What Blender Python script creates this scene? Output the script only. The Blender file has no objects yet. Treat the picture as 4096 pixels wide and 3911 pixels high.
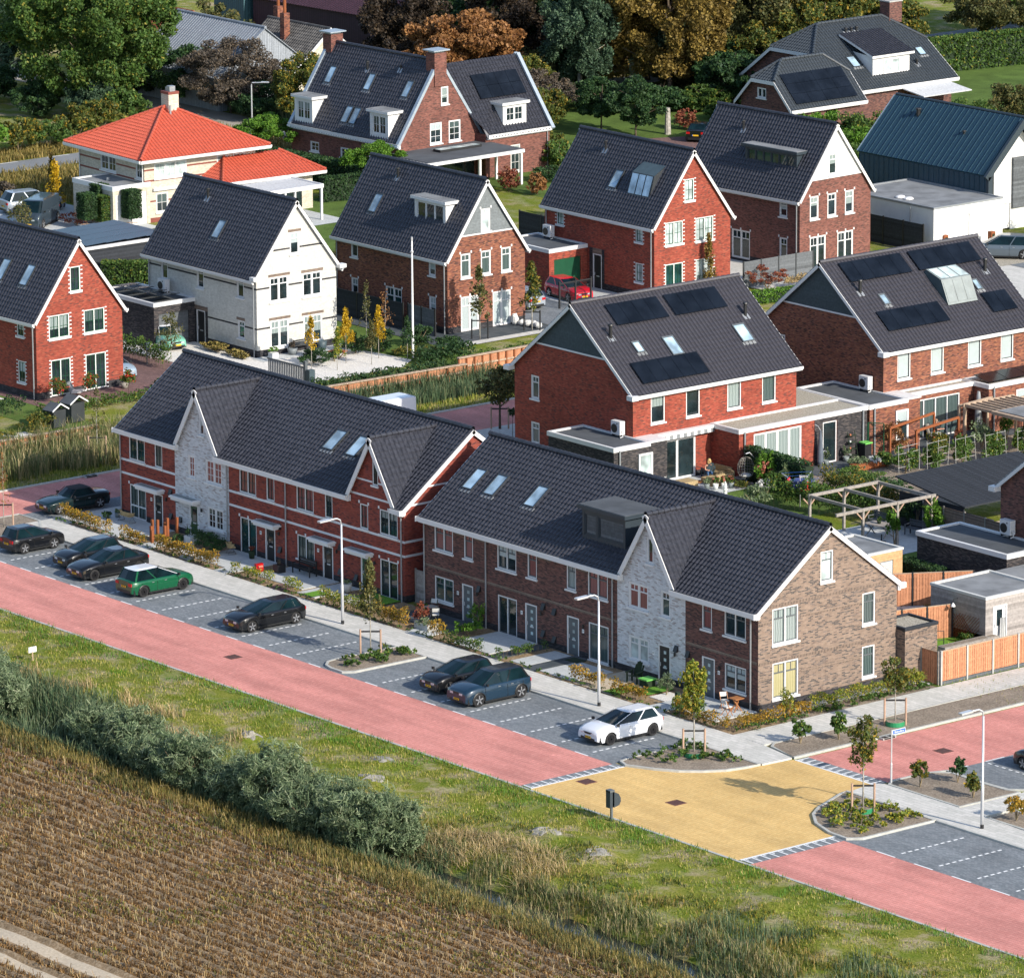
import bpy,math,random
from mathutils import Vector,Matrix,noise
import numpy as np
random.seed(7); RNG = np.random.default_rng(11)
SC = bpy.context.scene; COL = SC.collection
# ---------------------------------------------------------------- camera
CAM_POS = Vector((269.889,-180.246,80.893)); YAW = math.radians(141.13387); PITCH = math.radians(13.37169); ROLL = math.radians(-0.36099)
fwd = Vector((math.cos(PITCH)*math.cos(YAW),math.cos(PITCH)*math.sin(YAW),-math.sin(PITCH)))
rt0 = Vector((math.sin(YAW),-math.cos(YAW),0)); up0 = rt0.cross(fwd)
rt = rt0*math.cos(ROLL) + up0*math.sin(ROLL); upv = up0*math.cos(ROLL) - rt0*math.sin(ROLL)
cam_d = bpy.data.cameras.new('camera'); cam = bpy.data.objects.new('camera',cam_d); COL.objects.link(cam)
m = Matrix((rt,upv,-fwd)).transposed().to_4x4(); m.translation = CAM_POS; cam.matrix_world = m
cam_d.sensor_fit = 'HORIZONTAL'; cam_d.sensor_width = 36; cam_d.lens = 202.82; cam_d.clip_start = 1; cam_d.clip_end = 5000
SC.camera = cam
# ---------------------------------------------------------------- light
SUN_EL = math.radians(28.5); SUN_AZ = math.radians(7.5)      # azimuth of the sun measured from +X towards +Y
W = bpy.data.worlds.new('World'); SC.world = W; W.use_nodes = True
nt = W.node_tree; bg = nt.nodes['Background']; sky = nt.nodes.new('ShaderNodeTexSky'); sky.sky_type = 'NISHITA'; sky.sun_disc = False
sky.sun_elevation = SUN_EL; sky.sun_rotation = math.pi/2 - SUN_AZ; sky.air_density = 1.0; sky.dust_density = 1.0; sky.ozone_density = 2.0
nt.links.new(sky.outputs[0],bg.inputs[0]); bg.inputs[1].default_value = 0.15
sd = bpy.data.lights.new('sun','SUN'); sd.energy = 4.3; sd.angle = math.radians(0.55); sd.color = (1.0,0.92,0.80)
sun = bpy.data.objects.new('sun',sd); COL.objects.link(sun)
sv = Vector((math.cos(SUN_EL)*math.cos(SUN_AZ),math.cos(SUN_EL)*math.sin(SUN_AZ),math.sin(SUN_EL)))
sun.rotation_euler = sv.to_track_quat('Z','Y').to_euler()
SC.view_settings.view_transform = 'Standard'; SC.view_settings.look = 'None'; SC.view_settings.exposure = 0.52; SC.view_settings.gamma = 1
SC.cycles.max_bounces = 6; SC.cycles.diffuse_bounces = 2; SC.cycles.glossy_bounces = 3; SC.cycles.transparent_max_bounces = 6
SC.cycles.use_denoising = True
# ---------------------------------------------------------------- naming
def tag(o,label=None,cat=None,group=None,kind=None):
    if label: o['label'] = label
    if cat: o['category'] = cat
    if group: o['group'] = group
    if kind: o['kind'] = kind
    return o
def empty(name,loc=(0,0,0),rz=0.0,label=None,cat=None,group=None):
    o = bpy.data.objects.new(name,None); COL.objects.link(o); o.location = loc; o.rotation_euler = (0,0,rz); o.empty_display_size = .3
    return tag(o,label,cat,group)
def link(name,me,parent=None):
    o = bpy.data.objects.new(name,me); COL.objects.link(o); o.parent = parent; return o
def copy_tree(o,parent=None):
    c = o.copy(); COL.objects.link(c); c.parent = parent
    for ch in o.children: copy_tree(ch,c)
    return c
# ---------------------------------------------------------------- materials
MATS = {}
def sRGB(c):
    return tuple(((x/12.92) if x <= .04045 else ((x+.055)/1.055)**2.4) for x in c)
class NT:
    def __init__(s,name):
        s.m = bpy.data.materials.new(name); s.m.use_nodes = True; s.t = s.m.node_tree; s.b = s.t.nodes['Principled BSDF']
    def n(s,t,**k):
        x = s.t.nodes.new(t)
        for a,v in k.items(): setattr(x,a,v)
        return x
    def l(s,a,b): s.t.links.new(a,b)
    def geo(s): return s.n('ShaderNodeNewGeometry')
    def noise(s,scale,detail=3,vec=None,rough=.55):
        x = s.n('ShaderNodeTexNoise'); x.inputs['Scale'].default_value = scale; x.inputs['Detail'].default_value = detail; x.inputs['Roughness'].default_value = rough
        if vec is None:
            if not hasattr(s,'g'): s.g = s.n('ShaderNodeNewGeometry')
            vec = s.g.outputs['Position']
        s.l(vec,x.inputs['Vector']); return x
    def ramp(s,fac,stops,const=False):
        r = s.n('ShaderNodeValToRGB'); e = r.color_ramp.elements
        while len(e) > len(stops): e.remove(e[-1])
        while len(e) < len(stops): e.new(.5)
        for q,(p,c) in zip(e,stops): q.position = p; q.color = (*c,1)
        if const: r.color_ramp.interpolation = 'CONSTANT'
        s.l(fac,r.inputs[0]); return r
    def mix(s,fac,a,b,mode='MIX'):
        x = s.n('ShaderNodeMix',data_type='RGBA',blend_type=mode)
        for i,v in ((0,fac),(6,a),(7,b)):
            if hasattr(v,'links'): s.l(v,x.inputs[i])
            else: x.inputs[i].default_value = v if i == 0 else (*v,1)
        return x.outputs[2]
    def bump(s,h,strength=.4,dist=.02):
        x = s.n('ShaderNodeBump'); x.inputs['Strength'].default_value = strength; x.inputs['Distance'].default_value = dist
        s.l(h,x.inputs['Height']); s.l(x.outputs[0],s.b.inputs['Normal'])
def fin(k,T,col=None,rough=.6,metal=0,spec=.5):
    if col is not None:
        if hasattr(col,'links'): T.l(col,T.b.inputs['Base Color'])
        else: T.b.inputs['Base Color'].default_value = (*col,1)
    T.b.inputs['Roughness'].default_value = rough; T.b.inputs['Metallic'].default_value = metal; T.b.inputs['Specular IOR Level'].default_value = spec
    MATS[k] = T.m; return T.m
def plain(k,c,rough=.6,metal=0,spec=.5,var=.12,scale=2.0):
    T = NT(k); n = T.noise(scale,4)
    lo = tuple(max(0,x*(1-var)) for x in c); hi = tuple(min(1,x*(1+var)) for x in c)
    r = T.ramp(n.outputs[0],[(.3,lo),(.7,hi)])
    return fin(k,T,r.outputs[0],rough,metal,spec)
def uvn(T): 
    x = T.n('ShaderNodeUVMap'); return x.outputs[0]
def brick(k,cols,mortar,bw=.22,bh=.0625,ms=.008,rough=.85,big=.12,offset=.5):
    T = NT(k); uv = uvn(T)
    b = T.n('ShaderNodeTexBrick'); b.offset = offset; T.l(uv,b.inputs['Vector'])
    for i,v in (('Scale',1),('Mortar Size',ms),('Mortar Smooth',.1),('Bias',0),('Brick Width',bw),('Row Height',bh)): b.inputs[i].default_value = v
    b.inputs['Color1'].default_value = (0,0,0,1); b.inputs['Color2'].default_value = (1,1,1,1); b.inputs['Mortar'].default_value = (.5,.5,.5,1)
    n = len(cols); r = T.ramp(b.outputs['Color'],[(p,c) for p,c in cols],True)
    c = T.mix(b.outputs['Fac'],r.outputs[0],mortar)
    ns = T.noise(.6,4); r2 = T.ramp(ns.outputs[0],[(.3,(1-big,)*3),(.7,(1+big,)*3)])
    c = T.mix(1.0,c,r2.outputs[0],'MULTIPLY')
    ns3 = T.noise(5,3); r3 = T.ramp(ns3.outputs[0],[(.35,(.92,)*3),(.65,(1.08,)*3)])
    c = T.mix(1.0,c,r3.outputs[0],'MULTIPLY')
    return fin(k,T,c,rough,0,.25)
def h(s):  # sRGB hex to linear
    return sRGB(tuple(int(s[i:i+2],16)/255 for i in (0,2,4)))
def sc(c,f): return tuple(min(1,x*f) for x in c)
RB = (.265,.050,.031)
brick('brick_red',[(0,(.10,.035,.03)),(.1,sc(RB,.8)),(.35,RB),(.62,sc(RB,1.2)),(.85,(.34,.085,.05))],(.20,.07,.05))
brick('brick_row',[(0,(.10,.03,.028)),(.12,(.21,.045,.032)),(.4,(.27,.055,.036)),(.7,(.31,.07,.045)),(.9,(.24,.06,.05))],(.16,.06,.05))
brick('brick_brown',[(0,(.06,.028,.025)),(.15,(.16,.055,.037)),(.4,(.24,.085,.05)),(.65,(.30,.12,.065)),(.85,(.20,.08,.06))],(.17,.085,.06))
brick('brick_manor',[(0,(.07,.035,.03)),(.15,(.13,.05,.04)),(.4,(.185,.07,.055)),(.7,(.225,.092,.07)),(.9,(.16,.07,.06))],(.15,.08,.065))
brick('brick_dkbrown',[(0,(.045,.03,.03)),(.2,(.105,.05,.043)),(.5,(.15,.066,.055)),(.8,(.185,.09,.07))],(.135,.08,.07))
brick('brick_taupe',[(0,(.06,.055,.055)),(.2,(.13,.095,.08)),(.3,(.205,.148,.115)),(.6,(.245,.18,.138)),(.8,(.215,.155,.12)),(.92,(.13,.105,.095))],(.24,.19,.155),bw=.24,bh=.07,big=.05)
brick('brick_white',[(0,(.33,.29,.28)),(.09,(.48,.49,.51)),(.3,(.58,.59,.61)),(.8,(.63,.64,.66)),(.90,(.42,.38,.37))],(.50,.50,.51),bw=.24,bh=.07,big=.05)
brick('brick_offwhite',[(0,(.5,.49,.45)),(.3,(.55,.54,.5)),(.7,(.58,.57,.53))],(.48,.47,.43),big=.04)
brick('brick_cream',[(0,(.47,.42,.34)),(.3,(.55,.50,.41)),(.7,(.60,.55,.46))],(.46,.41,.33),big=.05)
brick('brick_plinth',[(0,(.018,.018,.02)),(.4,(.035,.034,.038)),(.8,(.06,.055,.06))],(.05,.05,.055),big=.1)
brick('brick_black',[(0,(.02,.02,.024)),(.4,(.045,.042,.046)),(.75,(.085,.072,.07))],(.06,.055,.055),big=.15)
brick('soldier_dark',[(0,(.05,.04,.04)),(.5,(.075,.06,.055)),(.8,(.10,.08,.07))],(.24,.18,.14),bw=.105,bh=.3,ms=.03,offset=0)
plain('brick_band_white',(.62,.63,.65),.8,var=.1,scale=14)
plain('brick_band_red',(.20,.055,.04),.8)
plain('tile_dark',(.034,.035,.044),.32,spec=.4,var=.4,scale=5)
plain('tile_slate',(.042,.050,.058),.4,spec=.5,var=.14,scale=3.5)
plain('tile_brown',(.050,.048,.057),.42,spec=.5,var=.14,scale=3.5)
plain('tile_orange',(.47,.095,.055),.5,spec=.35,var=.12,scale=3)
plain('tile_old',(.09,.085,.08),.8,var=.45,scale=1.5)
plain('mortar',(.16,.16,.17),.8)
plain('white',(.68,.68,.68),.45,var=.03)
plain('white_stucco',(.68,.68,.67),.85,var=.04)
plain('offwhite',(.60,.60,.57),.6,var=.04)
plain('pipe_grey',(.30,.32,.34),.4,metal=.3)
plain('lamp_metal',(.62,.63,.65),.35,metal=.4,var=.05)
plain('zinc',(.36,.42,.48),.45,metal=.3)
plain('dark_metal',(.035,.04,.045),.45)
plain('black',(.014,.015,.017),.5)
plain('dark_green',(.01,.07,.035),.4)
plain('sash_dark',(.012,.03,.028),.4)
plain('grey_paint',(.10,.115,.125),.5)
plain('blue_grey',(.028,.042,.055),.5,var=.05)
plain('cladding_grey',(.16,.18,.19),.6)
plain('cladding_dark',(.055,.085,.10),.55)
plain('roof_felt',(.07,.078,.088),.9,var=.25,scale=.8)
plain('roof_felt_light',(.20,.21,.22),.9,var=.3,scale=.7)
plain('louver',(.22,.25,.25),.5)
plain('rust',(.24,.07,.02),.8)
plain('terracotta',(.42,.14,.06),.8)
plain('timber_pale',(.42,.31,.22),.8,var=.2,scale=4)
plain('timber_grey',(.30,.27,.24),.85,var=.25,scale=5)
plain('stake',(.42,.28,.20),.85,var=.15)
plain('bark',(.10,.075,.05),.95,var=.4,scale=6)
plain('bark_pale',(.33,.31,.27),.9,var=.4,scale=6)
plain('stem',(.22,.17,.10),.9,var=.3,scale=6)
plain('plate',(.78,.46,.02),.4,var=.02)
plain('print_black',(.01,.01,.01),.5,var=0)
plain('print_white',(.85,.85,.85),.5,var=0)
plain('print_blue',(.03,.12,.5),.4,var=0)
plain('tyre',(.013,.013,.014),.8)
plain('rim_silver',(.45,.46,.48),.3,metal=.7)
plain('rim_black',(.02,.02,.022),.3,metal=.4)
plain('lens_red',(.42,.008,.012),.15)
plain('lens_clear',(.55,.6,.65),.08,metal=.3)
plain('lens_orange',(.8,.22,.02),.2)
plain('trim_black',(.012,.013,.014),.45)
plain('skin',(.55,.29,.20),.6)
plain('hair_blond',(.55,.36,.14),.7)
plain('hair_grey',(.25,.17,.12),.7)
plain('shirt_brown',(.26,.17,.12),.85)
plain('jeans',(.05,.11,.22),.9)
plain('cloth_black',(.015,.015,.018),.9)
plain('rattan',(.36,.27,.14),.8,var=.3,scale=25)
plain('rattan_grey',(.25,.23,.2),.8,var=.3,scale=25)
plain('green_plastic',(.02,.22,.09),.5)
plain('lime_plastic',(.16,.5,.10),.5)
plain('teak',(.34,.14,.05),.6)
plain('cushion',(.6,.6,.58),.9)
plain('pot_white',(.62,.64,.63),.5)
plain('pot_grey',(.18,.21,.21),.6)
plain('concrete',(.40,.40,.38),.85,var=.15,scale=1.5)
plain('kerb',(.42,.42,.39),.85,var=.14,scale=3)
plain('parasol',(.10,.12,.15),.8)
plain('blind',(.36,.42,.43),.5,var=.05)
def carpaint(k,c,metal=.25):
    T = NT(k); fin(k,T,c,.3,metal*.5,.25); T.b.inputs['Coat Weight'].default_value = .8; T.b.inputs['Coat Roughness'].default_value = .03
carpaint('paint_black',(.006,.007,.009)); carpaint('paint_navy',(.006,.010,.018)); carpaint('paint_blue',(.010,.030,.056)); carpaint('paint_steel',(.09,.115,.14)); carpaint('paint_green',(.003,.085,.035))
carpaint('paint_dkgreen',(.004,.016,.018)); carpaint('paint_white',(.70,.72,.76),0); carpaint('paint_silver',(.33,.37,.42),.5); carpaint('paint_red',(.55,.004,.02),0)
carpaint('paint_ltblue',(.30,.38,.46),.4); carpaint('paint_mint',(.18,.45,.34),0); carpaint('paint_van',(.03,.045,.06),.2)
def glass(k,c,rough=.04,spec=.8):
    T = NT(k); n = T.noise(.9,2); r = T.ramp(n.outputs[0],[(.35,sc(c,.6)),(.65,sc(c,1.5))]); fin(k,T,r.outputs[0],rough,0,spec)
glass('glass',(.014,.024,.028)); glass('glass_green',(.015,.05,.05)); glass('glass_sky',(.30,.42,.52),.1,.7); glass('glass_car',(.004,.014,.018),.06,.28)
glass('glass_frost',(.40,.48,.48),.3,.5); glass('pv',(.005,.007,.011),.22,.35)
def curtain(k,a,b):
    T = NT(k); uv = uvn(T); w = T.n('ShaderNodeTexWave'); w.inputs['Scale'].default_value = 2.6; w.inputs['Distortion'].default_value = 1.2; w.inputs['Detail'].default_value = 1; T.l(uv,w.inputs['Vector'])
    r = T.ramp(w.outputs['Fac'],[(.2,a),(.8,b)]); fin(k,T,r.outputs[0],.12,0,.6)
curtain('curtain',(.12,.16,.16),(.34,.40,.39)); curtain('curtain_warm',(.30,.28,.14),(.42,.38,.22)); curtain('curtain_dark',(.03,.05,.05),(.10,.14,.14))
curtain('reflection_rose',(.16,.06,.055),(.26,.10,.09))  # pink road and sky reflection painted into the window pane colour
def boards(k,c,w,ax,dark=.35,jit=.25,rough=.8,gap=.035):
    # straight boards: uv axis 'u' or 'v' across the boards
    T = NT(k); uv = uvn(T); s = T.n('ShaderNodeSeparateXYZ'); T.l(uv,s.inputs[0])
    d = T.n('ShaderNodeMath',operation='DIVIDE'); T.l(s.outputs[0 if ax == 'u' else 1],d.inputs[0]); d.inputs[1].default_value = w
    fr = T.n('ShaderNodeMath',operation='FRACT'); T.l(d.outputs[0],fr.inputs[0]); fl = T.n('ShaderNodeMath',operation='FLOOR'); T.l(d.outputs[0],fl.inputs[0])
    wn = T.n('ShaderNodeTexWhiteNoise',noise_dimensions='1D'); T.l(fl.outputs[0],wn.inputs['W'])
    r = T.ramp(wn.outputs['Value'],[(0,sc(c,1-jit)),(1,sc(c,1+jit))])
    g = T.ramp(fr.outputs[0],[(0,(dark,)*3),(gap,(1,)*3),(1-gap,(1,)*3),(1,(dark,)*3)])
    x = T.mix(1.0,r.outputs[0],g.outputs[0],'MULTIPLY'); ns = T.noise(6,4); r3 = T.ramp(ns.outputs[0],[(.3,(.8,)*3),(.7,(1.15,)*3)])
    x = T.mix(1.0,x,r3.outputs[0],'MULTIPLY'); fin(k,T,x,rough,0,.3)
boards('boards_dark',(.03,.034,.042),.14,'v'); boards('boards_grey',(.11,.12,.13),.18,'v'); boards('boards_taupe',(.23,.165,.13),.09,'v',.45)
boards('boards_shed',(.33,.30,.28),.16,'v',.6); boards('boards_orange',(.55,.33,.17),.16,'v',.6,.1); boards('metal_seam',(.022,.056,.085),.33,'u',1.9,.06,.38,.03)
boards('cladding_h',(.17,.19,.20),.2,'v',.6,.05); boards('cladding_d',(.055,.076,.085),.2,'v',.6,.05); boards('corr_grey',(.30,.33,.37),.18,'u',.5,.1,.5,.25)
boards('corr_purple',(.05,.022,.034),.3,'u',.5,.06,.6,.2); boards('corr_teal',(.06,.13,.15),.3,'u',.5,.06,.6,.2); boards('slats_white',(.55,.56,.57),.16,'u',.55,.03)
boards('panel_fence',(.48,.22,.12),.12,'u',.5,.18)
def paver(k,cols,bw,bh,mort,ms=.006,rough=.85,amp=.12,stripe=.0,patch=.74):
    T = NT(k); uv = uvn(T); b = T.n('ShaderNodeTexBrick'); T.l(uv,b.inputs['Vector'])
    for i,v in (('Scale',1),('Mortar Size',ms),('Mortar Smooth',.3),('Bias',0),('Brick Width',bw),('Row Height',bh)): b.inputs[i].default_value = v
    b.inputs['Color1'].default_value = (*cols[0],1); b.inputs['Color2'].default_value = (*cols[1],1); b.inputs['Mortar'].default_value = (*mort,1)
    n1 = T.noise(.35,5); r1 = T.ramp(n1.outputs[0],[(.3,(1-amp,)*3),(.7,(1+amp,)*3)]); c = T.mix(1.0,b.outputs['Color'],r1.outputs[0],'MULTIPLY')
    n2 = T.noise(7,4); r2 = T.ramp(n2.outputs[0],[(.35,(.93,)*3),(.65,(1.07,)*3)]); c = T.mix(1.0,c,r2.outputs[0],'MULTIPLY')
    if stripe:
        mp = T.n('ShaderNodeMapping'); T.l(uv,mp.inputs[0]); mp.inputs['Scale'].default_value = (.12,.9,1); n3 = T.noise(1,4,mp.outputs[0]); r3 = T.ramp(n3.outputs[0],[(.35,(1-stripe,)*3),(.6,(1.03,)*3)]); c = T.mix(1.0,c,r3.outputs[0],'MULTIPLY')
    n4 = T.noise(1.3,6,rough=.75); r4 = T.ramp(n4.outputs[0],[(patch-.1,(0,0,0)),(patch,(1,1,1))]); c = T.mix(r4.outputs[0],c,sc(cols[1],1.12))
    return fin(k,T,c,rough,0,.2)
paver('pave_red',((.62,.245,.205),(.70,.30,.255)),.11,.22,(.36,.16,.14),ms=.01,stripe=.2,amp=.09,patch=.70)
paver('pave_yellow',((.66,.43,.16),(.74,.51,.21)),.11,.22,(.42,.28,.12),ms=.01,amp=.09,stripe=.14,patch=.72)
paver('pave_grey',((.155,.175,.19),(.235,.25,.265)),.22,.11,(.12,.135,.145),amp=.12,stripe=.1)
paver('pave_walk',((.50,.49,.45),(.60,.58,.54)),.6,.3,(.36,.36,.34),.012,amp=.06)
paver('pave_brown',((.14,.085,.08),(.22,.13,.12)),.22,.11,(.10,.07,.06))
paver('tiles_light',((.46,.48,.48),(.50,.52,.52)),.9,.9,(.3,.31,.31),.01,amp=.05)
paver('tiles_dark',((.06,.075,.085),(.09,.10,.11)),.6,.6,(.05,.05,.05),.01,amp=.1)
paver('asphalt',((.19,.20,.21),(.21,.22,.23)),3,3,(.19,.2,.2),amp=.1)
plain('road_concrete',(.34,.31,.27),.9,var=.2,scale=.5)
plain('marking',(.72,.73,.73),.7,var=.08,scale=9)
def speckle(k,cols,scale,rough=.95,big=None):
    T = NT(k); n = T.noise(scale,5,rough=.7); c = T.ramp(n.outputs[0],cols).outputs[0]
    if big: n2 = T.noise(big[0],3); r = T.ramp(n2.outputs[0],[(.35,(1-big[1],)*3),(.65,(1+big[1],)*3)]); c = T.mix(1.0,c,r.outputs[0],'MULTIPLY')
    T.bump(n.outputs[0],.6,.05); return fin(k,T,c,rough,0,.15)
speckle('gravel_white',[(.3,(.52,.49,.45)),(.7,(.82,.80,.76))],14)
speckle('gravel_tan',[(.35,(.20,.18,.14)),(.65,(.52,.48,.40))],12)
speckle('bark_mulch',[(.3,(.13,.10,.075)),(.5,(.25,.205,.16)),(.7,(.36,.31,.25))],9,big=(.7,.15))
speckle('soil_sand',[(.3,(.14,.095,.055)),(.5,(.26,.185,.11)),(.72,(.42,.33,.23))],7,big=(.8,.15))
speckle('sand',[(.3,(.40,.33,.24)),(.7,(.56,.48,.37))],6)
speckle('rubble',[(.3,(.20,.19,.165)),(.7,(.36,.34,.30))],5)
speckle('lawn',[(.3,(.06,.11,.02)),(.7,(.115,.17,.04))],8,big=(.5,.2))
speckle('turf',[(.3,(.10,.22,.02)),(.7,(.15,.32,.05))],12)
def rough_grass():
    T = NT('rough_grass'); n = T.noise(9,5,rough=.7); a = T.ramp(n.outputs[0],[(.3,(.085,.115,.012)),(.5,(.19,.205,.028)),(.72,(.36,.29,.10))]).outputs[0]
    n2 = T.noise(.55,5,rough=.65); m = T.ramp(n2.outputs[0],[(.47,(0,0,0)),(.62,(1,1,1))]).outputs[0]
    n3 = T.noise(6,4); s = T.ramp(n3.outputs[0],[(.3,(.25,.19,.11)),(.7,(.46,.38,.25))]).outputs[0]
    c = T.mix(m,a,s); n4 = T.noise(.3,3); g = T.ramp(n4.outputs[0],[(.4,(1,1,1)),(.62,(.66,.85,.55))]).outputs[0]; c = T.mix(1.0,c,g,'MULTIPLY')
    T.bump(n.outputs[0],.8,.08); fin('rough_grass',T,c,.95,0,.1)
rough_grass()
def leaf(k,cols,trans=.25):
    T = NT(k); g = T.geo(); r = T.ramp(g.outputs['Random Per Island'],[(p,c) for p,c in cols]); n = T.noise(.8,2); b = T.ramp(n.outputs[0],[(.3,(.75,)*3),(.7,(1.25,)*3)])
    c = T.mix(1.0,r.outputs[0],b.outputs[0],'MULTIPLY'); fin(k,T,c,.6,0,.3)
    tr = T.n('ShaderNodeBsdfTranslucent'); T.l(c,tr.inputs[0]); ms = T.n('ShaderNodeMixShader'); ms.inputs[0].default_value = trans
    T.l(T.b.outputs[0],ms.inputs[1]); T.l(tr.outputs[0],ms.inputs[2]); T.l(ms.outputs[0],T.t.nodes['Material Output'].inputs[0])
leaf('leaf_green',[(0,(.035,.075,.015)),(.5,(.06,.12,.022)),(.9,(.10,.17,.035)),(1,(.25,.22,.03))])
leaf('leaf_dark',[(0,(.016,.045,.018)),(.6,(.034,.08,.026)),(1,(.065,.12,.035))])
leaf('leaf_mixed',[(0,(.04,.07,.015)),(.5,(.09,.12,.025)),(.8,(.17,.16,.03)),(1,(.35,.22,.02))])
leaf('leaf_olive',[(0,(.05,.06,.02)),(.6,(.10,.11,.035)),(1,(.20,.16,.05))])
leaf('leaf_willow',[(0,(.075,.12,.055)),(.5,(.165,.225,.115)),(.9,(.28,.34,.19)),(1,(.40,.44,.28))],.35)
leaf('leaf_yellow',[(0,(.30,.20,.01)),(.5,(.50,.32,.015)),(1,(.65,.42,.03))])
leaf('leaf_orange',[(0,(.13,.055,.02)),(.5,(.25,.115,.038)),(1,(.37,.19,.07))])
leaf('leaf_copper',[(0,(.09,.065,.015)),(.5,(.19,.13,.03)),(1,(.31,.22,.05))])
leaf('leaf_purple',[(0,(.025,.02,.016)),(.6,(.05,.036,.025)),(1,(.09,.06,.03))])
leaf('leaf_red',[(0,(.10,.02,.015)),(.5,(.25,.06,.035)),(1,(.30,.16,.08))])
leaf('leaf_bluegreen',[(0,(.028,.06,.035)),(.5,(.055,.10,.058)),(1,(.10,.16,.085))])
leaf('leaf_bright',[(0,(.05,.13,.012)),(.5,(.09,.20,.02)),(1,(.15,.27,.03))])
leaf('leaf_hornbeam',[(0,(.10,.10,.015)),(.35,(.22,.16,.02)),(.7,(.38,.19,.02)),(1,(.45,.30,.04))])
leaf('leaf_hornbeam_green',[(0,(.07,.12,.015)),(.5,(.17,.22,.03)),(1,(.42,.33,.04))])
leaf('leaf_bare',[(0,(.06,.05,.04)),(.6,(.12,.10,.08)),(1,(.18,.13,.08))])
leaf('reed',[(0,(.06,.09,.03)),(.4,(.12,.15,.05)),(.7,(.28,.24,.11)),(1,(.45,.36,.19))])
leaf('reed_green',[(0,(.04,.08,.04)),(.5,(.08,.13,.06)),(1,(.22,.24,.12))])
leaf('reed_dry',[(0,(.28,.20,.08)),(.5,(.45,.33,.16)),(1,(.60,.47,.26))])
leaf('crop',[(0,(.055,.028,.008)),(.4,(.13,.066,.018)),(.75,(.22,.12,.035)),(.93,(.36,.23,.10)),(1,(.50,.36,.20))],.15)
leaf('crop_green',[(0,(.06,.075,.01)),(.5,(.13,.14,.018)),(1,(.27,.21,.05))],.15)
leaf('grass_blade',[(0,(.08,.13,.008)),(.45,(.18,.22,.018)),(.75,(.34,.31,.06)),(1,(.52,.40,.17))],.2)
leaf('grass_tall',[(0,(.09,.085,.02)),(.5,(.20,.165,.045)),(1,(.38,.27,.09))],.2)
leaf('flower',[(0,(.42,.10,.07)),(1,(.62,.28,.20))])
leaf('flower_white',[(0,(.6,.6,.58)),(1,(.8,.8,.8))])
leaf('apple',[(0,(.05,.10,.02)),(.8,(.12,.16,.03)),(.82,(.5,.03,.02)),(1,(.6,.05,.03))])
T = NT('water'); n = T.noise(4,3); T.bump(n.outputs[0],.15,.02); fin('water',T,(.015,.022,.022),.05,0,.8)
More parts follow.
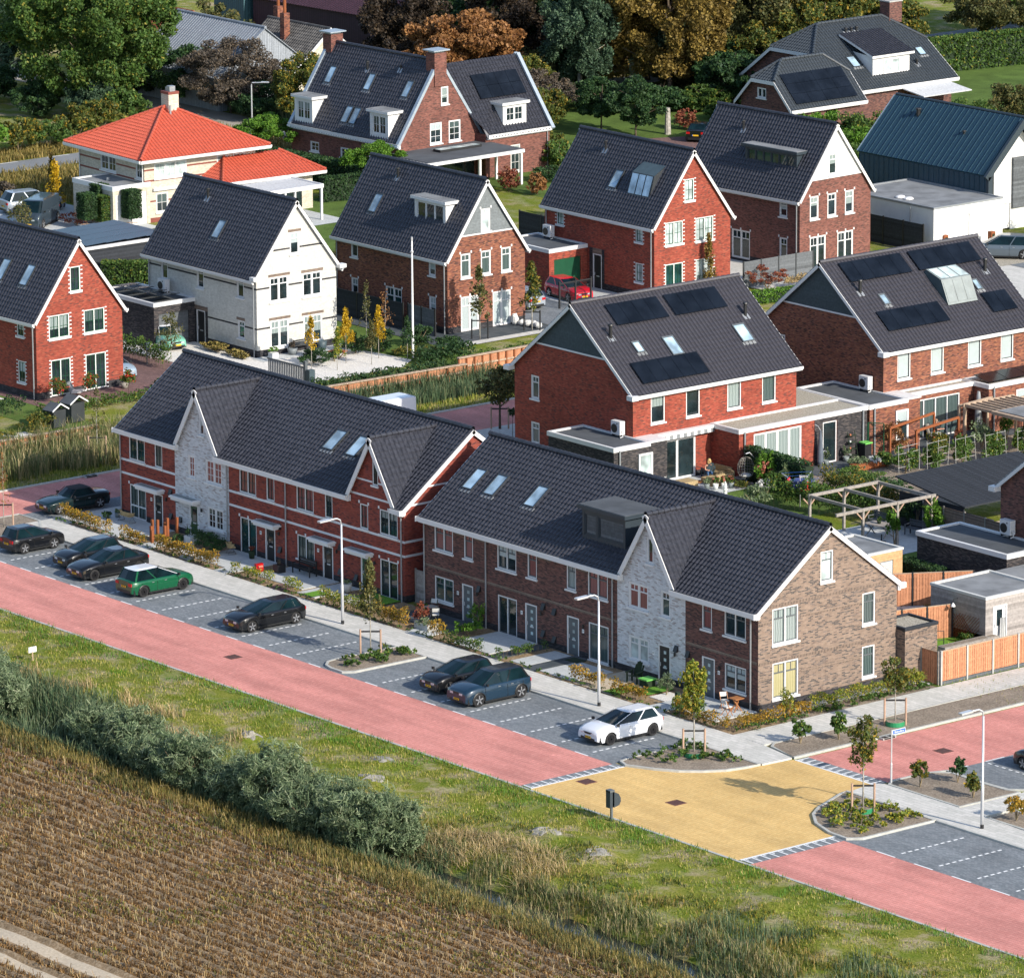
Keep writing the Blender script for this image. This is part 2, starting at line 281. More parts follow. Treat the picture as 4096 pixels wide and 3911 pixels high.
# ---------------------------------------------------------------- mesh builder
class MB:
    def __init__(s): s.v = []; s.f = []; s.m = []; s.mats = []
    def mi(s,mat):
        if mat not in s.mats: s.mats.append(mat)
        return s.mats.index(mat)
    def poly(s,pts,mat):
        b = len(s.v); s.v += [tuple(p) for p in pts]; s.f.append(tuple(range(b,b+len(pts)))); s.m.append(s.mi(mat))
    def box(s,x0,y0,z0,x1,y1,z1,mat):
        s.obox((x0,y0,z0),(x1-x0,0,0),(0,y1-y0,0),(0,0,z1-z0),mat)
    def obox(s,o,a,b,c,mat):
        o,a,b,c = Vector(o),Vector(a),Vector(b),Vector(c)
        if a.cross(b).dot(c) < 0: a,b = b,a
        n = len(s.v); s.v += [tuple(p) for p in (o,o+a,o+a+b,o+b,o+c,o+a+c,o+a+b+c,o+b+c)]; k = s.mi(mat)
        for q in ((0,3,2,1),(4,5,6,7),(0,1,5,4),(1,2,6,5),(2,3,7,6),(3,0,4,7)): s.f.append(tuple(n+i for i in q)); s.m.append(k)
    def bar(s,p,q,w,hgt,mat,up=(0,0,1)):   # box beam from p to q, w wide, hgt high, centred
        p,q = Vector(p),Vector(q); d = (q-p); dn = d.normalized(); u = Vector(up)
        if abs(dn.dot(u)) > .98: u = Vector((1,0,0))
        a = dn.cross(u).normalized(); c = a.cross(dn).normalized(); s.obox(p - a*w/2 - c*hgt/2,d,a*w,c*hgt,mat)
    def tube(s,pts,rs,mat,n=8,cap=True):
        pts = [Vector(p) for p in pts]; rs = rs if isinstance(rs,(list,tuple)) else [rs]*len(pts); rings = []
        for i,p in enumerate(pts):
            d = (pts[min(i+1,len(pts)-1)] - pts[max(i-1,0)]).normalized(); u = Vector((0,0,1)) if abs(d.z) < .9 else Vector((1,0,0)); a = d.cross(u).normalized(); c = a.cross(d)
            b = len(s.v); rings.append(b)
            for j in range(n): t = 2*math.pi*j/n; s.v.append(tuple(p + (a*math.cos(t) - c*math.sin(t))*rs[i]))
        k = s.mi(mat)
        for i in range(len(pts)-1):
            for j in range(n): s.f.append((rings[i]+j,rings[i]+(j+1) % n,rings[i+1]+(j+1) % n,rings[i+1]+j)); s.m.append(k)
        if cap:
            s.f.append(tuple(rings[0]+n-1-j for j in range(n))); s.m.append(k); s.f.append(tuple(rings[-1]+j for j in range(n))); s.m.append(k)
    def lathe(s,c,prof,mat,n=12):   # prof: (r,z)
        rings = []
        for r,z in prof:
            rings.append(len(s.v))
            for j in range(n): t = 2*math.pi*j/n; s.v.append((c[0]+r*math.cos(t),c[1]+r*math.sin(t),c[2]+z))
        k = s.mi(mat)
        for i in range(len(prof)-1):
            for j in range(n): s.f.append((rings[i]+j,rings[i]+(j+1) % n,rings[i+1]+(j+1) % n,rings[i+1]+j)); s.m.append(k)
        s.f.append(tuple(rings[0]+n-1-j for j in range(n))); s.m.append(k); s.f.append(tuple(rings[-1]+j for j in range(n))); s.m.append(k)
    def blob(s,c,r,mat,n=10,mrings=6):
        prof = [(max(.001,math.sin(math.pi*i/mrings)),-math.cos(math.pi*i/mrings)) for i in range(mrings+1)]; b0 = len(s.v)
        s.lathe((0,0,0),prof,mat,n)
        for i in range(b0,len(s.v)): v = s.v[i]; s.v[i] = (c[0]+v[0]*r[0],c[1]+v[1]*r[1],c[2]+v[2]*r[2])
    def build(s,name,parent=None,smooth=False,xf=None):
        me = bpy.data.meshes.new(name); me.from_pydata(s.v,[],s.f)
        for k in s.mats: me.materials.append(MATS[k])
        nf = len(s.f); me.polygons.foreach_set('material_index',s.m)
        if smooth: me.polygons.foreach_set('use_smooth',[True]*nf)
        uvl = me.uv_layers.new(name='UVMap'); nl = len(me.loops)
        nor = np.empty(nf*3,np.float32); me.polygons.foreach_get('normal',nor); nor = nor.reshape(-1,3)
        lt = np.empty(nf,np.int32); me.polygons.foreach_get('loop_total',lt); vi = np.empty(nl,np.int32); me.loops.foreach_get('vertex_index',vi)
        co = np.empty(len(me.vertices)*3,np.float32); me.vertices.foreach_get('co',co); co = co.reshape(-1,3)[vi]; N = np.repeat(nor,lt,0)
        horiz = np.abs(N[:,2]) > .93; tl = np.hypot(N[:,0],N[:,1])+1e-9; tx,ty = -N[:,1]/tl,N[:,0]/tl
        u = np.where(horiz,co[:,0],co[:,0]*tx + co[:,1]*ty); sl = np.where(np.abs(N[:,2]) > .3,1/np.maximum(tl,.2),1.0); v = np.where(horiz,co[:,1],co[:,2]*sl)
        uvl.data.foreach_set('uv',np.stack([u,v],-1).ravel().astype(np.float32)); me.update()
        return link(name,me,parent)
def clip(poly,planes):
    for (p,n) in planes:
        out = []; L = len(poly)
        if not L: return out
        ds = [(q[0]-p[0])*n[0]+(q[1]-p[1])*n[1]+(q[2]-p[2])*n[2] for q in poly]
        if min(ds) >= 0: continue
        if max(ds) <= 0: return []
        for i in range(L):
            a,b,da,db = poly[i],poly[(i+1) % L],ds[i],ds[(i+1) % L]
            if da >= 0: out.append(a)
            if (da > 0 > db) or (da < 0 < db): t = da/(da-db); out.append((a[0]+(b[0]-a[0])*t,a[1]+(b[1]-a[1])*t,a[2]+(b[2]-a[2])*t))
        poly = out
    return poly
# wall with real openings: O origin, U along, N outward; holes (u0,u1,z0,z1); gable = list of (point, inward normal) planes
def wall(mb,O,U,N,width,z0,z1,mat,holes=(),planes=(),depth=.12,bands=()):
    O,U,N = Vector(O),Vector(U),Vector(N)
    us = sorted({0,width,*[x for h_ in holes for x in h_[:2]]}); zs = sorted({z0,z1,*[x for h_ in holes for x in h_[2:4]],*[b[0] for b in bands],*[b[1] for b in bands]})
    flip = U.cross(Vector((0,0,1))).dot(N) < 0
    for i in range(len(us)-1):
        for j in range(len(zs)-1):
            a,b,c,d = us[i],us[i+1],zs[j],zs[j+1]; mu,mz = (a+b)/2,(c+d)/2
            if b-a < 1e-5 or d-c < 1e-5 or mu > width or mu < 0 or mz < z0 or mz > z1: continue
            if any(h_[0] < mu < h_[1] and h_[2] < mz < h_[3] for h_ in holes): continue
            mt = mat
            for bd in bands:
                if bd[0] < mz < bd[1]: mt = bd[2]
            q = [tuple(O+U*x+Vector((0,0,z))) for x,z in ((a,c),(b,c),(b,d),(a,d))]
            q = clip(q,planes)
            if len(q) > 2: mb.poly(q[::-1] if flip else q,mt)
    for h_ in holes:
        a,b,c,d = h_[:4]; e = -N*depth; P = [O+U*x+Vector((0,0,z)) for x,z in ((a,c),(b,c),(b,d),(a,d))]
        for k in range(4):
            p,q = P[k],P[(k+1) % 4]; mb.poly([p,p+e,q+e,q] if not flip else [q,q+e,p+e,p],mat)
# tiled roof surface: O lower corner, U along the eave, V up the slope (unit), clipped to the convex outline poly (3D points)
def tiles(mb,O,U,V,width,length,mat,planes=(),pitch=.30,row=.35,amp=.066,step=.035):
    O,U,V = Vector(O),Vector(U).normalized(),Vector(V).normalized(); N = U.cross(V)
    if N.z < 0: N = -N
    prof = [(0,0),(.40,0),(.54,.9),(.66,1),(.74,.85),(.97,0)]; cols = []; x = 0; pitch = width/max(1,round(width/pitch))
    k = 0
    while k*pitch < width:
        for t,hh in prof:
            u = (k+t)*pitch
            if u <= width: cols.append((u,hh*amp))
        k += 1
    if cols[-1][0] < width: cols.append((width,0))
    nr = max(1,int(math.ceil(length/row))); fl = U.cross(V).dot(N) < 0
    for r in range(nr):
        v0 = r*row; v1 = min(length,v0+row)
        for (u0,h0),(u1,h1) in zip(cols,cols[1:]):
            A = O+U*u0+V*v0+N*(h0+step); B = O+U*u1+V*v0+N*(h1+step); C = O+U*u1+V*(v1+.01)+N*h1; D = O+U*u0+V*(v1+.01)+N*h0
            q = [tuple(A),tuple(B),tuple(C),tuple(D)]; q = clip(q,planes) if planes else q
            if len(q) > 2: mb.poly(q[::-1] if fl else q,mat)
            A2 = O+U*u0+V*v0; B2 = O+U*u1+V*v0
            q = [tuple(A2),tuple(B2),tuple(B),tuple(A)]; q = clip(q,planes) if planes else q
            if len(q) > 2: mb.poly(q[::-1] if fl else q,mat)
def ridge_tiles(mb,p,q,mat,r=.13,seg=.38):
    p,q = Vector(p),Vector(q); L = (q-p).length; n = max(1,int(L/seg)); d = (q-p)/n
    for i in range(n): mb.tube([p+d*i,p+d*(i+.12),p+d*(i+1)],[r*1.22,r*1.18,r],mat,8,False)
Z = Vector((0,0,1))
def root_mat(o): return Matrix.Translation(o.location) @ Matrix.Rotation(o.rotation_euler[2],4,'Z')
def top(o):
    while o.parent: o = o.parent
    return o
def wb(mb,name,parent=None,smooth=False):     # verts given in world coordinates
    if not mb.v: return None
    o = mb.build(name,parent,smooth)
    if parent is not None: o.data.transform(root_mat(top(parent)).inverted())
    return o
BLD = wb
def window(parent,O,U,N,u0,u1,z0,z1,lights=2,frame='white',sash='sash_dark',pane='glass',topl=False,grid=None,sill=True,quoin=False,keys=False,rec=.07,B=None,name='window',midbar=None,low=None):
    B = B or wb; O,U,N = Vector(O),Vector(U),Vector(N); mb = MB()
    def bx(a,b,c,d,n0,n1,mt): mb.obox(O+U*a+Z*c+N*n0,U*(b-a),N*(n1-n0),Z*(d-c),mt)
    fw = .075; n0,n1 = -rec-.04,-rec+.05
    bx(u0,u1,z0,z0+fw,n0,n1,frame); bx(u0,u1,z1-fw,z1,n0,n1,frame); bx(u0,u0+fw,z0+fw,z1-fw,n0,n1,frame); bx(u1-fw,u1,z0+fw,z1-fw,n0,n1,frame)
    W_ = (u1-u0-2*fw); mw = .07; lw = (W_-mw*(lights-1))/lights; s = .05; m0,m1 = n0+.01,n1-.025
    for i in range(lights):
        a = u0+fw+i*(lw+mw); b = a+lw; c,d = z0+fw,z1-fw
        if i: bx(a-mw,a,c,d,n0+.005,n1-.005,frame)
        bx(a,b,c,c+s,m0,m1,sash); bx(a,b,d-s,d,m0,m1,sash); bx(a,a+s,c+s,d-s,m0,m1,sash); bx(b-s,b,c+s,d-s,m0,m1,sash)
        if topl:
            t = d-(d-c)*.27; bx(a+s,b-s,t-.03,t+.03,m0,m1+.01,sash); bx((a+b)/2-.018,(a+b)/2+.018,t+.03,d-s,m0,m1-.01,sash)
        if grid:
            gx,gz = grid
            for k in range(1,gx): x = a+(b-a)*k/gx; bx(x-.014,x+.014,c+s,d-s,m0,m1-.01,sash)
            for k in range(1,gz): z = c+(d-c)*k/gz; bx(a+s,b-s,z-.014,z+.014,m0,m1-.012,sash)
    if low: bx(u0+fw,u1-fw,low-.04,low+.04,n0+.004,n1-.002,frame)
    if sill: bx(u0-.08,u1+.08,z0-.1,z0-.002,-rec,.09,frame)
    w = B(mb,name,parent)
    if pane:
        g = MB(); g.obox(O+U*(u0+fw)+Z*(z0+fw)+N*(n0+.012),U*W_,N*.012,Z*(z1-z0-2*fw),pane); B(g,'pane',w)
    if pane == 'glass' and z1-z0 > 1 and name == 'window' and random.random() < .55:
        g = MB(); f = random.uniform(.25,.6); g.obox(O+U*(u0+fw)+Z*(z1-fw-(z1-z0)*f)+N*(n0+.025),U*W_,N*.004,Z*(z1-z0)*f,random.choice(('blind','curtain','curtain_dark'))); B(g,'blind',w)
    if quoin:
        q = MB(); n = int((z1-z0)/.24)
        for k in range(n+1):
            z = z0-.02+k*(z1-z0-.02)/n
            for a,b in ((u0-.16,u0-.003),(u1+.003,u1+.16)): q.obox(O+U*a+Z*z+N*.002,U*(b-a),N*.022,Z*.07,frame)
        B(q,'quoin',w)
    if keys:
        q = MB()
        for a in (u0-.11,*([(u0+u1)/2-.06] if u1-u0 > 1.2 else []),u1-.01): q.obox(O+U*a+Z*(z1+.0)+N*.002,U*.12,N*.022,Z*.16,frame)
        B(q,'lintel_block',w)
    return w
def door(parent,O,U,N,u0,u1,z1,col='grey_paint',lites=4,frame='white',B=None,name='door',handle='lamp_metal',glassv=False,z0=0.0):
    B = B or wb; O,U,N = Vector(O),Vector(U),Vector(N); mb = MB()
    def bx(a,b,c,d,n0,n1,mt,M=mb): M.obox(O+U*a+Z*c+N*n0,U*(b-a),N*(n1-n0),Z*(d-c),mt)
    bx(u0,u0+.07,z0,z1,-.12,.015,frame); bx(u1-.07,u1,z0,z1,-.12,.015,frame); bx(u0+.07,u1-.07,z1-.07,z1,-.12,.015,frame); bx(u0+.07,u1-.07,z0,z1-.07,-.10,-.05,col)
    w = B(mb,name,parent); c = (u0+u1)/2; g = MB()
    if glassv:
        bx(c-.2,c+.2,z0+1.0,z1-.25,-.05,-.035,'glass',g)
    elif lites:
        for k in range(lites): z = z0+.45+k*(z1-z0-.95)/max(1,lites-1); bx(c-.09,c+.09,z,z+.17,-.05,-.035,'glass_frost',g)
    if g.v: B(g,'pane',w)
    q = MB(); bx(u0+.12,u0+.16,z0+.95,z0+1.15,-.05,.01,handle,q); B(q,'handle',w)
    q = MB(); bx(c-.15,c+.15,z0+.86,z0+.93,-.05,-.03,handle,q); B(q,'letterbox',w)
    return w
# a slope: (O, U, V, N) with O on the eave line
def slope(O,U,V): 
    O,U,V = Vector(O),Vector(U).normalized(),Vector(V).normalized(); N = U.cross(V)
    if N.z < 0: N = -N
    return O,U,V,N
def roof_window(parent,S,u0,u1,v0,v1,B=None,frame='dark_metal',pane='glass_sky'):
    B = B or wb; O,U,V,N = S; mb = MB(); t = .07
    for a,b,c,d in ((u0,u1,v0,v0+t),(u0,u1,v1-t*1.6,v1),(u0,u0+t,v0+t,v1-t*1.6),(u1-t,u1,v0+t,v1-t*1.6)): mb.obox(O+U*a+V*c,U*(b-a),V*(d-c),N*.13,frame)
    mb.obox(O+U*(u0-.08)+V*(v0-.22),U*(u1-u0+.16),V*.22,N*.062,'roof_felt_light')
    w = B(mb,'roof_window',parent); g = MB(); g.obox(O+U*(u0+t)+V*(v0+t)+N*.05,U*(u1-u0-2*t),V*(v1-v0-2.6*t),N*.05,pane); B(g,'pane',w); return w
def solar(parent,S,u0,u1,v0,v1,n,B=None,rows=1):
    B = B or wb; O,U,V,N = S; w = (u1-u0)/n; hh = (v1-v0)/rows
    for r in range(rows):
        for i in range(n):
            mb = MB(); a = u0+i*w; c = v0+r*hh
            mb.obox(O+U*(a+.012)+V*(c+.012)+N*.13,U*(w-.024),V*(hh-.024),N*.035,'pv'); mb.obox(O+U*(a+.1)+V*(c+.2)+N*.03,U*(w-.2),V*.05,N*.1,'pipe_grey'); B(mb,'solar_panel',parent)
def vent(parent,S,u,v,B=None,r=.09,hgt=.6,name='vent_pipe'):
    B = B or wb; O,U,V,N = S; p = O+U*u+V*v; mb = MB(); mb.tube([p-Z*.1,p+Z*hgt],r,'black',10); mb.tube([p+Z*hgt,p+Z*(hgt+.03),p+Z*(hgt+.12)],[r*1.5,r*1.6,r*1.3],'black',10)
    mb.obox(p-U*.25-V*.3+N*.02,U*.5,V*.45,N*.035,'pipe_grey'); B(mb,name,parent)
def dormer(parent,O,U,N,k,u0,u1,d0,zt,wins=(),mat='white',roofm='roof_felt_light',fasc='white',B=None,sash='white',topl=False,grid=None,oh=.22,fh=.2,pane='glass',slopek=0,shutters=False):
    # O on the eave line of the slope (z there = slope start); N horizontal outward; k = rise per metre inwards
    B = B or wb; O,U,N = Vector(O),Vector(U),Vector(N); P = lambda u,d,z: O+U*u-N*d+Z*z; mb = MB(); zb = d0*k; db = zt/k
    q = MB()
    wall(mb,P(u0,d0,0),U,N,u1-u0,zb-.05,zt,mat,[(a-u0,b-u0,c,d) for a,b,c,d,*_ in wins])
    for u,s in ((u0,-1),(u1,1)):
        t = [P(u,d0,zb-.1),P(u,d0,zt),P(u,db+.1,zt),P(u,db+.1,zt-.05)]; mb.poly(t if (U.cross(-N)).dot(Z)*s > 0 else t[::-1],mat)
    d = B(mb,'dormer',parent)
    r = MB(); zr = zt+slopek
    r.obox(P(u0-oh,d0-oh,zt),U*(u1-u0+2*oh),-N*(db-d0+oh+.15),Z*fh,fasc); r.obox(P(u0-oh+.06,d0-oh+.06,zt+fh),U*(u1-u0+2*oh-.12),-N*(db-d0+oh+.35),Z*.03,roofm); B(r,'dormer_roof',d)
    for a,b,c,e,l in wins: window(d,P(0,d0,0),U,N,a,b,c,e,l,frame=mat if mat == 'white' else mat,sash=sash,topl=topl,grid=grid,sill=False,B=B,pane=pane)
    return d
def gutter(parent,p,q,out,B=None,mat='white',hgt=.24,dep=.3,down=()):
    B = B or wb; p,q,out = Vector(p),Vector(q),Vector(out); mb = MB(); d = q-p
    mb.obox(p,d,out*dep,Z*hgt,mat); mb.obox(p-Z*.09,d,out*(dep*.55),Z*.088,mat); mb.obox(p+out*.04+Z*(hgt+.002),d,out*(dep-.08),Z*.01,'dark_metal'); B(mb,'gutter',parent)
def downpipe(parent,p,z1,out,B=None,mat='pipe_grey',r=.045,jog=0,z0=.05):
    B = B or wb; p,out = Vector(p),Vector(out); mb = MB(); b = p+out*.09
    pts = ([b+Z*z0,b+Z*(z1-.5),b+out*jog+Z*(z1-.1)] if jog else [b+Z*z0,b+Z*z1]); mb.tube(pts,r,mat,8); B(mb,'downpipe',parent)
LB = lambda mb,name,parent,smooth=False: mb.build(name,parent,smooth)
def house(root,L,W,he,hr,wallm,roofm='tile_dark',E=(),F=(),K=(),plinth=.5,clad=None,oe=.28,ov=.18,near=True,far=True,backwall=None,trim='white',plm='brick_plinth',bandsE=(),bandsF=(),cladm='cladding_h',xr=None):
    k = (hr-he)/(W/2); q = W/2; pl = [((0,0,he),(0,k,-1)),((0,W,he),(0,-k,-1))]; bd = [(0,plinth,plm)] if plinth else []
    mb = MB()
    wall(mb,(-L,0,0),(1,0,0),(0,-1,0),L,0,he,wallm,[(a+L,b+L,c,d) for a,b,c,d in F],bands=bd+list(bandsF))
    wall(mb,(0,W,0),(-1,0,0),(0,1,0),L,0,he,wallm,[(-b,-a,c,d) for a,b,c,d in K],bands=bd)
    zc = clad or hr
    if near: wall(mb,(0,0,0),(0,1,0),(1,0,0),W,0,zc,wallm,[h_ for h_ in E if h_[2] < zc],pl,bands=bd+list(bandsE))
    if far: wall(mb,(-L,W,0),(0,-1,0),(-1,0,0),W,0,zc,wallm,(),pl,bands=bd)
    LB(mb,'wall',root)
    if clad:
        mb = MB()
        if near: wall(mb,(.03,0,0),(0,1,0),(1,0,0),W,clad,hr,cladm,[h_ for h_ in E if h_[2] >= clad],pl); 
        if near: mb.obox((.02,(clad-he)/k+.1,clad-.06),(.05,0,0),(0,W-2*(clad-he)/k-.2,0),(0,0,.1),trim)
        if far: wall(mb,(-L-.03,W,0),(0,-1,0),(-1,0,0),W,clad,hr,cladm,(),pl)
        LB(mb,'gable_cladding',root)
    x0,x1 = -L-(ov if far else 0),(ov if near else 0); ze = he-oe*k+.12; zr = hr+.12; ln = math.hypot(q+oe,(q+oe)*k)
    SF = slope((x0,-oe,ze),(1,0,0),(0,1,k)); SK = slope((x1,W+oe,ze),(-1,0,0),(0,-1,k)); mb = MB()
    for S in (SF,SK): tiles(mb,S[0],S[1],S[2],x1-x0,ln,roofm)
    for S in (SF,SK): mb.obox(S[0]-S[3]*.10,S[1]*(x1-x0),S[2]*(ln+.02),S[3]*.085,'mortar' if roofm != 'tile_orange' else roofm)
    ro = LB(mb,'roof',root); mb = MB(); ridge_tiles(mb,(x0,q,zr+.03),(x1,q,zr+.03),roofm); LB(mb,'ridge_tiles',ro)
    mb = MB()
    for x,on in ((x1,near),(x0-.05,far)):
        if on:
            for S,sgn in ((SF,1),(SK,-1)):
                a = Vector((x,S[0].y,S[0].z)); mb.obox(a-S[3]*.22,(.05,0,0),S[2]*ln,S[3]*.20,trim); 
    if mb.v: LB(mb,'bargeboard',root)
    gutter(root,(x0,-oe+.05,ze-.16),(x1,-oe+.05,ze-.16),(0,-1,0),LB,trim,.16,.18); gutter(root,(x0,W+oe-.05,ze-.16),(x1,W+oe-.05,ze-.16),(0,1,0),LB,trim,.16,.18)
    return SF,SK,k
def flat_block(root,x0,y0,x1,y1,hgt,wm,rm='roof_felt',E=(),S=(),trim='white',th=.22,up=.02,z0=0,N_=(),W_=(),lip=.07,name='wall'):
    mb = MB()
    wall(mb,(x0,y0,z0),(1,0,0),(0,-1,0),x1-x0,0,hgt-z0,wm,S); wall(mb,(x1,y0,z0),(0,1,0),(1,0,0),y1-y0,0,hgt-z0,wm,E)
    wall(mb,(x1,y1,z0),(-1,0,0),(0,1,0),x1-x0,0,hgt-z0,wm,N_); wall(mb,(x0,y1,z0),(0,-1,0),(-1,0,0),y1-y0,0,hgt-z0,wm,W_); wb(mb,name,root)
    mb = MB(); l = lip; z = hgt-th
    for a,b,c,d in ((x0-l,y0-l,x1+l,y0+.14),(x0-l,y1-.14,x1+l,y1+l),(x0-l,y0+.14,x0+.14,y1-.14),(x1-.14,y0+.14,x1+l,y1-.14)): mb.box(a,b,z,c,d,hgt+.05,trim)
    wb(mb,'roof_edge',root); mb = MB(); mb.box(x0+.14,y0+.14,hgt-.16,x1-.14,y1-.14,hgt-.05,rm); wb(mb,'flat_roof',root)
def heat_pump(x,y,z,label,s=1.0):
    r = empty('heat_pump',(x,y,z),0,label,'heat pump','heat pump units on the flat roofs'); mb = MB()
    mb.box(-.42,-.2,.12,.42,.2,.95,'white'); mb.box(-.36,-.18,0,-.28,.18,.12,'black'); mb.box(.28,-.18,0,.36,.18,.12,'black'); mb.box(.1,-.205,.76,.2,-.198,.84,'black'); LB(mb,'casing',r)
    mb = MB(); mb.tube([(-.1,-.235,.5),(-.1,-.195,.5)],.27,'trim_black',18); LB(mb,'fan_grille',r)
    mb = MB(); mb.tube([(.42,-.08,.4),(.55,-.08,.38),(.56,-.08,.05),(.56,-.3,.02)],.03,'white',6); LB(mb,'pipe',r)
    for c in r.children: c.data.transform(Matrix.Scale(s,4))
# ================================================================ terraced houses (row front at y = 11.3)
YF,YB,YR,ZE,ZR = 11.3,21.05,16.2,5.3,9.28; KR = (ZR-ZE)/(YR-10.95)
ROWU,ROWN = (1,0,0),(0,-1,0)
def zroof(y): return ZE+(y-10.95)*KR
def terrace(label,x0,x1,wm,wins=(),doors=(),gable=None,left_end=False,right_end=False,bands=(),keys=False,style=1,ehole=(),ebands=(),soldiers=(),skys=(),canopy=(),number=None,pipe=None,rgap=0,group=None):
    r = empty('terraced_house',((x0+x1)/2,(YF+YB)/2,0),0,label,'house',group); mb = MB(); pb = [(0,.42,'brick_plinth')]
    holes = [w[:4] for w in wins]+[d[:4] for d in doors]; hs = [(a-x0,b-x0,c,d) for a,b,c,d in holes]
    if gable:
        gl,gr,gp,zp = gable; kg = (zp-5.45)/(gp-gl); kg2 = (zp-5.45)/(gr-gp)
        wall(mb,(x0,YF,0),ROWU,ROWN,x1-x0,0,5.45,wm,[h_ for h_ in hs if h_[3] < 5.45],bands=pb+list(bands))
        bb = [b for b in bands if b[0] > 5.4]
        wall(mb,(x0,YF,0),ROWU,ROWN,x1-x0,5.45,zp,wm,[h_ for h_ in hs if h_[3] > 5.45],[((gl,YF,5.45),(kg,0,-1)),((gr,YF,5.45),(-kg2,0,-1))],bands=bb)
    else: wall(mb,(x0,YF,0),ROWU,ROWN,x1-x0,0,5.5,wm,hs,bands=pb+list(bands))
    wall(mb,(x1,YB,0),(-1,0,0),(0,1,0),x1-x0,0,5.5,wm)
    ends = [((0,YF+.0,5.55),(0,KR,-1)),((0,YB,5.55),(0,-KR,-1))]
    if right_end: wall(mb,(x1,YF,0),(0,1,0),(1,0,0),YB-YF,0,9.4,wm if right_end is True else right_end,[(a-YF,b-YF,c,d) for a,b,c,d in ehole],ends,bands=pb+list(bands)+list(ebands))
    if left_end: wall(mb,(x0,YB,0),(0,-1,0),(-1,0,0),YB-YF,0,9.4,wm,(),ends,bands=pb+list(bands))
    wb(mb,'wall',r)
    if soldiers:
        mb = MB()
        for face,a,b,z in soldiers:
            if face == 'S': mb.box(a,YF-.012,z,b,YF-.0,z+.14,'soldier_dark')
            else: mb.box(x1,a,z,x1+.012,b,z+.14,'soldier_dark')
        wb(mb,'brick_course',r)
    rx0,rx1 = x0-(.12 if left_end else 0),x1+(.12 if right_end else 0)
    ln = math.hypot(YR-10.95,ZR-ZE); SF = slope((rx0,10.95,ZE),(1,0,0),(0,1,KR)); SK = slope((rx1,2*YR-10.95,ZE),(-1,0,0),(0,-1,KR)); mb = MB()
    cut = []
    if gable:   # leave out the tiles that would lie below the cross gable
        gl,gr,gp,zp = gable; tl = slope((rx0,10.95,ZE),(1,0,0),(0,1,KR)); yv = 10.95+(zp+.02-ZE)/KR
        A = (gl-.16,10.95,ZE); C = (gr+.16,10.95,ZE); T_ = (gp,yv,zp)
        # left part, right part
        nl = Vector((T_[1]-A[1],-(T_[0]-A[0]),0)); nr = Vector((-(T_[1]-C[1]),(T_[0]-C[0]),0))
        tpp = (rx1-rx0)/round((rx1-rx0)/.3); kx = int((gp-rx0)/tpp)*tpp; tiles(mb,SF[0],SF[1],SF[2],kx,ln,'tile_dark',[(A,-nl if nl.x > 0 else nl)])
        tiles(mb,SF[0]+Vector((kx,0,0)),SF[1],SF[2],rx1-rx0-kx,ln,'tile_dark',[(C,-nr if nr.x < 0 else nr)])
    else: tiles(mb,SF[0],SF[1],SF[2],rx1-rx0,ln,'tile_dark')
    tiles(mb,SK[0],SK[1],SK[2],rx1-rx0,ln,'tile_dark')
    for S in (SF,SK):
        if gable and S is SF:
            for a,b in ((rx0,gl-.1),(gr+.1,rx1)): mb.obox(Vector((a,10.95,ZE))-S[3]*.09,(b-a,0,0),S[2]*(ln+.02),S[3]*.08,'mortar')
            S2 = slope((rx0,YR-.9,zroof(YR-.9)),(1,0,0),(0,1,KR)); mb.obox(S2[0]+S2[1]*(gl-.1-rx0)-S2[3]*.09,S2[1]*(gr-gl+.2),S2[2]*(math.hypot(.9,.9*KR)+.02),S2[3]*.08,'mortar')
        else: mb.obox(S[0]-S[3]*.09,S[1]*(rx1-rx0),S[2]*(ln+.02),S[3]*.08,'mortar')
    ro = wb(mb,'roof',r); mb = MB(); ridge_tiles(mb,(rx0,YR,ZR+.06),(rx1,YR,ZR+.06),'tile_dark'); wb(mb,'ridge_tiles',ro)
    if gable:
        gl,gr,gp,zp = gable; zt = zp+.12; yv = 10.95+(zp+.02-ZE)/KR; yf = YF-.22
        mb = MB(); cr = MB()
        for sx,ex in ((1,gr+.16),(-1,gl-.16)):
            kk = (zt-ZE)/abs(ex-gp); lg = math.hypot(ex-gp,zt-ZE); O = Vector((ex,yv+.25,ZE)) if sx > 0 else Vector((ex,yf,ZE)); U = Vector((0,-1,0)) if sx > 0 else Vector((0,1,0)); V = Vector((gp-ex,0,zt-ZE)).normalized()
            # clip against the valley: keep what is above the main roof
            pn = Vector((0,-KR,1)); tiles(mb,O,U,V,yv+.25-yf,lg,'tile_dark',[((0,10.95,ZE-.12),pn)])
            mb.obox(O-V.cross(U)*0-(U.cross(V) if U.cross(V).z > 0 else -U.cross(V))*.08,U*(yv-yf-.3),V*lg,(U.cross(V) if U.cross(V).z > 0 else -U.cross(V))*.07,'mortar')
            n = (U.cross(V) if U.cross(V).z > 0 else -U.cross(V)); cr.obox(Vector((ex,yf-.05,ZE))-n*.28,(0,.05,0),V*(lg+.05),n*.27,'white'); cr.obox(Vector((ex,yf,ZE))-n*.10-V*.02,(0,YF-yf,0),V*lg,n*.02,'white')
        g = wb(mb,'gable_roof',r); mb = MB(); ridge_tiles(mb,(gp,yf,zt+.05),(gp,yv+.2,zt+.05),'tile_dark'); wb(mb,'ridge_tiles',g); wb(cr,'bargeboard',r)
    segs = [(rx0,rx1)] if not gable else [(rx0,gable[0]+.15),(gable[1]-.15,rx1)]
    for a,b in segs:
        if b-a > .15: gutter(r,(a,YF-.02,5.13),(b,YF-.02,5.13),ROWN,hgt=.26,dep=.42)
    gutter(r,(rx0,YB,5.1),(rx1,YB,5.1),(0,1,0),hgt=.2,dep=.3)
    mb = MB()
